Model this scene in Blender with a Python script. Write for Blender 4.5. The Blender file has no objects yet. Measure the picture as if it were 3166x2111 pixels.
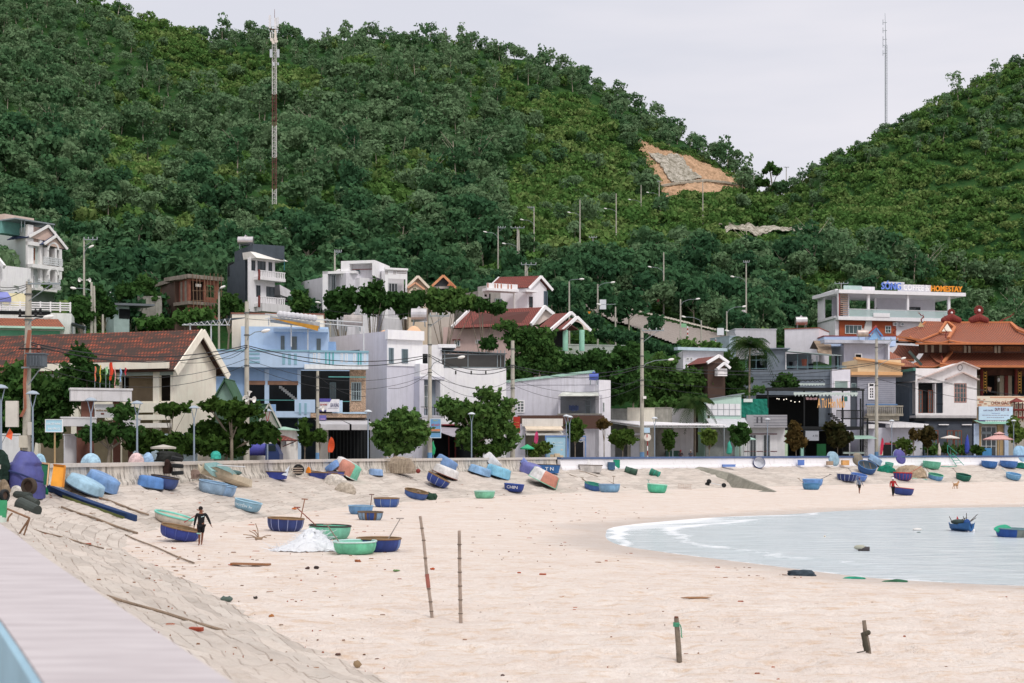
import bpy,math,random
import numpy as np
from mathutils import Vector,Matrix
rnd=random.Random(7)
nr=np.random.RandomState(11)
R=math.radians
EX,F,CX,HY=4.3,4400.0,1583.0,1391.0
scene=bpy.context.scene
COL=scene.collection
def P(px,py,D): return Vector(((px-CX)/F*D,D,EX+(HY-py)/F*D))
def s2l(h):
 h=h.lstrip('#');c=[int(h[i:i+2],16)/255 for i in (0,2,4)]
 return tuple(v/12.92 if v<=.04045 else ((v+.055)/1.055)**2.4 for v in c)
MC={}
def newmat(name):
 m=bpy.data.materials.new(name);m.use_nodes= True
 nt=m.node_tree;b=nt.nodes['Principled BSDF']
 return m,nt,b
def nd(nt,t,**kw):
 n=nt.nodes.new(t)
 for k,v in kw.items():
  if k in n.inputs:n.inputs[k].default_value=v
  else:setattr(n,k,v)
 return n
def mixc(nt,fac,a,b,mode='MIX'):
 n=nt.nodes.new('ShaderNodeMix');n.data_type='RGBA';n.blend_type=mode
 for s,v in ((0,fac),(6,a),(7,b)):
  if hasattr(v,'is_linked'):nt.links.new(v,n.inputs[s])
  elif s:n.inputs[s].default_value=(*v[:3],1)
  else:n.inputs[s].default_value=v
 return n.outputs[2]
def ramp(nt,src,stops):
 r=nt.nodes.new('ShaderNodeValToRGB')
 while len(r.color_ramp.elements)<len(stops):r.color_ramp.elements.new(.5)
 for e,(p,c) in zip(r.color_ramp.elements,stops):
  e.position=p;e.color=(c,c,c,1) if isinstance(c,(int,float)) else (*c[:3],1)
 nt.links.new(src,r.inputs[0]); return r.outputs[0]
def noise(nt,vec,scale,detail=3,rough=.6,out=0):
 n=nd(nt,'ShaderNodeTexNoise',Scale=scale,Detail=detail,Roughness=rough)
 if vec is not None:nt.links.new(vec,n.inputs['Vector'])
 return n.outputs[out]
def posvec(nt,scale=(1,1,1),kind='Position'):
 if kind=='Position':src=nt.nodes.new('ShaderNodeNewGeometry').outputs['Position']
 else:src=nt.nodes.new('ShaderNodeTexCoord').outputs[kind]
 mp=nt.nodes.new('ShaderNodeMapping');mp.inputs['Scale'].default_value=scale
 nt.links.new(src,mp.inputs['Vector']); return mp.outputs[0]
def bump(nt,b,h,strength=.3,dist=.05):
 n=nd(nt,'ShaderNodeBump',Strength=strength,Distance=dist)
 nt.links.new(h,n.inputs['Height']);nt.links.new(n.outputs[0],b.inputs['Normal'])
def mat(hexc,rough=.75,var=.12,stain=0.0,metal=0,spec=.3,sc=1.2,al=1.0):
 key=(hexc,rough,var,stain,metal,sc)
 if key in MC: return MC[key]
 m,nt,b=newmat('paint_'+hexc.strip('#'))
 c=tuple(v*al for v in s2l(hexc))
 v1=noise(nt,posvec(nt),sc,5,.65)
 lo=tuple(v*(1-var*1.6) for v in c);hi=tuple(min(.88,v*(1+var*.7)) for v in c)
 mx=nt.nodes.new('ShaderNodeMapRange');mx.inputs[1].default_value=.3;mx.inputs[2].default_value=.7
 nt.links.new(v1,mx.inputs[0]);col=mixc(nt,mx.outputs[0],lo,hi)
 if stain:
  s=noise(nt,posvec(nt,(2.6,2.6,.22)),1.2,6,.75)
  f=ramp(nt,s,[(.47,0.0),(.72,min(.9,stain))])
  col=mixc(nt,f,col,tuple(v*.42 for v in (c[0]*.95,c[1]*.93,c[2]*.85)))
 nt.links.new(col,b.inputs['Base Color'])
 b.inputs['Roughness'].default_value=rough;b.inputs['Metallic'].default_value=metal
 b.inputs['Specular IOR Level'].default_value=spec
 MC[key]=m; return m
def glassmat(c=(.02,.03,.035),rough=.08,name='window_glass'):
 if name in MC: return MC[name]
 m,nt,b=newmat(name)
 col=mixc(nt,noise(nt,posvec(nt),.8,2),tuple(v*.5 for v in c),tuple(v*1.9 for v in c))
 nt.links.new(col,b.inputs['Base Color']);b.inputs['Roughness'].default_value=rough
 b.inputs['Specular IOR Level'].default_value=.6
 MC[name]=m; return m
def tilemat(name,hexes,dark,row=.34,colw=.24,darkamt=.5,mort=.055):
 m,nt,b=newmat(name)
 uv=nt.nodes.new('ShaderNodeUVMap').outputs[0]
 br=nd(nt,'ShaderNodeTexBrick',Scale=1.0);br.inputs['Brick Width'].default_value=colw;br.inputs['Row Height'].default_value=row
 br.inputs['Mortar Size'].default_value=mort;br.inputs['Mortar Smooth'].default_value=.4;br.inputs['Bias'].default_value=-.1
 br.inputs['Color1'].default_value=(*s2l(hexes[0]),1);br.inputs['Color2'].default_value=(*s2l(hexes[1]),1)
 br.inputs['Mortar'].default_value=(*[v*.2 for v in s2l(hexes[0])],1)
 nt.links.new(uv,br.inputs['Vector'])
 mp=nt.nodes.new('ShaderNodeMapping');mp.inputs['Scale'].default_value=(.7,1.6,1);nt.links.new(uv,mp.inputs['Vector'])
 f=ramp(nt,noise(nt,mp.outputs[0],1.0,6,.72),[(.38,0.0),(.55,darkamt)])
 col=mixc(nt,f,br.outputs['Color'],dark)
 nt.links.new(col,b.inputs['Base Color']);b.inputs['Roughness'].default_value=.8
 bump(nt,b,br.outputs['Fac'],-.6,.06)
 return m
def leafmat(name,cols,sc=.35):
 m=bpy.data.materials.new(name);m.use_nodes= True ;nt=m.node_tree
 nt.nodes.clear();out=nt.nodes.new('ShaderNodeOutputMaterial')
 oi=nt.nodes.new('ShaderNodeObjectInfo');at=nt.nodes.new('ShaderNodeAttribute');at.attribute_name='tint'
 n1=noise(nt,posvec(nt),sc,3,.6);n2=noise(nt,posvec(nt),2.6,2,.6)
 a=nd(nt,'ShaderNodeMath',operation='MULTIPLY_ADD');nt.links.new(oi.outputs['Random'],a.inputs[0]);a.inputs[1].default_value=.34
 nt.links.new(at.outputs['Fac'],a.inputs[2])
 b_=nd(nt,'ShaderNodeMath',operation='MULTIPLY_ADD');nt.links.new(n1,b_.inputs[0]);b_.inputs[1].default_value=.55;nt.links.new(a.outputs[0],b_.inputs[2])
 c_=nd(nt,'ShaderNodeMath',operation='MULTIPLY_ADD');nt.links.new(n2,c_.inputs[0]);c_.inputs[1].default_value=.35;nt.links.new(b_.outputs[0],c_.inputs[2])
 col=ramp(nt,c_.outputs[0],[(.36+.25*i,c) for i,c in enumerate(cols)])
 d=nd(nt,'ShaderNodeBsdfDiffuse');t=nd(nt,'ShaderNodeBsdfTranslucent')
 nt.links.new(col,d.inputs[0]);nt.links.new(col,t.inputs[0])
 mx=nt.nodes.new('ShaderNodeMixShader');mx.inputs[0].default_value=.28
 nt.links.new(d.outputs[0],mx.inputs[1]);nt.links.new(t.outputs[0],mx.inputs[2]);nt.links.new(mx.outputs[0],out.inputs[0])
 return m
ORG={}
class MB:
 def __init__(s):s.v=[];s.f=[];s.mi=[];s.uv={};s.cur=0
 def add(s,vs,fs):
  o=len(s.v);s.v+=[tuple(v) for v in vs]
  for f in fs:s.f.append([i+o for i in f]);s.mi.append(s.cur)
  return s
 def quad(s,a,b,c,d,uv= None):
  s.add([a,b,c,d],[(0,1,2,3)])
  if uv:s.uv[len(s.f)-1]=uv
  return s
 def poly(s,pts): return s.add(pts,[tuple(range(len(pts)))])
 def hexa(s,b,t):
  return s.add(list(b)+list(t),[(3,2,1,0),(4,5,6,7),(0,1,5,4),(1,2,6,5),(2,3,7,6),(3,0,4,7)])
 def box(s,c,size,rz=0,M= None):
  x,y,z=[v/2 for v in size];m=Matrix.Rotation(rz,4,'Z')
  if M is not None:m=M
  pts=[Vector(c)+(m@Vector((a*x,b*y,k*z))) for k in (-1,1) for a,b in ((-1,-1),(1,-1),(1,1),(-1,1))]
  return s.hexa(pts[:4],pts[4:])
 def prism(s,pts2,z0,z1):
  n=len(pts2);vs=[(p[0],p[1],z0) for p in pts2]+[(p[0],p[1],z1) for p in pts2]
  return s.add(vs,[tuple(range(n-1,-1,-1)),tuple(range(n,2*n))]+[(i,(i+1)%n,n+(i+1)%n,n+i) for i in range(n)])
 def tube(s,p0,p1,r0,r1= None,n=8,cap= True):
  r1=r0 if r1 is None else r1;p0=Vector(p0);p1=Vector(p1);d=p1-p0
  if d.length<1e-6: return s
  q=d.to_track_quat('Z','Y');vs=[]
  for p,r in ((p0,r0),(p1,r1)):
   for i in range(n):
    a=2*math.pi*i/n;vs.append(p+q@Vector((r*math.cos(a),r*math.sin(a),0)))
  fs=[(i,(i+1)%n,n+(i+1)%n,n+i) for i in range(n)]
  if cap:fs+=[tuple(range(n-1,-1,-1)),tuple(range(n,2*n))]
  return s.add(vs,fs)
 def path(s,pts,r,n=5):
  for a,b in zip(pts[:-1],pts[1:]):s.tube(a,b,r,r,n)
  return s
 def lathe(s,prof,c=(0,0,0),sx=1,sy=1,n=24,sect= None,closed= False):
  vs=[];c=Vector(c)
  for r,z in prof:
   for i in range(n):
    a=2*math.pi*i/n;vs.append(c+Vector((r*sx*math.cos(a),r*sy*math.sin(a),z)))
  for k in range(len(prof)-1):
   for i in range(n):
    if sect:s.cur=sect(i/n,k)
    j=(i+1)%n
    o=len(s.v) if False else 0
    s.f.append([len(s.v)+k*n+i,len(s.v)+k*n+j,len(s.v)+(k+1)*n+j,len(s.v)+(k+1)*n+i]);s.mi.append(s.cur)
  s.v+=[tuple(v) for v in vs]; return s
 def ball(s,c,r,n=10,m=7,sc=(1,1,1)):
  pr=[(r*math.sin(math.pi*k/m)+1e-4,-r*math.cos(math.pi*k/m)*sc[2]) for k in range(m+1)]
  return s.lathe(pr,c,sc[0],sc[1],n)
 def xform(s,M):s.v=[tuple(M@Vector(v)) for v in s.v]; return s
 def build(s,name,mats,parent= None,world= True,smooth= False):
  me=bpy.data.meshes.new(name)
  vs=s.v
  if parent is not None and world:
   o=ORG.get(parent.name,Vector((0,0,0)));vs=[(v[0]-o.x,v[1]-o.y,v[2]-o.z) for v in vs]
  me.from_pydata(vs,[],s.f)
  mats=mats if isinstance(mats,(list,tuple)) else [mats]
  for m in mats:me.materials.append(m)
  if len(mats)>1:me.polygons.foreach_set('material_index',s.mi)
  if s.uv:
   ul=me.uv_layers.new(name='UVMap')
   for fi,uv in s.uv.items():
    p=me.polygons[fi]
    for k,li in enumerate(p.loop_indices):ul.data[li].uv=uv[k%len(uv)]
  if smooth:me.polygons.foreach_set('use_smooth',[True]*len(me.polygons))
  me.update()
  ob=bpy.data.objects.new(name,me);COL.objects.link(ob)
  if parent is not None:ob.parent=parent;ORG[ob.name]=ORG.get(parent.name,Vector((0,0,0)))
  return ob
def tag(o,label= None,cat= None,group= None,kind= None):
 if label:o['label']=label
 if cat:o['category']=cat
 if group:o['group']=group
 if kind:o['kind']=kind
 return o
def thing(name,label,cat,loc=(0,0,0),group= None,rz=0):
 o=bpy.data.objects.new(name, None);COL.objects.link(o);o.empty_display_size=.3
 o.location=loc;o.rotation_euler=(0,0,rz);ORG[o.name]=Vector(loc)
 return tag(o,label,cat,group)
def solo(mb,name,mats,label,cat,loc= None,group= None,smooth= False):
 """a thing that is one mesh, authored in world coordinates, origin moved to its base"""
 loc=Vector(loc) if loc is not None else Vector(min(mb.v,key= lambda v:v[2]))
 mb.v=[(v[0]-loc.x,v[1]-loc.y,v[2]-loc.z) for v in mb.v]
 o=mb.build(name,mats, None,smooth=smooth);o.location=loc
 return tag(o,label,cat,group)
def copy_tree(o,parent= None):
 c=o.copy();COL.objects.link(c)
 if parent is not None:c.parent=parent
 for ch in o.children:copy_tree(ch,c)
 return c
def textmesh(s,mat_,name,parent,p0,p1,z0,z1,out,depth=.04,face= None,world= True):
 """raised lettering filling the rectangle p0..p1 (xy), z0..z1; out = outward normal (xy)"""
 cu=bpy.data.curves.new('t','FONT');cu.body=s;cu.extrude=.02;cu.resolution_u=2
 cu.offset=.012;o=bpy.data.objects.new('t',cu)
 me=bpy.data.meshes.new_from_object(o)
 bpy.data.objects.remove(o);bpy.data.curves.remove(cu)
 vs=[v.co.copy() for v in me.vertices];fs=[list(p.vertices) for p in me.polygons];bpy.data.meshes.remove(me)
 x0=min(v.x for v in vs);x1=max(v.x for v in vs);y0=min(v.y for v in vs);y1=max(v.y for v in vs)
 mb=MB();P0=Vector((p0[0],p0[1],0));P1=Vector((p1[0],p1[1],0));n=Vector((out[0],out[1],0))
 q=[]
 for v in vs:
  u=(v.x-x0)/(x1-x0);w=(v.y-y0)/(y1-y0);t=(v.z+.02)/.04
  p=P0 .lerp(P1,u)+n*(t*depth);q.append((p.x,p.y,z0+(z1-z0)*w))
 mb.add(q,fs)
 return mb.build(name,mat_,parent,world=world)
WALL=np.array([(8.5,-18),(.92,0),(-.95,4.4),(-3.0,9.05),(-5.26,14.3),(-12.4,30.5),(-18.6,46),(-23.2,58),(-25.2,68),(-24,76.5),(-21.5,84),(-18.9,98),(-14.8,112),(-8,124),(1.8,138),(14.4,152),(35.4,170),(59.9,186),(76,194),(110,206)],float)
def catmull(pts,sub=10):
 out=[]
 for i in range(len(pts)-1):
  p0=pts[max(i-1,0)];p1=pts[i];p2=pts[i+1];p3=pts[min(i+2,len(pts)-1)]
  for k in range(sub):
   t=k/sub;out.append(.5*((2*p1)+(-p0+p2)*t+(2*p0-5*p1+4*p2-p3)*t*t+(-p0+3*p1-3*p2+p3)*t**3))
 out.append(pts[-1]); return np.array(out)
WL=catmull(WALL,8)
SH=np.array([(160,128),(90,121),(41,113.7),(27.6,108.8),(19.4,100.6),(13.4,95.8),(6.6,85.5),(5.1,77.3),(5.0,69.3),(6.6,63.8),(9.9,56.6),(12.6,51.0),(15,48.8),(17.3,47.6),(26,44),(50,38),(160,30)],float)
SHL=catmull(SH,6)
PDC={}
def polydist(X,Y,L):
 """distance and signed side (+ = left of travel direction) to a polyline, vectorised"""
 X=np.asarray(X,float);Y=np.asarray(Y,float)
 if X.size<3000:
  k=id(L)
  if k not in PDC:
   A=L[:-1];Dv=L[1:]-A;l2=(Dv**2).sum(1);PDC[k]=(A[:,0],A[:,1],Dv[:,0],Dv[:,1],l2,np.concatenate([[0],np.cumsum(np.sqrt(l2))[:-1]]),np.sqrt(l2))
  ax,ay,dx,dy,l2,cs,ln=PDC[k];x=X.reshape(-1,1)-ax;y=Y.reshape(-1,1)-ay
  t=np.minimum(np.maximum((x*dx+y*dy)/l2,0),1);qx=x-t*dx;qy=y-t*dy;d=qx*qx+qy*qy;i=d.argmin(1);r=np.arange(len(i))
  return np.sqrt(d[r,i]).reshape(X.shape),np.sign(dx[i]*y[r,i]-dy[i]*x[r,i]).reshape(X.shape),(cs[i]+t[r,i]*ln[i]).reshape(X.shape)
 best=np.full(X.shape,1e18);side=np.zeros(X.shape);arc=np.zeros(X.shape)
 s0=0
 for (ax,ay),(bx,by) in zip(L[:-1],L[1:]):
  dx,dy=bx-ax,by-ay;l2=dx*dx+dy*dy
  t=np.clip(((X-ax)*dx+(Y-ay)*dy)/l2,0,1);qx=X-(ax+t*dx);qy=Y-(ay+t*dy);d=qx*qx+qy*qy
  m=d<best;best=np.where(m,d,best);side=np.where(m,np.sign(dx*(Y-ay)-dy*(X-ax)),side);arc=np.where(m,s0+t*math.sqrt(l2),arc)
  s0+=math.sqrt(l2)
 return np.sqrt(best),side,arc
def vnoise(X,Y,sc,seed=0):
 X=np.asarray(X,float)/sc;Y=np.asarray(Y,float)/sc
 xi=np.floor(X).astype(int);yi=np.floor(Y).astype(int);fx=X-xi;fy=Y-yi
 fx=fx*fx*(3-2*fx);fy=fy*fy*(3-2*fy)
 def h(a,b):
  n=(a*374761393+b*668265263+seed*144665)&0x7fffffff
  n=((n^(n>>13))*1274126177)&0x7fffffff
  return ((n^(n>>16))&0xffff)/65535.0
 return (h(xi,yi)*(1-fx)+h(xi+1,yi)*fx)*(1-fy)+(h(xi,yi+1)*(1-fx)+h(xi+1,yi+1)*fx)*fy
def sstep(a,b,x):t=np.clip((x-a)/(b-a),0,1); return t*t*(3-2*t)
REVW=7.6
BASE,TOP,STREET=2.4,3.58,2.62
def sand_z(X,Y,dw= None):
 if dw is None:dw=polydist(X,Y,WL)[0]
 ds,sd,_=polydist(X,Y,SHL);ds=ds*np.where(sd>0,-1,1)
 z=-.25+np.clip(ds*.035,-3,.25)
 z=z+.32*sstep(24,7,dw)*sstep(40,90,Y)
 near=sstep(75,30,Y)*sstep(1,5,ds)
 z=z+near*((vnoise(X,Y,.9,3)-.5)*.07-.085*sstep(.60,.82,vnoise(X+Y*.3,Y,.42,5))+.05*sstep(.66,.85,vnoise(X-Y*.2,Y,.7,15)))+(vnoise(X,Y,9,1)-.5)*.12*sstep(1,6,ds)
 return z
def rev_z(dw): return BASE*(1-dw/REVW)
TPX=[-700,0,300,420,500,590,660,720,900,1000,1100,1200,1350,1450,1560,1690,1800,1860,1940,2020,2100,2200,2290,2340,2400,2460,2520,2570,2640,2710,2770,2840,2960,3070,3166,3800]
TSK=[-160,-60,20,50,80,105,132,115,112,130,112,118,122,142,172,196,238,285,318,375,425,486,545,600,606,590,540,490,478,420,405,345,290,235,190,60]
DHX=[-700,0,700,1000,1500,1900,2300,2500,2700,2900,3800];DHV=[128,132,144,154,165,181,193,205,214,252,262]
DRX=[-700,300,1200,1900,2340,2600,3166,3800];DRV=[500,480,470,450,400,385,400,420]
def land_z(X,Y):
 X=np.asarray(X,float);Y=np.asarray(Y,float);px=CX+X/Y*F
 Dh=np.interp(px,DHX,DHV);Dr=np.interp(px,DRX,DRV);sk=np.interp(px,TPX,TSK)
 d1=Dh+32;d2=Dh+62;low=np.interp(px,[0,700,2300,3166],[1030,1030,1090,1120]);mid=np.interp(px,[0,700,1500,2300,3166],[925,955,960,1000,985])
 z0=STREET;z1=EX+(HY-low)/F*d1;z2=EX+(HY-mid)/F*d2
 t=np.clip((Y-d2)/(Dr-d2),0,1);py=mid+(sk-mid)*t**.92
 zh=EX+(HY-py)/F*np.minimum(Y,Dr)
 z=np.where(Y<Dh,z0,np.where(Y<d1,z0+(z1-z0)*sstep(Dh-4,d1+6,Y),np.where(Y<d2,z1+(z2-z1)*(Y-d1)/(d2-d1),zh)))
 z=z+sstep(d2,d2+50,Y)*sstep(Dr+5,Dr-60,Y)*((vnoise(X,Y,46,8)-.5)*15+(vnoise(X,Y,17,9)-.5)*4.5)
 z=z-np.maximum(Y-Dr,0)*.35
 return z
def G(X,Y):
 X=np.atleast_1d(np.asarray(X,float));Y=np.atleast_1d(np.asarray(Y,float))
 dw,sd,_=polydist(X,Y,WL)
 sea=np.maximum(sand_z(X,Y,dw),np.where(dw<REVW+2,rev_z(dw),-9))
 return np.where(sd<0,sea,land_z(X,np.maximum(Y,20)))
def hit(px,py,d0=22,d1=560,land= None):
 """where the ray of a photo pixel meets the ground"""
 D=np.arange(d0,d1,2.4);X=(px-CX)/F*D;Z=EX+(HY-py)/F*D;b=G(X,D)>=Z
 if not b.any(): return None
 i=max(int(np.argmax(b)),1);D=np.arange(D[i-1],D[i]+.41,.4);X=(px-CX)/F*D;Z=EX+(HY-py)/F*D
 g=G(X,D);b=g>=Z
 if not b.any():b[-1]= True
 i=int(np.argmax(b))
 if i==0: return Vector((X[0],D[0],float(g[0])))
 if py>1405 and D[i]<215:
  w0,s0,_=polydist(X[i:i+1],D[i:i+1],WL)
  if s0[0]>0 or w0[0]<.7:
   Dw=np.arange(max(D[i]-30,40),D[i]+1,.3);Xw=(px-CX)/F*Dw;w1,s1,_=polydist(Xw,Dw,WL);k=int(np.argmax((w1*s1)>-.95)); return Vector((Xw[k],Dw[k],float(G(Xw[k:k+1],Dw[k:k+1])[0])))
 a0=Z[i-1]-g[i-1];a1=g[i]-Z[i];t=a0/(a0+a1+1e-9);d=D[i-1]+.4*t
 return Vector(((px-CX)/F*d,d,EX+(HY-py)/F*d))
def gz(x,y): return float(G([x],[y])[0])
def hitland(px,py,d0=150,d1=560):
 D=np.arange(d0,d1,.5);X=(px-CX)/F*D;Z=EX+(HY-py)/F*D
 g=land_z(X,D);b=g>=Z
 if not b.any(): return None
 d=D[int(np.argmax(b))]; return Vector(((px-CX)/F*d,d,EX+(HY-py)/F*d))
def gnormal(x,y,e=.6):
 zx=gz(x+e,y)-gz(x-e,y);zy=gz(x,y+e)-gz(x,y-e)
 return Vector((-zx,-zy,2*e)).normalized()
def gridmesh(name,X,Y,Z,mats,keep= None,smooth= True,attrs= None,uv= None):
 r,c=X.shape;idx=np.arange(r*c).reshape(r,c)
 q=np.stack([idx[:-1,:-1],idx[:-1,1:],idx[1:,1:],idx[1:,:-1]],-1).reshape(-1,4)
 if keep is not None:q=q[keep.reshape(-1)]
 me=rawmesh(name,np.stack([X,Y,Z],-1).reshape(-1,3),q,mats)
 if smooth:me.polygons.foreach_set('use_smooth',np.ones(len(q),bool))
 for k,a in (attrs or {}).items():
  at=me.attributes.new(k,'FLOAT','POINT');at.data.foreach_set('value',a.reshape(-1).astype(np.float32))
 if uv is not None:
  ul=me.uv_layers.new(name='UVMap');u=np.stack([uv[0].reshape(-1),uv[1].reshape(-1)],-1)[q.reshape(-1)]
  ul.data.foreach_set('uv',u.reshape(-1).astype(np.float32))
 o=bpy.data.objects.new(name,me);COL.objects.link(o); return o
def rawmesh(name,verts,quads,mats,mi= None):
 me=bpy.data.meshes.new(name);nv=len(verts);nq=len(quads)
 me.vertices.add(nv);me.vertices.foreach_set('co',np.asarray(verts,np.float32).reshape(-1))
 me.loops.add(nq*4);me.loops.foreach_set('vertex_index',np.asarray(quads,np.int32).reshape(-1))
 me.polygons.add(nq);me.polygons.foreach_set('loop_start',np.arange(0,nq*4,4,dtype=np.int32))
 for m in mats:me.materials.append(m)
 if mi is not None:me.polygons.foreach_set('material_index',np.asarray(mi,np.int32))
 me.update(calc_edges= True); return me
#  camera, light, sky
cam=bpy.data.cameras.new('camera');co=bpy.data.objects.new('camera',cam);COL.objects.link(co);scene.camera=co
co.location=(0,0,EX);co.rotation_euler=(R(90),0,0);cam.sensor_width=36;cam.lens=36*F/3166
cam.shift_y=(HY-1055.5)/3166;cam.clip_end=6000;cam.clip_start=.2
cam.dof.use_dof= True ;cam.dof.focus_distance=115;cam.dof.aperture_fstop=3.2
scene.view_settings.view_transform='Standard';scene.view_settings.look='None';scene.view_settings.exposure=0
SUN_EL,SUN_AZ=52,150
w=bpy.data.worlds.new('World');scene.world=w;w.use_nodes= True ;nt=w.node_tree
bg=nt.nodes['Background']
sky=nt.nodes.new('ShaderNodeTexSky');sky.sky_type='NISHITA';sky.sun_disc= False
sky.sun_elevation=R(SUN_EL);sky.sun_rotation=R(SUN_AZ);sky.air_density=1;sky.dust_density=2
tc=nt.nodes.new('ShaderNodeTexCoord');sep=nt.nodes.new('ShaderNodeSeparateXYZ');nt.links.new(tc.outputs['Generated'],sep.inputs[0])
mp=nt.nodes.new('ShaderNodeMapping');mp.inputs['Scale'].default_value=(1.6,1.6,9);nt.links.new(tc.outputs['Generated'],mp.inputs['Vector'])
n1=noise(nt,mp.outputs[0],1.5,4,.55)
cl=ramp(nt,n1,[(.38,(.76,.765,.84)),(.60,(.87,.85,.905))])
zen=nt.nodes.new('ShaderNodeMapRange');zen.inputs[1].default_value=.32;zen.inputs[2].default_value=1.0;zen.inputs[3].default_value=1.0;zen.inputs[4].default_value=1.75
nt.links.new(sep.outputs[2],zen.inputs[0])
vm=nt.nodes.new('ShaderNodeVectorMath');vm.operation='SCALE';nt.links.new(cl,vm.inputs[0]);nt.links.new(zen.outputs[0],vm.inputs['Scale'])
vs=nt.nodes.new('ShaderNodeVectorMath');vs.operation='SCALE';nt.links.new(sky.outputs[0],vs.inputs[0]);vs.inputs['Scale'].default_value=.1
hz_=nt.nodes.new('ShaderNodeMapRange');hz_.inputs[1].default_value=.3;hz_.inputs[2].default_value=.7;nt.links.new(sep.outputs[2],hz_.inputs[0])
vm2=nt.nodes.new('ShaderNodeVectorMath');vm2 .operation='MULTIPLY';nt.links.new(vm.outputs[0],vm2 .inputs[0]);nt.links.new(mixc(nt,hz_.outputs[0],(1,1,1),(1.03,1.0,.93)),vm2 .inputs[1])
col=mixc(nt,.93,vs.outputs[0],vm2 .outputs[0])
nt.links.new(col,bg.inputs[0]);bg.inputs[1].default_value=1.0
sl=bpy.data.lights.new('sun','SUN');so=bpy.data.objects.new('sun',sl);COL.objects.link(so)
sl.energy=1.5;sl.angle=R(10);sl.color=(1,.955,.89)
sd_=Vector((math.sin(R(SUN_AZ))*math.cos(R(SUN_EL)),math.cos(R(SUN_AZ))*math.cos(R(SUN_EL)),math.sin(R(SUN_EL))))
so.rotation_euler=sd_.to_track_quat('Z','Y').to_euler();so.location=(30,-20,90)
#  sand
m,nt,b=newmat('beach_sand')
at=nt.nodes.new('ShaderNodeAttribute');at.attribute_name='wet'
n1=noise(nt,posvec(nt,(.5,1,1)),.5,6,.7);n2=noise(nt,posvec(nt),7,4,.7);n3=noise(nt,posvec(nt,(.45,1,1)),2.2,5,.75)
c=mixc(nt,ramp(nt,n1,[(.3,0.0),(.7,1.0)]),(.70,.605,.545),(.80,.735,.685))
c=mixc(nt,ramp(nt,n3,[(.50,0.0),(.66,.62)]),c,(.60,.41,.26))
c=mixc(nt,ramp(nt,n2,[(.45,0.0),(.8,.35)]),c,(.56,.42,.32))
c=mixc(nt,at.outputs['Fac'],c,(.40,.355,.33))
nt.links.new(c,b.inputs['Base Color']);b.inputs['Specular IOR Level'].default_value=.15
mr=nt.nodes.new('ShaderNodeMapRange');mr.inputs[3].default_value=.9;mr.inputs[4].default_value=.3;nt.links.new(at.outputs['Fac'],mr.inputs[0]);nt.links.new(mr.outputs[0],b.inputs['Roughness'])
hh=nd(nt,'ShaderNodeMath',operation='ADD');nt.links.new(noise(nt,posvec(nt,(.7,1,1)),2.6,5,.7),hh.inputs[0]);nt.links.new(n2,hh.inputs[1])
bump(nt,b,hh.outputs[0],1.0,.12)
SAND=m
ys=np.concatenate([np.arange(2,22,1.0),np.arange(22,60,.17),np.arange(60,110,.4),np.arange(110,215,.8)])
us=np.linspace(-.62,.62,420);U,Y=np.meshgrid(us,ys);X=U*(Y+14)
dw,sd,_=polydist(X,Y,WL);Z=sand_z(X,Y,dw)
ds,ss,_=polydist(X,Y,SHL);ds=ds*np.where(ss>0,-1,1)
wob=(vnoise(X,Y,6,4)-.5)*2.2
wet=sstep(4.2,.4,ds+wob)*.45
keep=~((sd>0)|((dw<REVW-3.0))|(ds<-14))[:-1,:-1]
tag(gridmesh('beach',X,Y,Z,[SAND],keep,attrs={'wet':wet}),kind='structure',label='pale sandy beach curving round the small bay')
#  water with foam
m,nt,b=newmat('sea_water')
at=nt.nodes.new('ShaderNodeAttribute');at.attribute_name='foam'
n1=noise(nt,posvec(nt,(.35,1,1)),1.3,5,.7);n4=noise(nt,posvec(nt,(.3,1.3,1)),.9,8,.82)
a=nd(nt,'ShaderNodeMath',operation='ADD');nt.links.new(n4,a.inputs[0]);nt.links.new(at.outputs['Fac'],a.inputs[1])
ff=ramp(nt,a.outputs[0],[(.78,0.0),(1.02,.85)])
wc=mixc(nt,ramp(nt,n1,[(.35,0.0),(.65,1.0)]),(.50,.57,.61),(.62,.68,.72))
nt.links.new(mixc(nt,ff,wc,(.86,.86,.88)),b.inputs['Base Color'])
r_=nt.nodes.new('ShaderNodeMapRange');r_.inputs[3].default_value=.22;r_.inputs[4].default_value=.8;nt.links.new(ff,r_.inputs[0]);nt.links.new(r_.outputs[0],b.inputs['Roughness'])
b.inputs['IOR'].default_value=1.33
w1=noise(nt,posvec(nt,(.35,1,1)),3.2,4,.6);w2=noise(nt,posvec(nt,(.2,.6,1)),1.1,3,.6)
hh=nd(nt,'ShaderNodeMath',operation='MULTIPLY_ADD');nt.links.new(w2,hh.inputs[0]);hh.inputs[1].default_value=2;nt.links.new(w1,hh.inputs[2])
bump(nt,b,hh.outputs[0],.7,.12)
WATER=m
ys=np.concatenate([np.arange(28,120,.3),np.arange(120,150,3)]);xs=np.concatenate([np.arange(-2,50,.35),np.arange(50,160,4)])
X,Y=np.meshgrid(xs,ys);ds,ss,_=polydist(X,Y,SHL);di=ds*np.where(ss>0,1,-1)
nearside=sstep(78,70,Y);wobble=(vnoise(X,Y,5,21)-.5)*2.0+(vnoise(X,Y,1.6,22)-.5)*.9
q=di+wobble
foam=.29*np.exp(-((q-.3)/.4)**2)+.27*np.exp(-((q-4.2)/.6)**2)*sstep(24,9,X)+.17*sstep(10,0,q)*sstep(22,6,X)
foam=foam+.28*sstep(70,92,Y)*sstep(20,2,q)*sstep(34,8,X)
z=-.25+.035*np.exp(-((q-4.6)/.7)**2)+.02*(vnoise(X,Y,1.7,30)-.5)*sstep(0,3,di)
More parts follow.
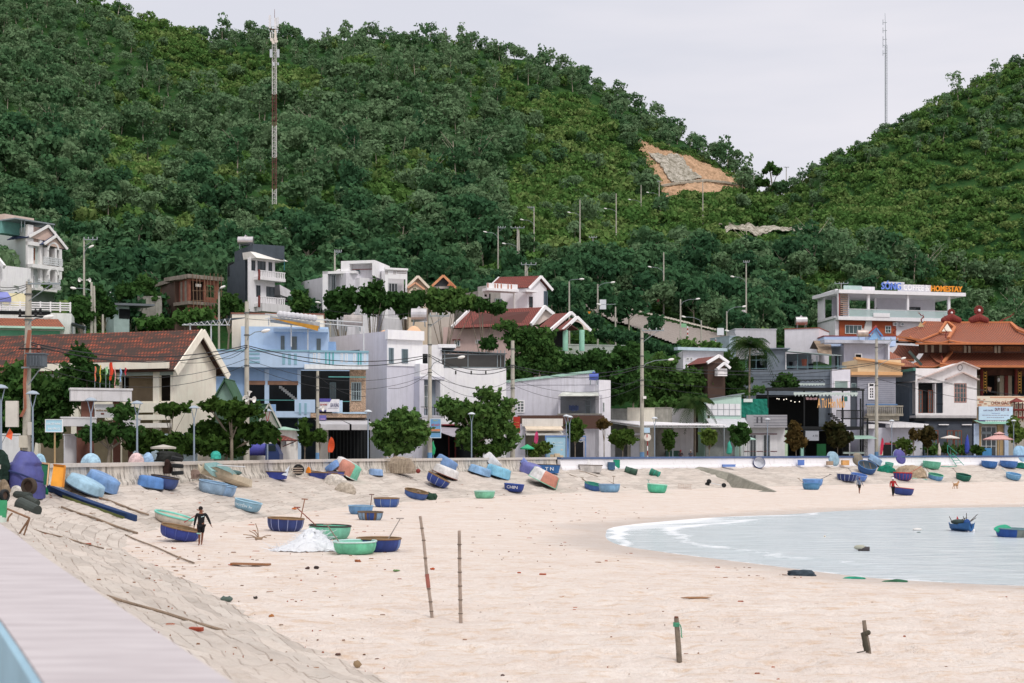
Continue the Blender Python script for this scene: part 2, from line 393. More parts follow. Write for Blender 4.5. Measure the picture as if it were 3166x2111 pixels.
ob=gridmesh('sea',X,Y,z,[WATER],(di>-1.6)[:-1,:-1],attrs={'foam':foam})
tag(ob,'calm grey blue sea water with white foam along the sand',kind='structure')
#  revetment of stone slabs below the wall
seg=np.linalg.norm(np.diff(WL,axis=0),axis=1);S=np.concatenate([[0],np.cumsum(seg)])
def wl_at(s):
 x=np.interp(s,S,WL[:,0]);y=np.interp(s,S,WL[:,1]);e=.4
 tx=np.interp(s+e,S,WL[:,0])-np.interp(s-e,S,WL[:,0]);ty=np.interp(s+e,S,WL[:,1])-np.interp(s-e,S,WL[:,1]);l=np.hypot(tx,ty)
 return x,y,ty/l,-tx/l
def wall_off(s,off):
 x,y,nx,ny=wl_at(s); return x+nx*off,y+ny*off
m,nt,b=newmat('stone_revetment')
uv=nt.nodes.new('ShaderNodeUVMap').outputs[0]
br=nd(nt,'ShaderNodeTexBrick',Scale=1.0);br.inputs['Brick Width'].default_value=1.9;br.inputs['Row Height'].default_value=.5;br.inputs['Mortar Size'].default_value=.016;br.inputs['Mortar Smooth'].default_value=.3
br.offset=.37;br.inputs['Color1'].default_value=(.45,.405,.365,1);br.inputs['Color2'].default_value=(.60,.55,.50,1);br.inputs['Mortar'].default_value=(.33,.27,.225,1)
wv=nt.nodes.new('ShaderNodeVectorMath');wv.operation='MULTIPLY_ADD';nt.links.new(noise(nt,posvec(nt),.8,4,.7,1),wv.inputs[0]);wv.inputs[1].default_value=(.5,.16,.3);nt.links.new(uv,wv.inputs[2]);nt.links.new(wv.outputs[0],br.inputs['Vector'])
n1=noise(nt,posvec(nt),.35,6,.7);n2=noise(nt,posvec(nt),5,5,.75)
c=mixc(nt,ramp(nt,n1,[(.42,.0),(.66,.75)]),br.outputs['Color'],(.64,.565,.505))
c=mixc(nt,ramp(nt,n2,[(.5,0.0),(.75,.45)]),c,(.36,.28,.21))
sep=nt.nodes.new('ShaderNodeSeparateXYZ');nt.links.new(uv,sep.inputs[0])
fr=nd(nt,'ShaderNodeMath',operation='ADD');nt.links.new(sep.outputs[1],fr.inputs[0]);nt.links.new(n2,fr.inputs[1])
c=mixc(nt,ramp(nt,fr.outputs[0],[(.0,0.0),(1.0,0.0)]),c,(.8,.68,.58))
nt.links.new(c,b.inputs['Base Color']);b.inputs['Roughness'].default_value=.9;b.inputs['Specular IOR Level'].default_value=.15
hh=nd(nt,'ShaderNodeMath',operation='MULTIPLY_ADD');nt.links.new(br.outputs['Fac'],hh.inputs[0]);hh.inputs[1].default_value=-.8;nt.links.new(n2,hh.inputs[2])
bump(nt,b,hh.outputs[0],.8,.09)
ss_=np.concatenate([np.arange(18,110,.3),np.arange(110,S[-1]-1,.6)]);dd=np.concatenate([[-.2],np.arange(0,REVW+1.0,.155)])
SS,DD=np.meshgrid(ss_,dd);X,Y=np.zeros_like(SS),np.zeros_like(SS)
x,y,nx,ny=wl_at(ss_);X=x[None]+nx[None]*DD;Y=y[None]+ny[None]*DD
dw=polydist(X,Y,WL)[0];dw=np.where(DD<0,0,dw)
step=(np.floor(DD/.62)*.62-DD)*.10*sstep(120,60,Y)+.07*((np.abs(DD-2.8)<.16)|(np.abs(DD-5.3)<.14))
Z=rev_z(dw)+.02+step+(vnoise(X,Y,.5,7)-.5)*.15+(vnoise(X,Y,2.5,8)-.5)*.10
tag(gridmesh('revetment',X,Y,Z,[m],smooth= False,uv=(SS,DD)),'sloping stone slab revetment below the seawall',kind='structure')
#  seawalls swept along the promenade edge
def sweep(s0,s1,prof,ds=1.0):
 mb=MB();ss=np.arange(s0,s1+1e-6,ds);x,y,nx,ny=wl_at(ss);n=len(prof)
 for i in range(len(ss)):
  for o,z in prof:mb.v.append((x[i]+nx[i]*o,y[i]+ny[i]*o,z))
 for i in range(len(ss)-1):
  for k in range(n):
   j=(k+1)%n;mb.f.append([i*n+k,i*n+j,(i+1)*n+j,(i+1)*n+k]);mb.mi.append(0)
 mb.add([mb.v[k] for k in range(n)],[tuple(range(n))]);mb.add([mb.v[(len(ss)-1)*n+k] for k in range(n)],[tuple(range(n-1,-1,-1))])
 return mb
def s_at(px,D):
 _,_,a=polydist(np.array([(px-CX)/F*D]),np.array([D]),WL); return float(a[0])
FACE=[(.35,BASE-.3),(.30,BASE+.05),(.14,BASE+.3),(.05,BASE+.65),(.03,TOP-.22),(-.32,TOP-.22),(-.32,BASE-.3)]
CAP=[(.14,TOP-.215),(.14,TOP),(-.42,TOP),(-.42,TOP-.215)]
m,nt,b=newmat('weathered_wall_concrete')
v=noise(nt,posvec(nt,(2.6,2.6,.16)),1.6,5,.75);v2=noise(nt,posvec(nt),1.0,5)
c=mixc(nt,v2,(.50,.45,.39),(.66,.62,.56));c=mixc(nt,ramp(nt,v,[(.47,0.0),(.62,.85)]),c,(.13,.115,.095))
nt.links.new(c,b.inputs['Base Color']);b.inputs['Roughness'].default_value=.9;WALLC=m
m,nt,b=newmat('wall_cap_concrete')
v=noise(nt,posvec(nt,(1.2,1.2,.7)),1.5,6,.75)
nt.links.new(mixc(nt,ramp(nt,v,[(.5,0.0),(.8,.6)]),(.60,.55,.50),(.30,.26,.22)),b.inputs['Base Color']);b.inputs['Roughness'].default_value=.9;CAPC=m
m,nt,b=newmat('painted_white_wall')
v=noise(nt,posvec(nt,(2.2,2.2,.25)),1.3,5,.7)
nt.links.new(mixc(nt,ramp(nt,v,[(.56,0.0),(.72,.5)]),(.78,.77,.80),(.40,.37,.33)),b.inputs['Base Color']);b.inputs['Roughness'].default_value=.8;WALLW=m
m,nt,b=newmat('foreground_cap_paint')
v=noise(nt,posvec(nt,(1.0,5.0,1)),2.0,4,.6)
nt.links.new(mixc(nt,ramp(nt,v,[(.35,0.0),(.65,1.0)]),(.43,.39,.405),(.53,.49,.505)),b.inputs['Base Color']);b.inputs['Roughness'].default_value=.75;CAPP=m
sA,sB=s_at(-300,46),s_at(1738,141.5)
for nm,s0,s1,fm,cm,lab in (('seawall',6.5,sA,mat('#9fc3d6',.8),CAPP,'wide pale pink topped concrete wall running through the near left corner'),('seawall',sA,sB,WALLC,CAPC,'bare concrete seawall with dark vertical stains along the left promenade'),('seawall',sB,S[-1]-2,WALLW,mat('#54688e',.7),'white painted seawall with blue top edge along the right promenade')):
 x,y,_,_=wl_at(np.array([s0]))
 t=thing(nm,lab,'wall',(float(x[0]),float(y[0]),BASE))
 if cm is CAPP:
  sweep(s0,s1,[(.3,1.9),(.04,TOP-.16),(-.45,TOP-.16),(-.456,TOP-.012),(-.475,TOP-.03),(-.475,1.9)],.5).build('face',fm,t)
  sweep(s0,s1,[(.10,TOP-.155),(.10,TOP-.02),(.08,TOP),(-.455,TOP),(-.455,TOP-.155)],.5).build('cap',cm,t)
 else:
  sweep(s0,s1,FACE).build('face',fm,t,smooth= False);sweep(s0,s1,CAP).build('cap',cm,t)
pave=mat('#b9aea2',.9,.15)
for nm,o0,o1,z,mt in (('promenade',-.3,-5.2,STREET,pave),('street',-5.4,-13.5,STREET-.13,mat('#5a5856',.9,.2))):
 x,y,nx,ny=wl_at(np.arange(1,S[-1],2.0));X=np.stack([x+nx*o0,x+nx*o1]);Y=np.stack([y+ny*o0,y+ny*o1])
 tag(gridmesh(nm,X,Y,np.full_like(X,z),[mt],smooth= False),kind='structure',label='paved promenade behind the seawall' if nm=='promenade' else 'asphalt street between promenade and houses')
mbk=sweep(2,S[-1]-2,[(-5.2,STREET-.3),(-5.2,STREET+.004),(-5.42,STREET+.004),(-5.42,STREET-.3)],2);tag(mbk.build('kerb',pave),'pale kerb of the promenade',kind='structure')
#  hills and village ground
m,nt,b=newmat('hill_ground')
n1=noise(nt,posvec(nt),.12,5,.7);n2=noise(nt,posvec(nt),1.2,5,.75)
c=mixc(nt,ramp(nt,n1,[(.35,0.0),(.65,1.0)]),(.022,.065,.022),(.045,.105,.032));c=mixc(nt,ramp(nt,n2,[(.55,0.0),(.8,.6)]),c,(.16,.12,.07))
nt.links.new(c,b.inputs['Base Color']);b.inputs['Roughness'].default_value=1;b.inputs['Specular IOR Level'].default_value=0
bump(nt,b,n2,1,.3);HILLM=m
ys=np.concatenate([np.arange(40,130,2.5),np.arange(130,260,1.6),np.arange(260,560,3.0),[600,700,900]]);us=np.linspace(-.56,.56,330)
U,Y=np.meshgrid(us,ys);X=U*Y;dw,sd,_=polydist(X,Y,WL)
Z=land_z(X,Y)-.14;Z=np.maximum(Z,-2)
tag(gridmesh('hills',X,Y,Z,[HILLM],((sd>0)&(dw>10))[:-1,:-1]),'steep green hills rising behind the village',kind='structure')
X,Y=np.meshgrid(np.linspace(-3000,3000,13),np.linspace(-1500,5000,14))
tag(gridmesh('ground',X,Y,np.full_like(X,-4.0),[SAND],smooth= False),'low ground far around the bay',kind='structure')
def drape(name,poly,mats,label,kind='structure',lift=.35,nx=70,ny=50,amp=.0,ragged=0):
 """mesh draped on the hill inside a region measured in the photograph (a cut, a road, a rubble bank)"""
 xs=[p[0] for p in poly];ys=[p[1] for p in poly];mb=MB();pts={}
 gx=np.linspace(min(xs),max(xs),nx);gy=np.linspace(min(ys),max(ys),ny)
 for i,a in enumerate(gx):
  D=np.arange(150,560,.8);X=(a-CX)/F*D;g=land_z(X,D);pyg=HY-(g-EX)/D*F;run=np.minimum.accumulate(pyg)
  for j,c_ in enumerate(gy):
   jx,jy=((float(vnoise(a,c_,14,60))-.5)*12+(float(vnoise(a,c_,5,62))-.5)*8,(float(vnoise(a,c_,12,61))-.5)*10) if ragged else (0,0)
   if inpoly(a+jx,c_+jy,poly):
    k=int(np.argmax(run<=c_));
    if run[k]>c_: continue
    d=D[k];p=P(a,c_,d);p.y-=lift*2;p.z+=lift+(float(vnoise(p.x,p.z,3.0,5))-.5)*amp+(float(vnoise(p.x*2+p.z,p.z*.4,1.2,6))-.5)*amp*.6;pts[(i,j)]=len(mb.v);mb.v.append(tuple(p))
 for (i,j) in list(pts):
  q=[(i,j),(i,j+1),(i+1,j+1),(i+1,j)]
  if all(k in pts for k in q):mb.f.append([pts[k] for k in q]);mb.mi.append(0)
 o=mb.build(name,mats,smooth=bool(ragged));tag(o,label,kind=kind); return o
def inpoly(x,y,poly):
 c= False ;n=len(poly)
 for i in range(n):
  x0,y0=poly[i];x1,y1=poly[(i+1)%n]
  if (y0>y)!=(y1>y) and x<(x1-x0)*(y-y0)/(y1-y0)+x0:c= not c
 return c
CUT=[(1940,412),(1975,432),(2060,465),(2130,480),(2200,512),(2262,545),(2320,582),(2322,592),(2215,600),(2190,616),(2110,605),(2070,630),(2035,620),(2040,590),(2010,545),(1985,480)]
SLAB=[(1995,480),(2100,482),(2120,510),(2160,553),(2180,563),(2075,570),(2040,520)]
ROADP=[(1796,936),(1835,938),(1880,958),(1960,972),(2040,990),(2130,1012),(2215,1030),(2262,1045),(2265,1085),(2200,1090),(2080,1068),(1990,1035),(1940,1010),(1890,1000),(1850,975),(1798,958)]
RUB=[(2168,682),(2200,690),(2240,696),(2300,700),(2350,706),(2420,710),(2520,716),(2470,724),(2390,722),(2345,738),(2290,716),(2230,724),(2240,704),(2180,694)]
m,nt,b=newmat('orange_earth');n1=noise(nt,posvec(nt,(1,.6,.35)),.8,7,.8)
nt.links.new(mixc(nt,ramp(nt,n1,[(.35,0.0),(.62,1.0)]),(.26,.165,.09),(.60,.38,.235)),b.inputs['Base Color']);b.inputs['Roughness'].default_value=1;bump(nt,b,n1,1,.5)
drape('earth_cut',CUT,m,'orange earth bank cut into the hillside',amp=.7,ragged=1,nx=110,ny=80)
m,nt,b=newmat('pale_rock');n1=noise(nt,posvec(nt,(1,1,.6)),.8,6,.8)
nt.links.new(mixc(nt,ramp(nt,n1,[(.42,0.0),(.6,1.0)]),(.22,.2,.15),(.58,.54,.47)),b.inputs['Base Color']);b.inputs['Roughness'].default_value=1;bump(nt,b,n1,1,.5)
PALEROCK=m
drape('rock_slab',SLAB,m,'bare pale rock slab in the middle of the orange bank',lift=.55,amp=.8,ragged=1,nx=80,ny=60)
mb=MB();hs=[hitland(x,y) for x,y in ((2042,584),(2100,574),(2180,566),(2240,572),(2300,584))];mb.path([h+Vector((0,-1.2,.5)) for h in hs],.45,5);tag(mb.build('ledge',mat('#a39c8e',.9,.2)),'grey concrete ledge crossing the orange bank',kind='structure')
m,nt,b=newmat('hill_road_asphalt');n1=noise(nt,posvec(nt),1.2,5,.7)
nt.links.new(mixc(nt,n1,(.20,.17,.155),(.32,.28,.255)),b.inputs['Base Color']);b.inputs['Roughness'].default_value=.9
drape('hill_road',ROADP,m,'grey road climbing the hillside',lift=.25,nx=110,ny=40)
drape('kerb',[(1800,928),(1880,950),(1960,965),(2040,983),(2130,1005),(2262,1038),(2262,1046),(2130,1013),(2040,991),(1960,973),(1880,959),(1800,938)],mat('#c3bcb0',.9),'pale kerb along the upper edge of the hill road',lift=.5,nx=160,ny=60)
drape('rubble_bank',RUB,PALEROCK,'pale rubble bank lying across the slope below the orange cut',lift=.6,amp=1.2,nx=90,ny=30)
#  foliage
def crown_quads(clumps,n,size,rs,flat=.0,up=.35,loose=0):
 """n leaf quads spread over the shells of clumps [(x,y,z,r)]; returns verts (n*4,3)"""
 cl=np.array(clumps,float);w_=cl[:,3]**2;idx=rs.choice(len(cl),n,p=w_/w_.sum());c=cl[idx]
 d=rs.normal(size=(n,3));d[:,2]+=up;d/=np.linalg.norm(d,axis=1)[:, None]
 rad=c[:,3]*((.62+.42*rs.rand(n)**.6) if not loose else (.25+1.25*rs.rand(n)**1.1));d2=d.copy();d2[:,2]*=.82;p=c[:,:3]+d2*rad[:, None]
 nrm=d+rs.normal(size=(n,3))*.55;nrm/=np.linalg.norm(nrm,axis=1)[:, None]
 t=np.cross(nrm,rs.normal(size=(n,3)));t/=np.linalg.norm(t,axis=1)[:, None];bt=np.cross(nrm,t)
 s=size*((.55+.8*rs.rand(n)) if not loose else (.5+1.3*rs.rand(n)**1.5))[:, None];a=s*t*.62;b_=s*bt
 if loose:
  ns=int(n*.38);sd_=rs.normal(size=(len(cl)*5,3));sd_[:,2]=np.abs(sd_[:,2])*.7;sd_/=np.linalg.norm(sd_,axis=1)[:, None]
  t_=rs.rand(ns);p[:ns]=c[:ns,:3]+sd_[idx[:ns]*5+rs.randint(0,5,ns)]*(c[:ns,3]*(.7+1.25*t_))[:, None]+rs.normal(size=(ns,3))*.05;a[:ns]*=.8;b_[:ns]*=.8
 q=np.stack([p-b_*.9,p+a,p+b_*.9,p-a],1)+rs.normal(size=(n,4,3))*size*.12
 return q.reshape(-1,3)
def quadidx(n): return np.arange(n*4).reshape(-1,4)
def trunkmb(h,r,limbs,rs,lean=0):
 mb=MB();top=Vector((lean,lean*.5,h));mb.tube((0,0,-.6),top*.55,r,r*.72,6, False);mb.tube(top*.55,top,r*.72,r*.4,6, False)
 for i in range(limbs):
  a=rs.rand()*6.283;l=h*(.35+.35*rs.rand());s=top*(.45+.4*rs.rand());e=s+Vector((math.cos(a)*l*.7,math.sin(a)*l*.7,l*.75))
  mb.tube(s,e,r*.38,r*.12,5, False)
 return mb
def make_proto(kind,rs):
 """crown clumps and trunk height for one hillside tree, unit about one tree"""
 if kind=='tree':
  h=1.7+rs.rand()*1.3;R_=2.35+rs.rand()*.8;k=12
  cl=[(0,0,h+1.2,R_*.62)]+[(math.cos(a)*R_*.6*rr,math.sin(a)*R_*.6*rr,h-.6+3.0*rs.rand(),R_*(.26+.22*rs.rand())) for a,rr in zip(rs.rand(k)*6.28,.5+rs.rand(k)*.8)]
  return cl,h+.6,.12,470,.40
 if kind=='tall':
  h=5+rs.rand()*1.5;cl=[(rs.normal()*.9,rs.normal()*.9,h*.35+rs.rand()*h*.8,.75+rs.rand()*.6) for i in range(11)]
  return cl,h,.11,260,.40
 h=.5;cl=[(rs.normal()*.9,rs.normal()*.9,.5+rs.rand()*.7,.7+rs.rand()*.5) for i in range(6)]
 return cl,h,.05,150,.38
LEAF={'hill':leafmat('hill_tree_leaves',[(.032,.085,.044),(.054,.132,.060),(.092,.180,.084),(.15,.24,.125)]),'bush':leafmat('hill_bush_leaves',[(.036,.095,.028),(.066,.152,.040),(.11,.21,.056),(.19,.27,.09)]),'near':leafmat('village_leaves',[(.022,.060,.018),(.055,.125,.034),(.12,.21,.055),(.24,.32,.10)],1.1),'olive':leafmat('almond_leaves',[(.024,.055,.014),(.06,.115,.024),(.13,.19,.045),(.26,.27,.08)],1.4),'rust':leafmat('reddish_leaves',[(.02,.03,.012),(.06,.05,.02),(.13,.085,.03),(.22,.15,.05)],1.2),'palm':leafmat('palm_leaves',[(.015,.04,.014),(.035,.075,.022),(.07,.11,.035),(.13,.15,.06)],.8)}
BARK=mat('#8a8072',.9,.3);BARKP=mat('#b3a898',.9,.3)
def world_quads(q,x,y,z,s,rz,sz=1.0):
 c,s_=math.cos(rz),math.sin(rz);X=(q[:,0]*c-q[:,1]*s_)*s+x;Y=(q[:,0]*s_+q[:,1]*c)*s+y
 return np.stack([X,Y,q[:,2]*s*sz+z],1)
protos={}
for kind,n in (('tree',6),('tall',4),('bush',4)):
 protos[kind]=[]
 for i in range(n):
  rs=np.random.RandomState(100+i+len(kind)*7);cl,h,r,nq,size=make_proto(kind,rs)
  q=crown_quads(cl,nq,size,rs);tm=trunkmb(h,r,4 if kind!='bush' else 2,rs,rs.normal()*.3)
  me=rawmesh(kind+'_crown',q,quadidx(nq),[LEAF['bush' if kind=='bush' else 'hill']])
  to=tm.build('trunk',BARKP);tme=to.data;bpy.data.objects.remove(to)
  protos[kind].append((q,tm,me,tme))
NOTREE=[[(x+(2150-x)*.10,y+(545-y)*.10) for x,y in CUT],ROADP,RUB,[(838,640),(858,640),(858,690),(838,690)]]
def blocked(x,y,z,h,s):
 for dz,k in ((0,0),(h*.5,0),(h,0),(h*.6,-1.6*s),(h*.6,1.6*s)):
  px=CX+(x+k)/y*F;py=HY-(z+dz-EX)/y*F
  for pl in NOTREE:
   if inpoly(px,py,pl): return True
 return False
BUSHZ=[[(1500,250),(1850,330),(1900,420),(2010,640),(1500,640),(1640,470)],[(2560,540),(3166,430),(3200,850),(2900,830),(2520,700)],[(400,60),(1000,260),(1000,330),(600,300),(300,60)],[(300,430),(560,480),(520,640),(330,600)],[(1550,640),(2500,600),(2500,760),(1900,840),(1600,800)]]
spots=[]
HOUSEZ=[(480,830,700,1000,182),(-20,640,215,1000,200),(690,740,915,985,184),(1000,780,1270,1000,190),(1600,840,1710,960,190),(1380,860,1600,960,190),(2480,860,2960,1130,250),(830,500,870,700,330)]
yy=168.0
while yy<500:
 st=3.5+.0028*(yy-170);xx=-.385*yy
 while xx<.385*yy:
  x=xx+(rnd.random()-.5)*st*1.1;y=yy+(rnd.random()-.5)*st*1.1;xx+=st
  px=CX+x/y*F;Dr=np.interp(px,DRX,DRV);Dh=np.interp(px,DHX,DHV)
  if y<Dh+26 or y>Dr+16: continue
  z=float(land_z([x],[y])[0])-.1;py=HY-(z-EX)/y*F
  if py>1090 and px<2500: continue
  inb=any(inpoly(px,py,b_) for b_ in BUSHZ);rr=rnd.random();pat=float(vnoise(x,y,22,40))
  if inb:kind='tree' if (pat>.74 and rr<.8) else ('tree' if rr<.06 else 'bush')
  else:kind='bush' if (pat<.30 and rr<.75) or rr<.14 else ('tall' if rr>.84 and y>300 else 'tree')
  s=(.66+rnd.random()**1.6*.85)*(1.0 if kind!='bush' else 1.3)
  if kind=='tree' and y>Dr-60:s*=.8
  if px>2420 and y>Dr-70:s*=.75
  if any(b0<px<b2 and b1<HY-(z+3-EX)/y*F<b3 and y<bd for b0,b1,b2,b3,bd in HOUSEZ): continue
  h={'tree':5.2,'tall':6.4,'bush':1.6}[kind]*s
  if blocked(x,y,z,h,s): continue
  spots.append((kind,x,y,z,s,rnd.random()*6.28,px,py,h))
 yy+=st*.93
yy=235.0
while yy<470:
 st=3.0+.003*(yy-235);xx=-.37*yy
 while xx<.37*yy:
  x=xx+(rnd.random()-.5)*st;y=yy+(rnd.random()-.5)*st;xx+=st;px=CX+x/y*F;Dr=np.interp(px,DRX,DRV)
  if y>Dr+6: continue
  z=float(land_z([x],[y])[0])-.35;py=HY-(z-EX)/y*F
  if not (any(inpoly(px,py,b_) for b_ in BUSHZ) or px>2420) or py>900: continue
  s=.8+rnd.random()*.7
  if blocked(x,y,z,1.2*s,s): continue
  spots.append(('bush',x,y,z,s,rnd.random()*6.28,px,py,1.2*s))
 yy+=st*.85
for (x0,y0),(x1,y1) in zip(CUT,CUT[1:]+CUT[:1]):
 n=int(math.hypot(x1-x0,y1-y0)/5)+1
 for i in range(n):
  u=rnd.random();h=hitland(x0+(x1-x0)*u+rnd.gauss(0,4),y0+(y1-y0)*u+rnd.gauss(2,4))
  if h:s=.45+rnd.random()*.6;spots.append(('bush',h.x,h.y,h.z-.2,s,rnd.random()*6.28,0,700,1.2*s))
print('hill plants',len(spots))
big=sorted([k for k,t in enumerate(spots) if t[0]!='bush' and -20<t[6]<3190],key= lambda k:-spots[k][8]/spots[k][2])[:262]
bigset=set(big)
def where(px,py):
 if px<620: return 'left part of the hillside behind the school roof'
 if px<1100: return 'slope below the red and white mast'
 if px<1560: return 'slope above the white modern house'
 if px<2050: return 'slope beside the climbing road'
 if px<2500: return 'slope below the rubble bank'
 return 'right hillside behind the rooftop sign house'
for k in big:
 kind,x,y,z,s,rz,px,py,h=spots[k];pr=protos[kind];q,tm,me,tme=pr[k%len(pr)]
 t=bpy.data.objects.new('hill_tree', None);COL.objects.link(t);t.location=(x,y,z);t.rotation_euler=(0,0,rz);t.scale=(s,s,s)
 w_=where(px,py)
 tag(t,('round crowned green tree on the ' if kind=='tree' else 'slender pale trunked tree on the ')+w_,'tree','trees on the '+w_)
 c=bpy.data.objects.new('crown',me);COL.objects.link(c);c.parent=t
 c=bpy.data.objects.new('trunk',tme);COL.objects.link(c);c.parent=t
VQ={'tree':[],'tall':[],'bush':[]};TT={'tree':[],'tall':[],'bush':[]}
TMB=MB()
for k,(kind,x,y,z,s,rz,px,py,h) in enumerate(spots):
 if k in bigset: continue
 q=protos[kind][k%len(protos[kind])][0]
 if y>300:q=q.reshape(-1,4,3)[::1][:int(len(q)/4*.8)].reshape(-1,3)
 VQ[kind].append(world_quads(q,x,y,z,s,rz));TT[kind].append(np.full(len(q)//4,rnd.random()*.34))
 if kind=='tall' or (kind=='tree' and rnd.random()<.3):
  TMB.tube((x,y,z),(x+rnd.gauss(0,.4),y,z+h*.75),.12,.06,4, False)
def stuffmesh(name,parts,tints,m,label):
 q=np.concatenate(parts);t=np.concatenate(tints);me=rawmesh(name,q,np.arange(len(q)).reshape(-1,4),[m])
 at=me.attributes.new('tint','FLOAT','FACE');at.data.foreach_set('value',t.astype(np.float32))
 o=bpy.data.objects.new(name,me);COL.objects.link(o); return tag(o,label,kind='stuff')
stuffmesh('forest',VQ['tree']+VQ['tall'],TT['tree']+TT['tall'],LEAF['hill'],'far mass of trees covering the upper hills')
stuffmesh('undergrowth',VQ['bush'],TT['bush'],LEAF['bush'],'bright green undergrowth between the hillside trees')
tag(TMB.build('forest_trunks',BARKP),'pale trunks in the far forest',kind='stuff')
def shaped_tree(name,label,cat,base,ells,nq,size,leaf='near',trunk= True,tr=.14,group= None,clumpr=(.45,.8),up=.3,trunk_mat= None,nclump= None,depthk=.8):
 """base=(px,py or None,D); ells=[(cx,cy,rx,ry)] crown outline measured in the photograph, built as clumps at its true distance"""
 px,py,D=base;X=(px-CX)/F*D;z0=gz(X,D) if py is None else EX+(HY-py)/F*D
 rs=np.random.RandomState(int(px*7+D));t=thing(name,label,cat,(X,D,z0),group);k=D/F;cl=[]
 area=sum(e[2]*e[3] for e in ells)
 for cx,cy,rx,ry in ells:
  n=nclump or max(4,int(rx*ry*k*k/(.55*clumpr[1]**2)*2.8))
  for i in range(n):
   d=rs.normal(size=3);d/=np.linalg.norm(d);r=rs.rand()**.4;cr=(clumpr[0]+(clumpr[1]-clumpr[0])*rs.rand())*.8
   ex=max(.05,rx*k-cr*.7);ez=max(.05,ry*k-cr*.7)
   cl.append(((cx-CX)*k-X+d[0]*ex*r,d[1]*min(ex*depthk,3.5)*r,EX+(HY-cy)*k-z0+d[2]*ez*r,cr))
 q=crown_quads(cl,int(nq*1.15),size,rs,up=up,loose=1);me=rawmesh('crown',q,quadidx(int(nq*1.15)),[LEAF[leaf]]);c=bpy.data.objects.new('crown',me);COL.objects.link(c);c.parent=t
 if trunk:
  mb=MB();zc=sum(c_[2] for c_ in cl)/len(cl);xc=sum(c_[0] for c_ in cl)/len(cl)
  mb.tube((0,0,-.1),(xc*.5,0,zc*.55),tr,tr*.75,7);mid=Vector((xc*.5,0,zc*.55))
  for c_ in cl[::max(1,len(cl)//7)]:mb.tube(mid,Vector(c_[:3]),tr*.5,tr*.15,5, False)
  mb.build('trunk',trunk_mat or BARK,t,world= False)
 return t
def palm(name,label,base,crownc,rpx,D,n=22,group= None):
 px,py=base;k=D/F;X=(px-CX)*k;z0=gz(X,D);t=thing(name,label,'palm tree',(X,D,z0),group);rs=np.random.RandomState(int(px))
 c=Vector(((crownc[0]-CX)*k-X,0,EX+(HY-crownc[1])*k-z0));L=rpx*k
 mb=MB();mb.tube((0,0,-.2),c*.5,.17,.14,8);mb.tube(c*.5,c,.14,.11,8);mb.build('trunk',BARK,t,world= False)
 for i in range(n):
  a=6.283*i/n+rs.rand()*.3;el=.15+1.15*rs.rand();fb=MB();pts=[]
  for s in range(9):
   u=s/8;pts.append(c+Vector((math.cos(a)*L*u*math.cos(el*.7),math.sin(a)*L*u*math.cos(el*.7),L*(math.sin(el)*u-1.15*u*u*(1.25-el*.45)))))
  fb.path(pts,.018,3)
  for s in range(1,9):
   p=pts[s];dr=(pts[s]-pts[s-1]).normalized();sd2=dr.cross(Vector((0,0,1))).normalized()
   for v in range(3):
    pp=pts[s-1].lerp(p,v/3)
    for sg in (-1,1):
     l=L*.30*math.sin(min(3.0,.5+s/8*2.4));e=pp+sd2*sg*l*.8+dr*l*.45+Vector((0,0,-l*.55))
     fb.quad(pp-dr*.03,pp+dr*.06,e+dr*.02,e-dr*.02)
  fb.build('frond',LEAF['palm'],t,world= False)
 return t
#  architecture helpers
class Face:
 """a vertical facade between two plan points given as (photo column, distance)"""
 def __init__(s,a,b):
  s.A=Vector(((a[0]-CX)/F*a[1],a[1]));s.B=Vector(((b[0]-CX)/F*b[1],b[1]));s.d=(s.B-s.A).normalized();s.n=Vector((s.d.y,-s.d.x))
  s.len=(s.B-s.A).length
 def xy(s,px,out=0):
  rx=(px-CX)/F;den=s.d.x-s.d.y*rx;t=(s.A.y*rx-s.A.x)/den;p=s.A+s.d*t; return Vector((p.x+s.n.x*out,p.y+s.n.y*out))
 def z(s,px,py):p=s.xy(px); return EX+(HY-py)/F*p.y
 def rect(s,mb,x0,y0,x1,y1,o0=-.05,o1=.05,zref= None):
  xr=(x0+x1)/2 if zref is None else zref;z1=s.z(xr,y0);z0=s.z(xr,y1);a=s.xy(x0);b=s.xy(x1);n=s.n
  q=[a+n*o1,b+n*o1,b+n*o0,a+n*o0]
  mb.hexa([(p.x,p.y,z0) for p in q],[(p.x,p.y,z1) for p in q]); return mb
 def pt(s,px,py,out=0,zref= None):p=s.xy(px,out);z=s.z(px if zref is None else zref,py); return Vector((p.x,p.y,z))
W_= lambda h='#efedf1',st=.3:mat(h,.8,.05,st)
GL=glassmat();GLG=glassmat((.045,.075,.08),.1,'green_glass');DARK=mat('#15181b',.9,.3);DARKW=mat('#2a221d',.9,.3)
METW=mat('#cfd2d4',.5,.1);GREYM=mat('#8d979c',.55,.1,0,.3);BLKM=mat('#1b1e20',.6,.2);WOOD=mat('#7d4a33',.7,.2)
CONC=mat('#9a9890',.9,.2,.5);CONCL=mat('#c9c4ba',.9,.15,.5);RAILG=mat('#7f9da6',.5,.1)
TILE_OLD=tilemat('old_roof_tiles',('#b0583a','#8f432c'),(.035,.022,.017),.42,.3,.95,.09)
TILE_RED=tilemat('red_roof_tiles',('#94483f','#833d36'),(.14,.05,.04),.36,.3,.4)
TILE_TEMPLE=tilemat('temple_roof_tiles',('#c46a44','#b45a38'),(.20,.08,.05),.5,.5,.5,.13)
TILE_ORANGE=tilemat('orange_roof_tiles',('#b0664a','#a05a42'),(.25,.10,.06),.3,.3,.35)
TILE_BLUE=tilemat('blue_roof_tiles',('#4d6190','#41547f'),(.05,.07,.14),.3,.3,.3)
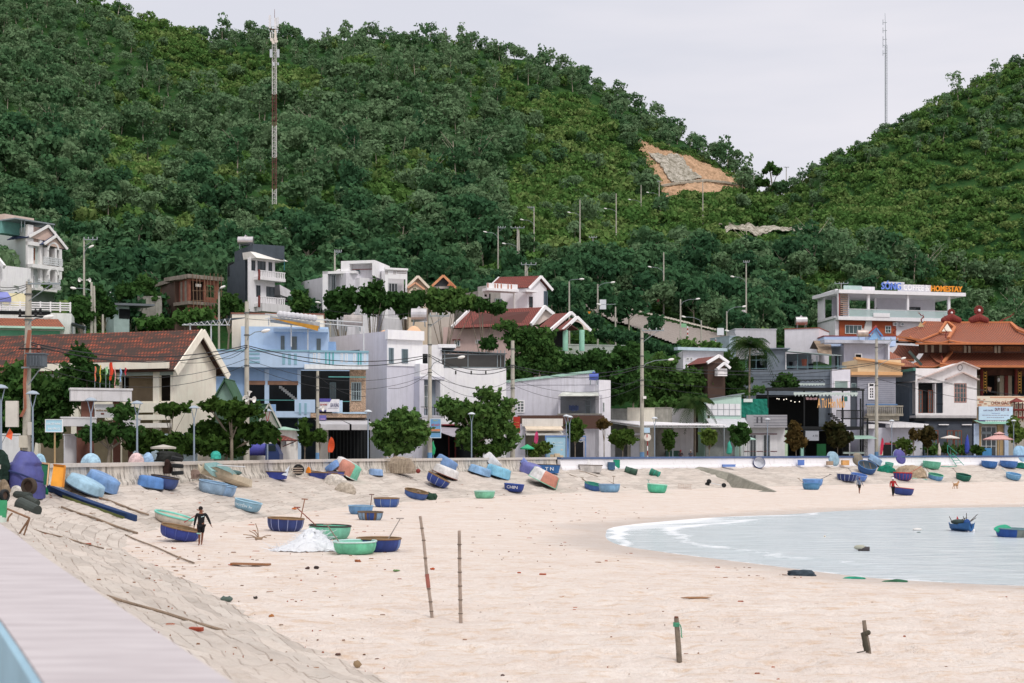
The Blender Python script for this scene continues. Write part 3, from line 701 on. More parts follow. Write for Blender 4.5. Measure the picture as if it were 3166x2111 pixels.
BRICK=tilemat('red_brick',('#96604f','#84503f'),(.18,.13,.10),.12,.3,.5)
def lvl(py,px,D): return EX+(HY-py)/F*D
def house(name,label,corners,top,depth=6,wall= None,recess=0,base= None,parapet=.0,roofmat= None,cat='house',group= None,bottom_py= None):
 """corners left to right as seen; faces between them; top = photo row at the first corner of the front (last) face"""
 wall=wall or W_();P2=[Vector(((c[0]-CX)/F*c[1],c[1])) for c in corners];faces=[Face(corners[i],corners[i+1]) for i in range(len(corners)-1)]
 f=faces[-1];zt=f.z(corners[-2][0],top)
 if len(P2)==2:back=[P2[1]-f.n*depth,P2[0]-f.n*depth]
 elif len(P2)==3:back=[P2[0]+P2[2]-P2[1]]
 else:back=[]
 fp=P2+back;c=sum(fp,Vector((0,0)))/len(fp)
 zb=base if base is not None else min(gz(p.x,p.y) for p in fp)-.3
 if bottom_py is not None:zb=f.z(corners[-2][0],bottom_py)
 t=thing(name,label,cat,(c.x,c.y,zb),group)
 mb=MB()
 core=list(fp)
 if recess:
  n=f.n;i=len(P2)-2;core[i]=P2[i]-n*recess;core[i+1]=P2[i+1]-n*recess
  if len(P2)==3:core=[P2[0],P2[1]-n*recess,P2[2]-n*recess]+back
 mb.prism([(p.x,p.y) for p in core],zb,zt)
 mb.build('wall',wall,t)
 if parapet or roofmat:
  mb=MB();cc=[p+(p-c).normalized()*.12 for p in fp]
  mb.prism([(p.x,p.y) for p in cc],zt+.002,zt+max(parapet,.12));mb.build('roof_edge',roofmat or wall,t)
 return t,faces,zt,zb
def holes(t,f,x0,y0,x1,y1,hs,m,th=.18,name='front_wall',out=0.0,zref= None):
 """a real wall slab with openings; hs = [(x0,y0,x1,y1)] in photo pixels"""
 xs=sorted({x0,x1,*[h[0] for h in hs],*[h[2] for h in hs]});ys=sorted({y0,y1,*[h[1] for h in hs],*[h[3] for h in hs]});zr=zref or (x0+x1)/2
 xs=[x for x in xs if x0<=x<=x1];ys=[y for y in ys if y0<=y<=y1];mb=MB()
 for j in range(len(ys)-1):
  run= None
  for i in range(len(xs)-1):
   mx,my=(xs[i]+xs[i+1])/2,(ys[j]+ys[j+1])/2;solid= not any(h[0]<mx<h[2] and h[1]<my<h[3] for h in hs)
   if solid and run is None:run=xs[i]
   if run is not None and (not solid or i==len(xs)-2):
    e=xs[i+1] if solid else xs[i];f.rect(mb,run,ys[j],e,ys[j+1],out-th,out,zr);run= None
 return mb.build(name,m,t)
def win(t,f,x0,y0,x1,y1,frame= None,glass= None,bars=(1,0),out=.02,fw=3.0,name='window',sill= False,zref= None):
 frame=frame or METW;mb=MB();zr=zref or (x0+x1)/2;fw=min(fw,(x1-x0)*.2)
 for r in ((x0,y0,x1,y0+fw),(x0,y1-fw,x1,y1),(x0,y0+fw,x0+fw,y1-fw),(x1-fw,y0+fw,x1,y1-fw)):f.rect(mb,*r,out-.04,out+.05,zr)
 nb,nh=bars
 for i in range(nb):x=x0+(x1-x0)*(i+1)/(nb+1);f.rect(mb,x-fw*.35,y0+fw,x+fw*.35,y1-fw,out-.02,out+.045,zr)
 for i in range(nh):y=y0+(y1-y0)*(i+1)/(nh+1);f.rect(mb,x0+fw,y-fw*.3,x1-fw,y+fw*.3,out-.02,out+.04,zr)
 o=mb.build(name,frame,t);mb=MB();f.rect(mb,x0+fw*.6,y0+fw*.6,x1-fw*.6,y1-fw*.6,out-.1,out+.006,zr);mb.build('pane',glass or GL,o); return o
def panel(t,f,x0,y0,x1,y1,m,o0=-.02,o1=.06,name='panel',zref= None,parent= None):
 mb=MB();f.rect(mb,x0,y0,x1,y1,o0,o1,zref); return mb.build(name,m,parent or t)
def rails(t,f,x0,y0,x1,y1,m,nbar=3,npost=6,out=.0,th=.05,name='railing',vertical= False):
 mb=MB();zr=(x0+x1)/2;k=1.4
 for i in range(nbar+1 if not vertical else 2):
  y=y0+(y1-y0)*i/(nbar if not vertical else 1);f.rect(mb,x0,y-k,x1,y+k,out-th,out,zr)
 for i in range(npost+1):
  x=x0+(x1-x0)*i/npost;f.rect(mb,x-.9,y0,x+.9,y1,out-th+.004,out-.004,zr)
 return mb.build(name,m,t)
def pipe(t,pts,r,m,name='post',n=6):mb=MB();mb.path(pts,r,n); return mb.build(name,m,t)
def roofslab(t,pts,m,th=.14,name='roof',uvs= None):
 """a roof plane: a,b along the ridge (left,right), c,d eave right,left"""
 a,b,c,d=[Vector(p) for p in pts];mb=MB();n=(b-a).cross(d-a).normalized();n=n if n.z>0 else -n
 L1=(b-a).length;L2=(c-d).length;H=((d-a).length+(c-b).length)/2;off=((d-a).dot((b-a).normalized()))
 mb.quad(a,b,c,d,[(0,H),(L1,H),(off+L2,0),(off,0)]);lo=[p-n*th for p in (a,b,c,d)]
 mb.quad(lo[3],lo[2],lo[1],lo[0],[(0,0)]*4)
 P4=[a,b,c,d]
 for i in range(4):mb.quad(P4[i],lo[i],lo[(i+1)%4],P4[(i+1)%4],[(0,0)]*4)
 return mb.build(name,m,t)
def beam(mb,a,b,w_,h):
 a=Vector(a);b=Vector(b);d=b-a;q=d.to_track_quat('Y','Z').to_matrix().to_4x4();mb.box((a+b)/2,(w_,d.length,h),M=q); return mb
def gable_roof(t,A,B,C,D_,ze,zr,m,over=.7,eave=.5,barge= None,th=.14,bw=.34):
 """plan points A far-left, B near, C right, D_ back; ridge runs parallel to AB, gables over BC and AD"""
 A,B,C,D_=[Vector((p[0],p[1])) for p in (A,B,C,D_)];u=(B-A).normalized();v=(C-B).normalized()
 M1=(B+C)/2+u*over;M0=(A+D_)/2-u*over;sl=(zr-ze)/((C-B).length/2);k=eave*sl
 r0=Vector((M0 .x,M0 .y,zr));r1=Vector((M1 .x,M1 .y,zr))
 def e(p,s,w_):q=p+u*s-v*w_; return Vector((q.x,q.y,ze-k))
 f1,f0=e(B,over,eave),e(A,-over,eave);b1,b0=e(C,over,-eave),e(D_,-over,-eave)
 roofslab(t,(r0,r1,f1,f0),m,th);roofslab(t,(r1,r0,b0,b1),m,th)
 mb=MB()
 for (P_,Q_,mm) in ((B,C,M1-u*over),(A,D_,M0+u*over)):
  s=1 if P_ is B else -1;o=u*s*.0
  a=Vector((P_.x,P_.y,ze));b=Vector((Q_.x,Q_.y,ze));c=Vector((mm.x,mm.y,zr-th*1.4));w3=Vector((u.x,u.y,0))*(-s*.2)
  mb=MB();mb.add([a,b,c,a+w3,b+w3,c+w3],[(0,1,2),(5,4,3),(0,3,4,1),(1,4,5,2),(2,5,3,0)]);mb.build('gable_wall',barge[1] if barge else m,t)
 if barge:
  for g in ((r1,f1,b1),(r0,f0,b0)):
   mb=MB();s=Vector((u.x,u.y,0))*(.06 if g[0] is r1 else -.06);dz=Vector((0,0,-bw*.32))
   beam(mb,g[0]+s+dz,g[1]+s+dz,.12,bw);beam(mb,g[0]+s*1.02+dz,g[2]+s*1.02+dz,.12,bw);mb.build('barge_board',barge[0],t)
 return r0,r1,f0,f1
def fp(px,D): return Vector(((px-CX)/F*D,D))
def tank(t,base,L,r,m,name='water_tank'):
 mb=MB();b=Vector(base);mb.tube(b+Vector((-L/2,0,r+.5)),b+Vector((L/2,0,r+.5)),r,r,16);mb.tube(b+Vector((-.1,0,2*r+.4)),b+Vector((.1,0,2*r+.62)),.18,.18,8)
 o=mb.build('drum',m,t,smooth= False);mb=MB()
 for sx in (-1,1):
  for sy in (-1,1):mb.tube(b+Vector((sx*L*.38,sy*r*.8,0)),b+Vector((sx*L*.34,sy*r*.55,r*.8+.4)),.035,.035,5)
 mb.build('stand',GREYM,t)
 return o
def tankthing(px,py,D,L,r,label,m= None):
 b=P(px,py,D);t=thing('water_tank',label,'water tank',b);tank(t,b,L,r,m or STEEL); return t
STEEL=mat('#c9c6c8',.28,.15,0,.85)
#  1 school with the old tile roof
WB=mat('#f4eadb',.85,.05,.25);WBS=mat('#efe9e2',.85,.05,.3)
B_,C_=fp(535,112),fp(667,118);v=(C_-B_).normalized();u=Vector((v.y,-v.x));
if u.x<0:u=-u
A_=B_-u*26;D__=C_-u*26;ze=lvl(1118,535,112);zr=lvl(1021,605,115.5)
c=(A_+C_)/2;t=thing('school_building','long cream school with a weathered orange tile roof and a round gable vent','school',(c.x,c.y,STREET))
mb=MB();rc=2.6;Ar,Br=A_+v*rc,B_+v*rc;mb.prism([tuple(p) for p in (Ar,Br,C_,D__)],STREET,ze);mb.build('wall',mat('#a8977f',.9,.12),t)
gw=MB();g2=B_+u*.0;gw.prism([tuple(p) for p in (B_-u*.25,B_+u*.03,C_+u*.03,C_-u*.25)],STREET-.1,ze-.002)
gwo=gw.build('gable_end_wall',WB,t)
gable_roof(t,A_,B_,C_,D__,ze,zr,TILE_OLD,.7,.8,(WB,WB),.16,.62)
fs=Face((CX+(A_.x)/A_.y*F,A_.y),(535,112));ff=fs
panel(t,fs,60,1119,536,1141,WB,.55,.95,'eave_fascia',500)
for x0,x1 in ((475,494),(350,372),(222,245),(100,120)):panel(t,fs,x0,1141,x1,1440,WB,-.25,.1,'column',480)
panel(t,fs,60,1240,535,1262,WB,-2.6,.02,'floor_slab',480)
for y0,y1 in ((1245,1275),(1282,1298),(1308,1322)):panel(t,fs,330,y0,535,y1,WB if y0<1300 else WBS,.12,.24,'balustrade',480)
panel(t,fs,60,1148,535,1160,mat('#b9c6c4',.8),-.1,.02,'sunshade_beam',480)
win(t,Face((CX+Ar.x/Ar.y*F,Ar.y),(CX+Br.x/Br.y*F,Br.y)),380,1165,398,1200,DARKW,DARK)
panel(t,Face((CX+Ar.x/Ar.y*F,Ar.y),(CX+Br.x/Br.y*F,Br.y)),498,1150,530,1240,DARKW,0,.04,'door')
fg=Face((535,112),(667,118));mb=MB()
for i in range(9):
 a=-1+2*i/8;h=5.5*math.sqrt(max(0,1-a*a))*1.15
 if h>1.0 and i%2==0:fg.rect(mb,579-h,1089+a*17-1.6,579+h,1089+a*17+1.6,.0,.05,579)
mb.build('vent',DARK,t)
for i,(x0,x1,y0,D,lb) in enumerate(((0,62,1345,100,'white yard wall behind the small orange flag'),(200,238,1346,97,'white yard wall left of the brown gate pillars'),(405,610,1346,101,'white and blue yard wall behind the clipped hedge'))):
 f=Face((x0,D),(x1,D+.5));mb=MB();f.rect(mb,x0,y0,x1,1450,-.2,0);f.rect(mb,x0-2,y0-5,x1+2,y0-.5,-.26,.06)
 for k in range(int((x1-x0)/14)):f.rect(mb,x0+5+k*14,y0+8,x0+8+k*14,y0+30,.003,.02)
 solo(mb,'yard_wall',mat(('#e4e3e6','#e4e3e6','#c4dbe9')[i],.8,.05,.3),lb,'wall')
f=Face((180,96),(440,98));c=f.xy(300);t=thing('school_gate','brown pillared gate with three white slabs and a name board in front of the school','gate',(c.x,c.y,STREET))
BR=mat('#7a5348',.85,.15)
for x0,x1,o,y in ((253,292,-.3,1238),(352,374,-.3,1238),(238,252,0,1318),(398,411,0,1322)):panel(t,f,x0,y,x1,1450,BR,-.45+o,.05+o,'pillar',300)
panel(t,f,218,1206,406,1240,W_('#dcdadd',.4),-.9,.35,'top_slab',300);panel(t,f,215,1200,409,1206,W_('#dcdadd',.4),-.98,.42,'slab_edge',300)
panel(t,f,190,1294,297,1318,W_('#dad9dc',.4),-.5,.3,'side_slab',300);panel(t,f,373,1296,432,1321,W_('#dad9dc',.4),-.5,.3,'side_slab',300)
panel(t,f,187,1289,299,1294,W_('#dad9dc',.4),-.54,.34,'slab_edge',300);panel(t,f,370,1291,435,1296,W_('#dad9dc',.4),-.54,.34,'slab_edge',300)
nb_=panel(t,f,293,1249,352,1291,W_('#cfd0d2',.2),-.1,.0,'name_board',300)
a,b_=f.xy(296,.004),f.xy(349,.004);textmesh('TRƯỜNG MẦM NON',mat('#8a6a35',.6),'lettering',nb_,a,b_,f.z(300,1271),f.z(300,1264),f.n,.03)
panel(t,f,312,1276,322,1281,mat('#7c4a44'),.0,.03,'emblem',300,nb_)
for i,(x,y0,y1,cc,w_,lb) in enumerate(((294,1132,1178,'#e07e5e',5,'faded orange'),(310,1128,1182,'#f0c04a',3.4,'yellow'),(328,1133,1160,'#9fd6a2',8,'pale green'),(340,1120,1175,'#d8452a',12,'large bright red'),(356,1135,1200,'#e6a59a',3.4,'narrow pink'),(372,1138,1180,'#9ab8de',6,'pale blue'),(387,1136,1160,'#c23540',6,'small dark red'))):
 p=f.xy(x,-.2);zb=f.z(x,1200);t=thing('flag','%s flag on a thin staff on top of the school gate slab'%lb,'flag',(p.x,p.y,zb),'flags on the school gate')
 mb=MB();mb.tube((p.x,p.y,zb),(p.x,p.y,f.z(x,y0)),.02,.015,5);mb.build('staff',GREYM,t);mb=MB();k=97/F;rows=9
 for j in range(rows):
  y=y0+(y1-y0)*j/(rows-1);ww=w_*(1-.75*abs(j/(rows-1)-.35));o=math.sin(j*1.1+i)*1.4
  z=f.z(x,y);mb.v+=[(p.x+o*k,p.y-.02,z),(p.x+(o+ww*.5)*k,p.y-.12,z),(p.x+(o+ww)*k,p.y-.03,z)]
 for j in range(rows-1):
  for q in (0,1):mb.f.append([j*3+q,j*3+q+1,j*3+4+q,j*3+3+q]);mb.mi.append(0)
 mb.build('cloth',mat(cc,.8,.15),t)
#  2 upper left houses
t,fa,zt,zb=house('tall_house','tall pale green side walled house with stacked arched balconies and small blue gables, far left',[(-60,196),(80,184),(174,188)],700,wall=mat('#b4bdba',.85,.05,.15))
f=fa[1];WF=W_('#ecebea',.2);PK=mat('#cbb3a6',.85,.06)
for x0,y0,x1,y1,o in ((80,700,98,900,.35),(116,740,124,900,.5),(165,765,173,900,1.2),(128,765,133,820,1.2),(152,765,157,820,1.2),(130,832,136,872,1.2),(153,832,159,872,1.2)):panel(t,f,x0,y0,x1,y1,WF,-.05,o,'pilaster',120)
panel(t,f,80,752,118,763,WF,-.05,.6,'cornice',120);panel(t,f,80,822,176,833,WF,-.05,1.3,'balcony_floor',120);panel(t,f,80,896,190,903,WF,-.05,1.8,'terrace_floor',120)
panel(t,f,98,703,165,752,PK,-.02,.06,'wall_panel',120);panel(t,f,84,803,106,822,PK,-.02,.08,'wall_panel',120)
win(t,f,88,766,106,803,WOOD,GL,(1,0),.1);win(t,f,131,768,150,820,WOOD,GL,(1,1),.05,name='door');win(t,f,86,850,106,895,METW,GL,(1,0),.1);win(t,f,133,850,152,896,WOOD,GL,(1,0),.05,name='door')
for y,yb in ((758,775),(838,852)):
 mb=MB()
 for i in range(10):
  a0,a1=math.pi*i/10,math.pi*(i+1)/10;c0=f.pt(145-16*math.cos(a0),yb-22*math.sin(a0),1.2);c1=f.pt(145-16*math.cos(a1),yb-22*math.sin(a1),1.2);beam(mb,c0,c1,.25,.22)
 mb.build('arch',WF,t)
for x0,x1,ya,yb,xm,o in ((76,182,740,697,136,.9),(112,184,758,727,150,1.6)):
 mb=MB();m_,l_,r_=f.pt(xm,yb,o,120),f.pt(x0,ya,o,120),f.pt(x1,ya+6,o,120);beam(mb,m_,l_,.15,.32);beam(mb,m_,r_,.15,.32);mb.build('barge_board',WF,t)
 bk=Vector((-f.n.x,-f.n.y,0))*4.5
 for e in (l_,r_):roofslab(t,(m_+bk,m_,e,e+bk),TILE_BLUE,.1)
 mb=MB();mb.add([m_-Vector((f.n.x,f.n.y,0))*.3,l_-Vector((f.n.x,f.n.y,0))*.3,r_-Vector((f.n.x,f.n.y,0))*.3],[(0,1,2)]);mb.build('gable_wall',PK,t)
rails(t,f,116,800,174,820,METW,3,12,1.25);rails(t,f,100,876,176,895,METW,3,12,1.7)
bx=MB();f.rect(bx,37,664,128,684,-3,-1.5,80);bx.build('roof_room',mat('#cdb9ae',.85),t);bx=MB();f.rect(bx,37,684,128,722,-3.5,-2.0,80);bx.build('roof_room_wall',mat('#6fa39c',.85),t)
mb=MB();f.rect(mb,35,681,158,685,-3,.8,80);mb.build('canopy',GREYM,t)
for x in (57,67,155):pipe(t,[f.pt(x,685,.6,80),f.pt(x,722,.6,80)],.05,GREYM)
t,fa,zt,zb=house('white_house','white house cut off by the left edge under a white gable',[(-40,176),(6,174)],826,wall=W_(),depth=4)
mb=MB();f=fa[0];beam(mb,f.pt(-12,782,.4),f.pt(22,826,.4),.3,.5);mb.build('barge_board',W_(),t)
panel(t,f,-40,873,17,905,W_(),-.1,.7,'balcony')
t,fa,zt,zb=house('terrace_house','low house with white slatted terrace rails, orange roof strip and green wall',[(-40,150),(221,152)],963,wall=W_('#dfe3df',.4),depth=7)
f=fa[0];GRN=mat('#6fae92',.85,.1)
panel(t,f,-40,1022,185,1060,GRN,.02,.14,'green_wall',100);panel(t,f,-40,1012,200,1018,mat('#b8dccb'),.02,1.5,'eave_edge',100)
a,b_,c_,d_=f.pt(-60,985,.1,100),f.pt(180,985,.1,100),f.pt(203,1013,1.5,100),f.pt(-60,1013,1.5,100);roofslab(t,(a,b_,c_,d_),TILE_ORANGE)
panel(t,f,-40,962,156,973,DARK,.01,.05,'painted_shadow_strip',100)  # dark strip painting the shade below the terrace rail
mb=MB()
for y in (935,942,949,956):f.rect(mb,-40,y-1.7,220,y+1.7,-.1,0,100)
for x in (0,30,62,95,125,156,186,217):f.rect(mb,x-2.2,931,x+2.2,963,-.16,.04,100)
mb.build('terrace_rail',W_(),t)
panel(t,f,0,900,80,935,mat('#e6dcb4',.8,.08),-4,-2.5,'yellow_wall',100)
mb=MB();q0=f.pt(-30,900,-1.5,100);q1=f.pt(18,900,-1.5,100);q2=f.pt(36,922,.3,100);q3=f.pt(-30,922,.3,100);mb.quad(q0,q1,q2,q3);mb.quad(q3,q2,q2-Vector((0,0,.45)),q3-Vector((0,0,.45)));mb.build('parasol',mat('#7f86c4',.8),t)
def openroof(name,label,px0,px1,y,D,posts,slope=6,m= None,dep=4,cat='shelter'):
 f=Face((px0,D),(px1,D+.5));c=f.xy((px0+px1)/2);zb=gz(c.x,c.y);t=thing(name,label,cat,(c.x,c.y,zb))
 roofslab(t,(f.pt(px0,y-slope,-dep),f.pt(px1,y,-dep),f.pt(px1,y+2,.3),f.pt(px0,y-slope+3,.3)),m or mat('#3f4a52',.6,.1),.08)
 for x in posts:pipe(t,[f.pt(x,y,0),Vector((*f.xy(x),zb))],.06,GREYM);pipe(t,[f.pt(x,y-3,-dep*.9),Vector((*f.xy(x,-dep*.9),zb))],.06,GREYM)
 return t,f
openroof('lean_to','dark lean-to roof on thin posts left of the grey road poles',222,268,1008,150,(225,264),14)
t,fa,zt,zb=house('unfinished_house','unfinished red brick house with scaffolding poles and open dark rooms',[(497,178),(582,170),(677,173)],862,wall=BRICK,recess=3)
f=fa[1];bk=mat('#8f5f50',.9,.2);CN=mat('#8e857b',.9,.25,.4)
holes(t,f,582,862,677,985,[(590,868,630,931),(638,876,664,915),(592,950,622,985),(636,950,664,985)],mat('#93604f',.9,.2),.2,zref=600)
panel(t,fa[0],497,862,583,932,mat('#8d5c4e',.9,.2),.01,.03,'side_brick',582)
for x in (505,516,530,545,560,573):panel(t,fa[0],x,866,x+5,932,CN,.03,.09,'side_pillar',582)
panel(t,f,577,932,682,942,CN,-3,.4,'floor_slab',600);panel(t,fa[0],495,932,583,942,CN,-.1,.12,'floor_slab',582)
panel(t,f,575,850,684,862,CN,-5,.5,'roof_slab',600);panel(t,fa[0],490,850,583,862,CN,-.1,.5,'roof_slab',582)
mb=MB()
for x in (586,598,608,622,632,640,652,664,674):mb.tube(f.pt(x+rnd.uniform(-3,3),985,.9),f.pt(x,846+rnd.random()*8,.7),.05,.04,5)
for y in (900,930):mb.tube(f.pt(583,y,.8),f.pt(678,y+2,.8),.04,.04,5)
mb.build('scaffolding',mat('#7b6350',.9),t)
panel(t,f,602,878,618,887,W_('#cfcac2'),.2,.25,'pale_board',610)
t,fa,zt,zb=house('slate_grey_house','narrow dark grey three storey house with white balcony balusters',[(703,184),(782,174),(866,177)],792,wall=mat('#4d565f',.85,.12,.3),recess=1.6)
f=fa[1];RD=mat('#7d3a35',.8)
pl=Face((703,184),(782,174));SLG=mat('#4a535c',.85,.12,.2);SLG2=mat('#5d666e',.85,.12,.2)
mb=MB();r0=pl.pt(703,812,0,740);r1=pl.pt(727,783,0,740);r2=pl.pt(782,783,0,740)
mb.prism([tuple(pl.xy(725,0)),tuple(pl.xy(782,0)),tuple(pl.xy(782,-4)),tuple(pl.xy(725,-4))],pl.z(740,812),pl.z(740,772));mb.build('stair_head',SLG,t)
panel(t,pl,703,876,740,930,SLG2,.01,.04,'plaster_patch',740)
win(t,pl,706,812,724,852,BLKM,DARK,(2,2),.03)
holes(t,f,768,800,850,965,[(777,806,790,838),(796,806,822,838),(830,806,842,838),(792,882,806,918),(823,882,850,920)],W_('#e2e1e4',.2),.16,zref=800)
for r in ((777,806,790,838),(796,806,822,838),(830,806,842,838),(792,882,806,918),(823,882,850,920)):win(t,f,*r,mat('#39424a'),GL,(1,0),-.12,1.6)
mb=MB();a=f.pt(772,783,.3,800);mb.hexa([f.pt(775,802,1.2,800),f.pt(872,802,1.2,800),f.pt(872,802,-1.5,800),f.pt(775,802,-1.5,800)],[f.pt(772,781,.1,800),f.pt(852,781,.1,800),f.pt(852,781,-1.5,800),f.pt(772,781,-1.5,800)]);mb.build('roof_canopy',W_('#e8e5e0'),t)
for y0,y1 in ((838,867),(918,950)):
 mb=MB();f.rect(mb,787,y0,866,y0+2.5,.95,1.1,800);f.rect(mb,785,y1-10,866,y1,-.1,1.12,800)
 for k in range(14):f.rect(mb,790+k*5.5,y0+2.5,792.6+k*5.5,y1-10,.98,1.07,800)
 mb.build('balcony',W_('#e6e4e6',.2),t);panel(t,f,784,y0-1,787,y1+2,RD,.9,1.14,'corner_post',800)
panel(t,f,787,940,872,965,W_('#d8d6d8'),.4,1.6,'awning',800)
pipe(t,[f.pt(862,800,1.1),f.pt(862,838,1.1)],.04,mat('#3f7f90'))
b_=f.pt(760,772,-3,800);tankthing(760,771,177,1.9,.55,'shiny steel water tank on a stand on the dark grey house',STEEL)
t,fa,zt,zb=house('white_house','small white house with a sloping roof squeezed right of the dark grey house',[(866,180),(900,181)],900,wall=W_('#dedce0'),depth=6)
mb=MB();f=fa[0];mb.hexa([f.pt(862,912,.4),f.pt(902,925,.4),f.pt(902,925,-6),f.pt(862,912,-6)],[f.pt(862,880,.2),f.pt(895,898,.2),f.pt(895,898,-6),f.pt(862,880,-6)]);mb.build('roof',W_('#cfcdd2'),t);panel(t,f,864,945,902,962,W_(),.0,.9,'balcony');panel(t,f,866,930,900,945,DARK,.01,.04,'opening')
t,fa,zt,zb=house('shed','small turquoise hillside shed behind the tall utility pole',[(225,178),(286,178)],890,wall=mat('#7fc0c6',.8,.1),depth=4,cat='shed');win(t,fa[0],236,897,243,906);win(t,fa[0],250,898,257,907)
t,fa,zt,zb=house('shed','small white hillside shed between dark tree crowns',[(328,185),(360,185)],902,wall=W_(),depth=4,cat='shed')
t,fa,zt,zb=house('lean_to','low shelter with a pale awning beside the blue tarpaulin heap',[(352,166),(400,167)],945,wall=mat('#9fb3b0',.8),depth=3,cat='shelter');panel(t,fa[0],368,955,402,985,DARK,0,.05,'opening');
mb=MB();f=fa[0];mb.hexa([f.pt(345,945,1),f.pt(470,948,1),f.pt(470,948,-2),f.pt(345,945,-2)],[f.pt(345,938,1),f.pt(470,942,1),f.pt(470,942,-2),f.pt(345,938,-2)]);mb.build('roof',mat('#6a7076',.6),t)
mb=MB();c=hitland(442,985,134)
mb.ball(c+Vector((0,0,.6)),1.25,12,8,(1.05,.8,.95));mb.ball(c+Vector((-.9,0,.45)),.8,10,7,(1,.8,.9));mb.ball(c+Vector((1.0,0,.35)),.7,10,7,(1,.8,.8))
for i,v in enumerate(mb.v):n_=(float(vnoise(v[0]*1.0,v[2]*1.0+v[1],.35,2))-.5)*.35;mb.v[i]=(v[0]+n_,v[1]+n_,v[2]+n_)
solo(mb,'tarpaulin_heap',mat('#5a5fb0',.6,.2),'heap under a crumpled blue tarpaulin in front of the unfinished brick house','tarpaulin',c)
for i,(x0,x1,y0,y1,D,lb) in enumerate(((365,425,905,950,172,'old concrete wall left of the brick house'),(425,500,915,960,171,'mossy concrete wall touching the brick house'))):
 f=Face((x0,D),(x1,D));mb=MB();f.rect(mb,x0,y0,x1,y1+40,-.2,0);solo(mb,'garden_wall',CONC,lb,'wall')
f=Face((572,134),(722,132));c=f.xy(640);t=thing('steel_canopy','dark sheet canopy on white steel trusses left of the cream block','canopy',(c.x,c.y,STREET+1))
roofslab(t,(f.pt(575,998,-2),f.pt(722,975,-2),f.pt(722,985,.6),f.pt(575,1003,.6)),mat('#4a535a',.6),.08)
mb=MB();
for k in range(8):x=580+k*18;mb.tube(f.pt(x,1003-k*2.2,.6),f.pt(x+9,1006,.6),.035,.035,4);mb.tube(f.pt(x+9,1006,.6),f.pt(x+18,1003-(k+1)*2.2,.6),.035,.035,4)
mb.tube(f.pt(575,1006,.6),f.pt(722,1006,.6),.045,.045,5);mb.build('truss',METW,t)
for x in (598,662):pipe(t,[f.pt(x,1006,.5),Vector((*f.xy(x,.5),STREET+1))],.07,METW)
t,fa,zt,zb=house('cream_block','plain cream walled block behind the blue house',[(717,136),(1000,137)],970,wall=mat('#e6dccb',.85,.05,.2),depth=9,parapet=.1,roofmat=mat('#8a5a4a',.8),cat='building')
#  blue house
BL=mat('#b5cce6',.8,.05,.12);BLD=mat('#93b3d9',.8,.05,.12);BLL=mat('#bcd6ec',.8,.04,.1);TEAL=mat('#86aebf',.8,.05);TEALD=mat('#4fa9ac',.7,.05)
TILEW=mat('#c2a68e',.6,.45,0,0,.3,9.0)
t,fa,zt,zb=house('blue_house','light blue three storey house with teal railings, tile clad corner and wide dark verandas',[(667,127),(1131,129)],1087,depth=9,wall=BL,recess=3.4)
f=fa[0]
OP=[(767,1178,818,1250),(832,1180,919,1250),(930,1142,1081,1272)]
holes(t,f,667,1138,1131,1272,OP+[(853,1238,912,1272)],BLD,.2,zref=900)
for r in OP:panel(t,f,r[0]-4,r[1]-3,r[2]+4,r[3]+20,mat('#14181b',.9,.3),-3.38,-3.3,'room_shade_panel',900)  # near-black panels put the unlit rooms' shade into colour behind each opening
panel(t,f,1081,1142,1131,1272,TILEW,.005,.08,'tiled_wall',900);win(t,f,1086,1180,1117,1238,mat('#9fb0b4'),GL,(3,1),.12,3,zref=900)
panel(t,f,667,1086,956,1138,BL,.0,1.1,'parapet',900);panel(t,f,956,1088,1137,1128,BLL,.1,1.3,'parapet',900);panel(t,f,941,1128,1137,1142,W_('#e6ebf2'),.0,1.3,'parapet_base',900)
panel(t,f,660,1084,956,1089,TEAL,-.1,1.18,'coping',900);panel(t,f,956,1085,1138,1091,TEAL,-.1,1.4,'coping',900)
mb=MB()
for k in range(3):f.rect(mb,770,1094+k*13,804,1100+k*13,1.1,1.14,900);f.rect(mb,873+k*18,1095,882+k*18,1129,1.1,1.14,900)
mb.build('inlay',TEAL,t);mb=MB()
for x in (1005,1016,1027,1104,1112):f.rect(mb,x,1089,x+3.6,1128,1.3,1.36,900)
mb.build('inlay',TEALD,t);mb=MB()
for x in (968,982,1052,1066,1091,1123):
 for r in ((x,1094,x+7,1096),(x,1119,x+7,1121),(x,1096,x+2,1119),(x+5,1096,x+7,1119)):f.rect(mb,*r,1.3,1.34,900)
mb.build('inlay',W_(),t)
for x0,x1 in ((818,832),(919,930),(755,767)):panel(t,f,x0,1142,x1,1258,BL if x0!=755 else BLD,.003,.1,'pillar',900)
for x0,x1 in ((766,820),(828,922)):panel(t,f,x0,1178,x1,1190,mat('#8a6a58',.9,.2),.01,.16,'bamboo_blind',900)
panel(t,f,850,1272,960,1291,BL,-3.2,1.0,'floor_slab',900);panel(t,f,911,1236,974,1276,BL,.7,1.05,'balustrade',900);panel(t,f,1026,1238,1058,1278,BLL,.7,1.05,'balustrade',900)
panel(t,f,960,1278,1133,1291,TILEW,-3.2,1.2,'floor_slab',900);panel(t,f,1058,1275,1133,1279,BLL,.8,1.3,'slab_edge',900)
panel(t,f,924,1247,931,1281,TEAL,1.05,1.08,'inlay',900);panel(t,f,941,1247,948,1281,TEAL,1.05,1.08,'inlay',900)
for r in ((785,1237,911,1239),(1058,1240,1082,1242),(1015,1164,1130,1167)):panel(t,f,*r,mat('#5fa3a0'),.9,.96,'handrail',900)
mb=MB()
for k in range(9):f.rect(mb,862+k*6.5,1190+k*5.2,872+k*6.5,1198+k*5.2,-2.6,-2.0,900)
mb.build('stair',CONCL,t)
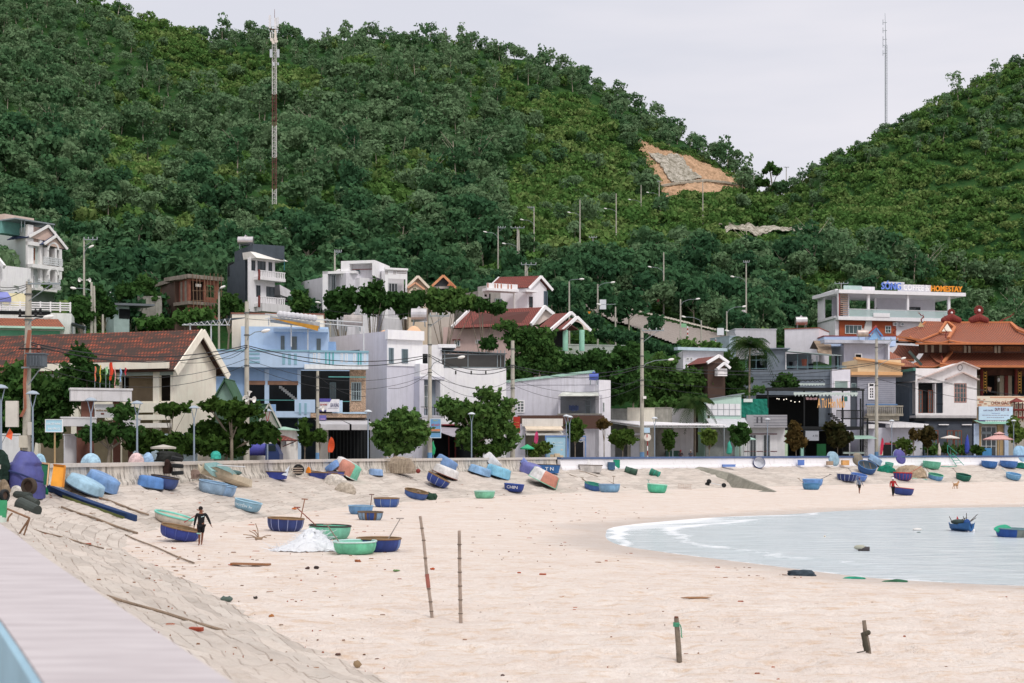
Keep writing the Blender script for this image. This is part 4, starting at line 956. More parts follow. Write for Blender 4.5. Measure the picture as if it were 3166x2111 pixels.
win(t,f,1022,1176,1042,1236,mat('#48585c'),GL,(4,0),-3.3,2,'door',zref=900)
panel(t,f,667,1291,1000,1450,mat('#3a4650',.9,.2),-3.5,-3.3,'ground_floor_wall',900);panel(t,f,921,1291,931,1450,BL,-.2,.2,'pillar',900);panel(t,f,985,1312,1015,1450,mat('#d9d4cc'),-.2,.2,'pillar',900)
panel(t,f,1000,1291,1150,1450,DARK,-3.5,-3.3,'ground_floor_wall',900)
for x0,x1,xa,xb in ((968,1078,990,1077),(1048,1158,1083,1156)):
 mb=MB();a,b_,c_,d_=f.pt(x0,1295,.3,900),f.pt(x1-30,1295,.3,900),f.pt(xb,1313,3.0,900),f.pt(xa,1313,3.0,900);mb.quad(a,b_,c_,d_);mb.quad(d_,c_,f.pt(xb,1330,3.0,900),f.pt(xa,1330,3.0,900));mb.build('awning',mat('#c3c2c6',.8,.1),t)
mb=MB()
for k in range(11):f.rect(mb,1020+k*11,1331,1023+k*11,1450,-1.9,-1.8,900)
mb.build('shutter',mat('#2c3032',.7),t)
f2=Face((745,132),(1040,133));c=f2 .xy(890);mb=MB();q=[f2 .xy(745),f2 .xy(1015),f2 .xy(1015,-7),f2 .xy(745,-7)];mb.prism([tuple(p) for p in q],zt-.1,f2 .z(900,1010));mb.build('upper_storey',BL,t)
mb=MB();q=[f2 .xy(1015),f2 .xy(1038),f2 .xy(1038,-6),f2 .xy(1015,-6)];mb.prism([tuple(p) for p in q],zt-.1,f2 .z(900,1055));mb.build('upper_step',BLD,t)
panel(t,f2,848,1018,1015,1028,BL,.01,.9,'sunshade',900)
for x0,x1,y0,y1 in ((868,880,1038,1086),(901,918,1040,1086),(979,992,1046,1086)):win(t,f2,x0,y0,x1,y1,mat('#6f7f86'),glassmat((.10,.12,.12),.3,'dull_glass'),(1,0),.02,1.5,zref=900)
mb=MB();P0=f2 .pt(838,982,1.8,900)
for x0,x1,y0,y1 in ((822,980,975,1002),(950,1120,988,1014)):mb.path([f2 .pt(x0,y0,1.2,900),f2 .pt(x1,y0+10,1.2,900)],.05,5);mb.path([f2 .pt(x0,y1-13,1.6,900),f2 .pt(x1,y1-2,1.6,900)],.05,5)
for x,y in ((833,1010),(902,1075),(953,1086),(1124,1088),(1044,1020)):mb.tube(f2 .pt(x,985 if x<1100 else 992,1.3,900),f2 .pt(x,y,1.3,900),.06,.06,6)
mb.build('pipe_frame',METW,t)
def hullbox(t,a,b_,w_,h,m,name='hull',taper=.35):
 a=Vector(a);b_=Vector(b_);mb=MB();d=(b_-a);n=10;prev= None ;u=d.normalized();s=u.cross(Vector((0,0,1))).normalized();rings=[]
 for i in range(n+1):
  k=i/n;ww=w_*(1-abs(2*k-1)**3*(1-taper))/2;p=a+d*k;up=Vector((0,0,h*.22*(abs(2*k-1)**2)))
  rings.append([p+s*ww+up,p+s*ww*.78-Vector((0,0,h*.6)),p-Vector((0,0,h)),p-s*ww*.78-Vector((0,0,h*.6)),p-s*ww+up,p-s*ww*.8+up*.9-Vector((0,0,h*.08)),p-Vector((0,0,h*.75)),p+s*ww*.8+up*.9-Vector((0,0,h*.08))])
 vs=[v for r in rings for v in r];fs=[]
 for i in range(n):
  for k in range(8):fs.append((i*8+k,i*8+(k+1)%8,(i+1)*8+(k+1)%8,(i+1)*8+k))
 fs+=[tuple(range(8)),tuple(range(n*8+7,n*8-1,-1))]
 mb.add(vs,fs); return mb.build(name,m,t)
c=f2 .pt(920,1010,1.4,900);th_=thing('stored_boat','weathered boat with a yellow side lying on the steel frame on the blue house roof','boat',c)
hullbox(th_,f2 .pt(838,985,1.5,900),f2 .pt(990,1003,1.5,900),1.3,.5,mat('#b9bcc0',.7,.2,.3));
mb=MB();mb.quad(f2 .pt(838,989,2.2,900),f2 .pt(988,1013,2.2,900),f2 .pt(984,1028,2.2,900),f2 .pt(862,996,2.2,900));mb.quad(f2 .pt(862,996,2.17,900),f2 .pt(984,1028,2.17,900),f2 .pt(988,1013,2.17,900),f2 .pt(838,989,2.17,900));mb.build('side_board',mat('#c8913a',.8,.2),th_)
mb=MB()
for k in range(9):mb.ball(f2 .pt(868+k*13,975+k*1.4,1.2,900),.32,8,6)
mb.build('foam_floats',W_('#cfcfd4'),th_)
f=fa[0];c=f.xy(1010,1.2);sb=thing('shop_sign','white and purple shop board on the tiled balcony edge of the blue house','sign',(c.x,c.y,f.z(1010,1274)))
panel(sb,f,987,1233,1022,1272,W_('#d9dade'),1.3,1.36,'board',900);panel(sb,f,987,1233,1022,1243,mat('#5b57a6'),1.365,1.39,'top_band',900);panel(sb,f,987,1268,1010,1272.5,mat('#5b5a8e'),1.365,1.385,'bottom_band',900)
mb=MB();mb.add([f.pt(1018,1245,1.5,900),f.pt(1024,1235,1.5,900),f.pt(1048,1235,1.5,900),f.pt(1048,1274,1.5,900),f.pt(1008,1274,1.5,900),f.pt(1008,1258,1.5,900)],[(5,4,3,2,1,0)]);mb.build('front_board',W_('#e6e6ee'),sb)
def lettering(t,f,s,x0,y0,x1,y1,m,o=.06,zr= None,d=.03,name='lettering'):
 zr=zr or (x0+x1)/2; return textmesh(s,m,name,t,f.xy(x0,o),f.xy(x1,o),f.z(zr,y1),f.z(zr,y0),f.n,d)
lettering(sb,f,'GIA HƯNG',989,1248,1010,1254,mat('#b8373c'),1.37,900);lettering(sb,f,'GIA HƯNG',1020,1245,1046,1259,mat('#70708e'),1.51,900)
panel(sb,f,1012,1262,1044,1264,mat('#b7b7c4'),1.505,1.515,'small_print',900)
sb=thing('shop_sign','small purple sign below the tiled balcony of the blue house','sign',f.pt(997,1299,1.3,900));panel(sb,f,986,1284,1008,1299,mat('#6d68ac'),1.3,1.36,'board',900);panel(sb,f,990,1295,1005,1297,mat('#c9a0c8'),1.365,1.375,'small_print',900)
GT=mat('#3f6148',.8,.15);GTL=mat('#93b3a5',.8,.1)
for x0,xm,x1,ya,yb,D,lb in ((640,694,736,1168,1262,111,'tall dark green pitched tent roof with a pale green gable beside the cream school gable'),):
 A,B,C=P(x0,yb,D),P(xm,ya,D),P(x1,yb-8,D);bk=Vector((0,4,0));t=thing('tent_roof',lb,'tent',(B.x,D,STREET))
 roofslab(t,(B+bk,B,A,A+bk),GT,.1);roofslab(t,(B,B+bk,C+bk,C),GT,.1);mb=MB();o=Vector((0,.5,0));mb.add([A+o,C+o,B+o],[(0,1,2)]);mb.build('gable',GTL,t);mb=MB();mb.box((B.x,D+2.2,(STREET+C.z)/2),((C.x-A.x)*.8,3.2,C.z-STREET));mb.build('wall',mat('#4d6355',.8,.1),t)
t=thing('green_roof_house','small house with a dark green sheet roof and grey triangular gable','house',P(800,1440,113)-Vector((0,0,.0)))
A,B,C,D2=P(792,1322,112),P(832,1247,112),P(870,1322,112), None ;bk=Vector((-2.3,3.4,0))
roofslab(t,(B+bk,B,A,A+bk+Vector((-1.0,0,.2))),GT,.1);roofslab(t,(B,B+bk,C+bk,C),GT,.1);mb=MB();o=Vector((0,.12,0));mb.add([A+o,C+o,B+o],[(0,1,2)]);mb.build('gable',mat('#a39f99',.9,.1),t)
mb=MB();a=P(700,1250,106);mb.quad(P(690,1250,116),P(830,1248,116),P(795,1330,112.6),P(668,1320,112.6));mb.build('roof',GT,t)
mb=MB();mb.prism([tuple(P(690,0,114).xy),tuple(P(870,0,113).xy),tuple(P(870,0,117).xy),tuple(P(690,0,117).xy)],STREET,P(800,1325,113).z);mb.build('wall',mat('#b5b0a8',.9,.1,.3),t)
for e,g in ((A,B),(C,B)):
 mb=MB();beam(mb,e-Vector((0,.05,0)),g-Vector((0,.05,0)),.08,.12);mb.build('barge_board',mat('#b9b8b2'),t)
t,fa,zt,zb=house('white_hut','low white hut with a red tiled porch roof next to the blue tanker truck',[(815,111),(921,112)],1329,wall=W_('#e6e3df',.3),depth=4,base=STREET)
f=fa[0];roofslab(t,(f.pt(800,1318,-2),f.pt(900,1318,-2),f.pt(922,1329,.5),f.pt(800,1325,.5)),mat('#9cc0ae'),.06);roofslab(t,(f.pt(838,1345,0),f.pt(878,1346,0),f.pt(908,1361,1.4),f.pt(850,1361,1.4)),TILE_RED,.08)
panel(t,f,856,1362,868,1410,DARKW,.0,.04,'door');win(t,f,874,1362,886,1378);win(t,f,899,1362,908,1376);pipe(t,[f.pt(872,1380,.3),f.pt(904,1364,1.2)],.04,mat('#7a4a4a'))
#  grey white tall house with glass roof room
LV=mat('#d2d1dc',.85,.04,.25);WH=W_('#f2f1f6',.2)
t,fa,zt,zb=house('lavender_house','tall pale lavender house with sand heap on its roof and white balcony front',[(1012,148),(1196,140),(1305,142)],1023,depth=9,wall=LV,recess=0)
pl,f=fa[0],fa[1];
panel(t,f,1192,1020,1305,1049,WH,-.1,.5,'parapet',1200)
panel(t,f,1196,1049,1305,1130,WH,.0,.12,'upper_wall',1200)
for x0,x1,y0,y1 in ((1200,1215,1075,1123),(1240,1259,1077,1121)):win(t,f,x0,y0,x1,y1,mat('#93a3ae'),GLG,(2,0),.15,1.4,zref=1200)
panel(t,pl,1041,1082,1112,1090,DARK,.0,.03,'slot_window',1100);
panel(t,f,1281,1126,1354,1165,WH,-.2,1.2,'balcony',1300);panel(t,f,1284,1129,1309,1156,W_('#eeeaf0'),1.2,1.25,'balcony_panel',1300)
panel(t,f,1280,1165,1356,1174,LV,-.2,1.3,'slab',1300);panel(t,f,1280,1174,1294,1290,LV,-.2,1.2,'pilaster',1300);panel(t,f,1344,1174,1356,1290,WH,-.2,1.2,'pilaster',1300)
panel(t,f,1294,1174,1344,1290,mat('#8d98a4',.8,.08),-.15,.15,'recess_wall',1300);win(t,f,1303,1190,1324,1262,W_(),GLG,(2,1),.2,2,'door',zref=1300);panel(t,f,1278,1284,1356,1292,LV,-.2,1.35,'slab',1300)
mb=MB();f.rect(mb,1284,1258,1354,1260,1.1,1.2,1300)
for k in range(9):f.rect(mb,1286+k*8,1260,1287.4+k*8,1284,1.12,1.18,1300)
mb.build('railing',BLKM,t)
for i,(x,r,sx) in enumerate(((1155,30,1.0),(1065,26,.8))):
 c=pl.pt(x,1022,-5,1100);mb=MB();mb.lathe([(r*.03*1.1,0),(r*.03*.85,r*.008),(r*.03*.4,r*.022),(.02,r*.026)],c+Vector((0,0,-.2)),1,1,18);solo(mb,'sand_heap',mat('#dcb493',.95,.1),('orange sand heap on the roof right of the round tank','small sand heap on the roof left of the round tank')[i],'sand heap',c)
t2=tankthing(1092,1024,148,1.9,.6,'round tank with net cover between the sand heaps on the lavender house roof',mat('#a9a3a0',.6,.3))
tankthing(1296,1010,147,1.6,.7,'large steel water tank behind the parapet of the white house front',STEEL)
t,fa,zt,zb=house('white_house','white house with a glass sided roof room and three small slots, behind the thorny tree',[(1300,148),(1565,149)],1137,depth=8,wall=WH,parapet=0)
f=fa[0];
for x in (1407,1455,1500):panel(t,f,x,1146,x+4,1157,DARKW,.0,.03,'slot',1450)
mb=MB();q=[f.xy(1305),f.xy(1366),f.xy(1366,-7),f.xy(1305,-7)];mb.prism([tuple(p) for p in q],zt-.02,f.z(1400,1066));mb.build('roof_room_wall',WH,t)
panel(t,f,1303,1094,1322,1123,DARK,.0,.04,'opening',1330);panel(t,f,1355,1064,1410,1075,WH,-6,.1,'roof_slab',1400)
mb=MB()
for x in (1366,1375,1447,1538,1548,1561):f.rect(mb,x-1.2,1082,x+1.2,1137,-.1,-.02,1450)
f.rect(mb,1366,1094,1562,1097,-.1,-.02,1450);f.rect(mb,1366,1134,1562,1137,-.1,-.02,1450)
for k in range(9):f.rect(mb,1372+k*22,1084,1373.5+k*22,1094,-.1,-.03,1450)
mb.build('frame',GREYM,t);panel(t,f,1367,1097,1561,1134,glassmat((.03,.028,.024),.15,'smoky_glass'),-.12,-.105,'glass',1450);panel(t,f,1367,1085,1555,1136,mat('#3a332b',.9,.5),-5,-4.8,'back_wall',1450)
roofslab(t,(f.pt(1362,1076,-6,1450),f.pt(1545,1082,-6,1450),f.pt(1566,1092,.4,1450),f.pt(1362,1083,.4,1450)),mat('#59646a',.5),.08)
panel(t,f,1320,1296,1420,1312,WH,.5,1.4,'shop_fascia',1370);panel(t,f,1320,1312,1420,1315,mat('#8e2f38'),.5,1.45,'red_trim',1370);panel(t,f,1330,1315,1480,1450,DARK,.3,.6,'shop_front',1370)
for x in (1384,1404):panel(t,f,x,1335,x+4,1450,mat('#6a2f2c'),.6,.9,'post',1370)
mb=MB();g=[[f.pt(1325+k*15.5,1317+k*1.0,1.2,1370) for k in range(8)],[f.pt(1335+k*18,1330+k*2.2,2.8,1370) for k in range(8)],[f.pt(1390+k*13,1343+k*(.6 if k<6 else -2)+(8 if k<6 else 12),4.6,1370) for k in range(8)]]
for i in range(2):
 for k in range(7):mb.quad(g[i][k],g[i][k+1],g[i+1][k+1],g[i+1][k])
c=g[2][3];solo(mb,'shop_awning',mat('#a9a4ae',.8,.12),'sagging grey lilac cloth awning over the dark shop beside the thorny tree','awning',(c.x,c.y,c.z))
#  low grey house with green coping
LG=mat('#cfced8',.85,.05,.4)
t,fa,zt,zb=house('grey_house','long low grey house with a pale green rising coping and a tin roofed balcony',[(1470,160),(1840,159)],1190,depth=5,wall=LG)
f=fa[0];q=[f.pt(1470,1190,0,1470),f.pt(1840,1190,0,1840)]
mb=MB();zA=f.z(1470,1205);
def wedge(mb,f,x0,x1,yb,ya0,ya1,o0,o1):
 a=[f.xy(x0,o1),f.xy(x1,o1),f.xy(x1,o0),f.xy(x0,o0)];zb_=f.z((x0+x1)/2,yb);z0_,z1_=f.z(x0,ya0),f.z(x1,ya1)
 return mb.hexa([(p.x,p.y,zb_) for p in a],[(a[0].x,a[0].y,z0_),(a[1].x,a[1].y,z1_),(a[2].x,a[2].y,z1_),(a[3].x,a[3].y,z0_)])
wedge(mb,f,1470,1840,1192,1189,1148,-.25,.0);mb.build('sloped_wall',LG,t)
mb=MB();a0,a1=f.pt(1500,1183,.05),f.pt(1700,1160,.05);beam(mb,f.pt(1510,1186,-.1),f.pt(1720,1162,-.1),.5,.26);beam(mb,f.pt(1720,1162,-.1),f.pt(1838,1148,-.1),.5,.3);mb.build('coping',mat('#a9cdbf',.85,.12,.3),t)
win(t,f,1597,1237,1622,1276,W_(),glassmat((.10,.12,.12),.3,'dull_glass'),(1,3),.03,3.5)
holes(t,f,1728,1222,1862,1290,[(1733,1226,1856,1281)],LG,.12,out=1.2,zref=1790);panel(t,f,1733,1226,1856,1281,mat('#767a80',.9,.1),.0,.02,'back_wall',1790);panel(t,f,1725,1279,1862,1283,CONC,.0,1.3,'floor_slab',1790)
roofslab(t,(f.pt(1738,1212,0,1790),f.pt(1850,1212,0,1790),f.pt(1852,1225,1.9,1790),f.pt(1728,1225,1.9,1790)),mat('#cfd2ca',.6,.25),.05,'tin_roof')
win(t,f,1810,1226,1826,1280,mat('#6f7a80'),GL,(0,1),.04,2,'door');mb=MB()
for k in range(6):f.rect(mb,1760+k*5,1253+(k%2)*2,1764.4+k*5,1268+(k*7%5),.8,.86,1790)
mb.build('hanging_laundry',mat('#40507c',.8,.5),t)
t,fa2,zt,zb=house('white_tower_wall','narrow white end wall with one slit window at the right end of the grey house',[(1852,158.5),(1888,159.5)],1174,depth=8,wall=W_('#e2e1e8',.2),cat='building');win(t,fa2[0],1863,1244,1868,1273,METW,GLG,(0,1))
tankthing(1836,1189,158,1.0,.38,'blue plastic water tank on the grey house corner',mat('#5467b8',.5))
tc_=MB();f=Face((1600,155),(1740,155));t=thing('awning_house','low cream fronted shop with striped canvas awnings under a brick strip','shop',(*f.xy(1680),STREET))
panel(t,f,1600,1283,1870,1325,tilemat('brick_strip',('#8d5a48','#7c4d3e'),(.2,.12,.09),.12,.3,.3),-1.2,-1.0,'brick_strip',1700);panel(t,f,1614,1294,1740,1318,W_('#ddd9d3',.3),-.5,.3,'fascia',1680)
for y0,y1 in ((1318,1328),(1332,1342)):mb=MB();mb.quad(f.pt(1622,y0,.3,1680),f.pt(1735,y0,.3,1680),f.pt(1740,y1,1.6,1680),f.pt(1626,y1,1.6,1680));mb.quad(f.pt(1626,y1,1.6,1680),f.pt(1740,y1,1.6,1680),f.pt(1740,y1+4,1.6,1680),f.pt(1626,y1+4,1.6,1680));mb.build('awning',mat('#dccdb8' if y0<1320 else '#d9d7d2'),t)
panel(t,f,1585,1310,1624,1450,LG,-.6,.0,'side_wall',1680);panel(t,f,1624,1340,1740,1450,mat('#8b8676',.9,.2),-.9,-.7,'front_wall',1680);panel(t,f,1690,1352,1738,1450,DARK,-.7,-.6,'opening',1680)
for x0,x1,y,D,m,lb in ((1888,1940,1266,172,mat('#a9a9a6',.9,.2,.5),'low grey wall right of the white end wall'),(1940,2024,1263,170,mat('#e0dacb',.85,.08,.3),'low cream wall behind the tall street pole'),(2024,2078,1262,171,CONC,'stained concrete wall with a black top edge'),(2078,2150,1266,172,W_('#d6d4d6',.3),'low white wall left of the small palm')):
 f=Face((x0,D),(x1,D));mb=MB();f.rect(mb,x0,y,x1,1440,-.3,0);f.rect(mb,x0,y-3,x1,y-.3,-.4,.06);solo(mb,'boundary_wall',m,lb,'wall')
#  row on the upper street: white modern, gabled, grey concrete, red roofed
t,fa,zt,zb=house('white_house','long white walled house with tall corner pillar left of the white modern house',[(925,186),(1070,176)],872,depth=8,wall=W_('#dcdbe2',.3))
t2,fb,_,_=house('white_modern_house','white modern house with a square framed top room and a lower roof terrace',[(1010,182),(1112,176),(1165,177)],858,depth=8,wall=W_('#e2e1e6',.2))
f=fb[1];f3=Face((1062,178),(1170,177));panel(t2,f3,1064,809,1168,818,WH,-5,1.2,'frame_top');panel(t2,f3,1064,818,1090,860,WH,-5,1.2,'frame_side',1115);panel(t2,f3,1160,818,1168,860,WH,-5,1.2,'frame_side',1115);panel(t2,f3,1090,818,1160,860,W_('#d6d4da'),-4.8,.1,'room_wall',1115)
win(t2,f3,1099,832,1114,853,mat('#7c8a90'),GLG,(1,0),.12);panel(t2,f3,1088,832,1160,834,mat('#8a4a44'),.1,.2,'trim',1115);panel(t2,f3,1010,842,1112,850,WH,-.6,1.5,'terrace_beam',1060);panel(t2,f3,1010,842,1026,960,WH,.6,1.5,'pillar',1060)
panel(t2,f3,1026,850,1062,905,DARK,.0,.1,'opening',1060);panel(t2,f3,1084,855,1106,865,DARK,.6,.7,'opening',1060)
mb=MB();
for k in range(5):f3 .rect(mb,1027+k*5,850,1028.2+k*5,900,1.2,1.3,1060)
mb.build('railing',GREYM,t2)
t,fa,zt,zb=house('white_house','white flat roofed house with thin line ornaments on its parapet',[(1168,180),(1190,176),(1259,177)],832,depth=8,wall=W_('#d8d7dc',.2),recess=1.5)
f=fa[1];holes(t,f,1190,832,1259,985,[(1200,862,1254,982)],WH,.15);panel(t,f,1188,829,1260,835,WH,-.1,.3,'coping');mb=MB()
for x in (1192,1196,1217,1221):f.rect(mb,x,838,x+1.6,848,.005,.04)
for y in (838,843):f.rect(mb,1226,y,1256,y+1.4,.005,.04,1225)
mb.build('ornament',mat('#9a8f8c'),t);win(t,f,1210,870,1240,915,METW,GL,(2,0),-1.45)
for nm,lb,(x0,x1),apx,D,wl,tm in (('gabled_house','cream house with double white edged gables and an arch, left of the striped gable',(1259,1322),(1286,853),178,mat('#dcc9b4',.85,.06),TILE_RED),('gabled_house','house front with a dark striped triangular gable edged in orange',(1334,1404),(1363,851),180,mat('#c9c2bb',.85,.06),TILE_ORANGE)):
 f=Face((x0,D),(x1,D+.4));ze_,zr_=f.z(x0,884),f.z(apx[0],apx[1]);A,B=f.xy(x0),f.xy(x1);n=f.n;Bk=[A-n*7,B-n*7];c=(A+B)/2;t=thing(nm,lb,'house',(c.x,c.y,gz(c.x,c.y)))
 mb=MB();mb.prism([tuple(p) for p in (A,B,Bk[1],Bk[0])],gz(c.x,c.y)-.5,ze_);mb.build('wall',wl,t)
 gable_roof(t,Bk[0],A,B,Bk[1],ze_,zr_,tm,.6,.25,(mat('#e9dccb') if x0<1300 else mat('#d99a72'),wl if x0<1300 else mat('#5f6468',.7,.4)),.1,.3)
 if x0<1300:
  mb=MB()
  for i in range(10):a0,a1=math.pi*i/10,math.pi*(i+1)/10;beam(mb,f.pt(1283-18*math.cos(a0),908-14*math.sin(a0),1.0),f.pt(1283-18*math.cos(a1),908-14*math.sin(a1),1.0),.3,.25)
  mb.build('arch',mat('#e3d3c0'),t);panel(t,f,1268,898,1298,960,DARK,.0,.03,'doorway');mb=MB();beam(mb,f.pt(1258,893,1.2),f.pt(1281,877,1.2),.3,.22);beam(mb,f.pt(1281,877,1.2),f.pt(1310,898,1.2),.3,.22);mb.build('porch_gable',mat('#e0a888'),t)
 else:
  mb=MB();mb.add([f.pt(1380,885,.8),f.pt(1406,887,.8),f.pt(1390,872,.8),f.pt(1380,885,.7),f.pt(1406,887,.7),f.pt(1390,872,.7)],[(0,1,2),(5,4,3)]);mb.build('porch_gable',mat('#c07a58'),t);panel(t,f,1340,892,1400,950,DARK,0,.03,'doorway')
t,fa,zt,zb=house('concrete_house','bare grey concrete house with a white orange striped balcony',[(1392,190),(1494,182),(1592,184)],895,depth=8,wall=mat('#a3a19c',.9,.12,.5),recess=1.6)
f=fa[1];holes(t,f,1494,897,1592,1010,[(1512,904,1588,1008)],W_('#dad8d6',.2),.15,zref=1540)
mb=MB();pl=fa[0];mb.prism([tuple(pl.xy(1415,-3)),tuple(f.xy(1560,-5)),tuple(f.xy(1560,-8)),tuple(pl.xy(1415,-8))],zt-.1,f.z(1540,868));mb.build('rear_storey',mat('#b0aeaa',.9,.12,.4),t)
panel(t,f,1494,880,1587,896,WH,1.0,1.25,'balcony',1540);panel(t,f,1492,895,1590,903,WH,-.1,1.4,'balcony_floor',1540);mb=MB()
for x in (1494,1516,1524,1535,1556,1566):f.rect(mb,x,881,x+3,895,1.25,1.3,1540)
mb.build('stripe',mat('#b06a48'),t);win(t,f,1546,919,1568,960,mat('#8d979a'),GL,(2,1),-1.5,2);panel(t,f,1510,905,1532,960,DARK,-1.58,-1.5,'doorway',1540)
for y in (912,930):panel(t,f,1498,y,1505,y+7,DARKW,.0,.03,'slot',1540)
f=Face((1630,184),(1693,186));Bp,Cp=f.xy(1630),f.xy(1690);vv=(Cp-Bp).normalized();f.n=Vector((vv.y,-vv.x));uu=Vector((-1,.25)).normalized();Ap=Bp+uu*4.5;Dp=Cp+uu*4.5
t=thing('white_gable_house','white gabled house with a dark red roof behind a double utility pole','house',(Bp.x,Bp.y,gz(Bp.x,Bp.y)))
ze_,zr_=f.z(1630,882),f.z(1660,852);mb=MB();mb.prism([tuple(p) for p in (Ap,Bp,Cp,Dp)],gz(Bp.x,Bp.y)-1,ze_);mb.build('wall',W_('#e9e7ec',.1),t)
gable_roof(t,Ap,Bp,Cp,Dp,ze_,zr_,TILE_RED,.5,.35,(WH,W_('#e9e7ec',.1)),.12,.34)
win(t,f,1636,917,1646,950,DARKW,GL,(0,1),.04,2,'door');win(t,f,1681,900,1692,948,mat('#5a6a78'),GL,(1,0),.04);panel(t,f,1610,899,1646,905,WH,-.1,1.2,'porch_roof',1630)
f=Face((1370,178.0),(1650,176.0));A,B=f.xy(1370),f.xy(1655);n=f.n;C_,D_2=B-n*7,A-n*7;zf=STREET+3
t=thing('pink_house','pink house with a long dark red tile roof and a green columned arched porch','house',(*f.xy(1500),zf));PKW=mat('#d9bdb8',.85,.05,.2)
ze_=f.z(1400,1011);mb=MB();mb.prism([tuple(p) for p in (A,B,C_,D_2)],zf,ze_);mb.build('wall',PKW,t)
zr_=lvl(958,1450,180.5);r0,r1=P(1452,959,180.5),P(1683,949,177.5);e1,e0=P(1640,1005,175.0),P(1396,1014,176.5)
roofslab(t,(r0,r1,e1,e0),TILE_RED,.14);bk=Vector((2.6,6.5,0));roofslab(t,(r1,r0,e0+Vector((5.4,8.5,0)),e1+Vector((6.2,6.0,0))),TILE_RED,.14)
mb=MB();dz=Vector((0,-.1,.06));beam(mb,r0+dz,e0+dz,.25,.34);beam(mb,r1+dz+Vector((.1,0,0)),e1+dz+Vector((.1,0,0)),.3,.42);beam(mb,r1+dz,P(1712,971,178.0),.3,.4);mb.build('barge_board',WH,t)
mb=MB();mb.add([r1+Vector((0,.4,-.2)),P(1712,973,178.4),P(1668,1002,177.5),P(1640,1006,175.6)],[(0,3,2,1)]);mb.build('gable_wall',mat('#dccfc8',.85,.05),t)
roofslab(t,(P(1712,970,176.0),P(1765,966,174.0),P(1718,1010,171.5),P(1667,1010,173.0)),TILE_RED,.12);mb=MB();beam(mb,P(1765,966,173.9),P(1693,1028,170.0),.3,.34);beam(mb,P(1765,966,173.9),P(1777,977,174.5),.3,.34);mb.build('barge_board',WH,t)
roofslab(t,(P(1764,984,173.0),P(1785,980,171.0),P(1745,1019,169.0),P(1712,1022,171.0)),TILE_RED,.12)
ap,el,er=P(1784,980,170.6),P(1741,1020,169.6),P(1826,1022,171.5);mb=MB();beam(mb,ap,el,.3,.34);beam(mb,ap,er,.3,.34);mb.build('barge_board',WH,t)
mb=MB();o=Vector((0,.15,0));arch=[P(1753+(1805-1753)*(.5-.5*math.cos(math.pi*i/12)),1018-24*math.sin(math.pi*i/12),170.5) for i in range(13)]
tri=[P(1745+(1784-1745)*min(1,i/6) if i<=6 else 1784+(1822-1784)*((i-6)/6),(1018-36*min(1,i/6)) if i<=6 else 982+38*((i-6)/6),170.5) for i in range(13)]
for i in range(12):mb.quad(arch[i]+o,arch[i+1]+o,tri[i+1]+o,tri[i]+o)
mb.build('arched_gable',mat('#d3c3bb',.85,.05),t)
for x in (1748,1799):pipe(t,[P(x,1020,170.3),P(x,1085,170.3)],.32,mat('#9fd3bd',.8),'column',10)
panel(t,Face((1700,174.0),(1745,171.0)),1712,1025,1742,1075,DARK,-.1,0,'doorway');mb=MB();mb.prism([tuple(P(1690,0,176.0).xy),tuple(P(1745,0,171.0).xy),tuple(P(1820,0,174.0).xy),tuple(P(1760,0,179.0).xy)],zf,lvl(1082,0,172.0));mb.build('porch_floor',mat('#b9c2b6',.85),t)
f=Face((1370,178.0),(1650,176.0))
for x0,x1,y0,y1 in ((1405,1423,1052,1071),(1471,1483,1050,1062)):win(t,f,x0,y0,x1,y1,W_(),GLG,(1,0),.05,2.5)
panel(t,f,1400,1049,1424,1052,mat('#8a4a44'),0,.3,'sill_roof',1410)
f=Face((1755,178),(1935,180));mb=MB();f.rect(mb,1755,1068,1935,1130,-.25,0);f.rect(mb,1755,1065,1935,1068,-.35,.08);solo(mb,'garden_wall',mat('#aab3ac',.9,.12,.5),'grey green garden wall running right from the arched porch','wall')
t,fa,zt,zb=house('white_house','small white box house with a pale blue roof edge among dark trees below the road',[(2090,193),(2112,186),(2237,188)],1083,depth=6,wall=W_('#e0dfe8',.2),bottom_py=1180)
f=fa[1];panel(t,f,2088,1075,2240,1084,mat('#bfd3df'),-.4,.7,'roof_edge',2150);win(t,f,2121,1104,2130,1116,W_(),GL);win(t,f,2133,1104,2141,1116,W_(),GL)
f=Face((2186,176),(2246,177));t=thing('gabled_house','small house with a white edged reddish gable almost hidden in trees','house',(*f.xy(2215),10));mb=MB();beam(mb,f.pt(2181,1122,.4),f.pt(2218,1100,.4),.25,.35);beam(mb,f.pt(2218,1100,.4),f.pt(2248,1122,.4),.25,.35);mb.build('barge_board',WH,t)
A,B=f.xy(2188),f.xy(2242);mb=MB();mb.prism([tuple(A),tuple(B),tuple(B-f.n*5),tuple(A-f.n*5)],4,f.z(2215,1122));mb.build('wall',mat('#4a3a33',.9),t);mb=MB();mb.add([f.pt(2186,1122,.1),f.pt(2246,1122,.1),f.pt(2218,1102,.1)],[(0,1,2)]);mb.build('gable_wall',mat('#6f5a50',.9),t);roofslab(t,(f.pt(2218,1100,-5),f.pt(2218,1100,.5),f.pt(2181,1122,.5),f.pt(2181,1122,-5)),TILE_RED)
mb=MB();beam(mb,f.pt(2200,1142,1.4),f.pt(2222,1124,1.4),.25,.3);beam(mb,f.pt(2222,1124,1.4),f.pt(2240,1140,1.4),.25,.3);mb.build('porch_gable',WH,t);panel(t,f,2206,1140,2236,1163,W_(),.3,1.0,'porch_wall',2215)
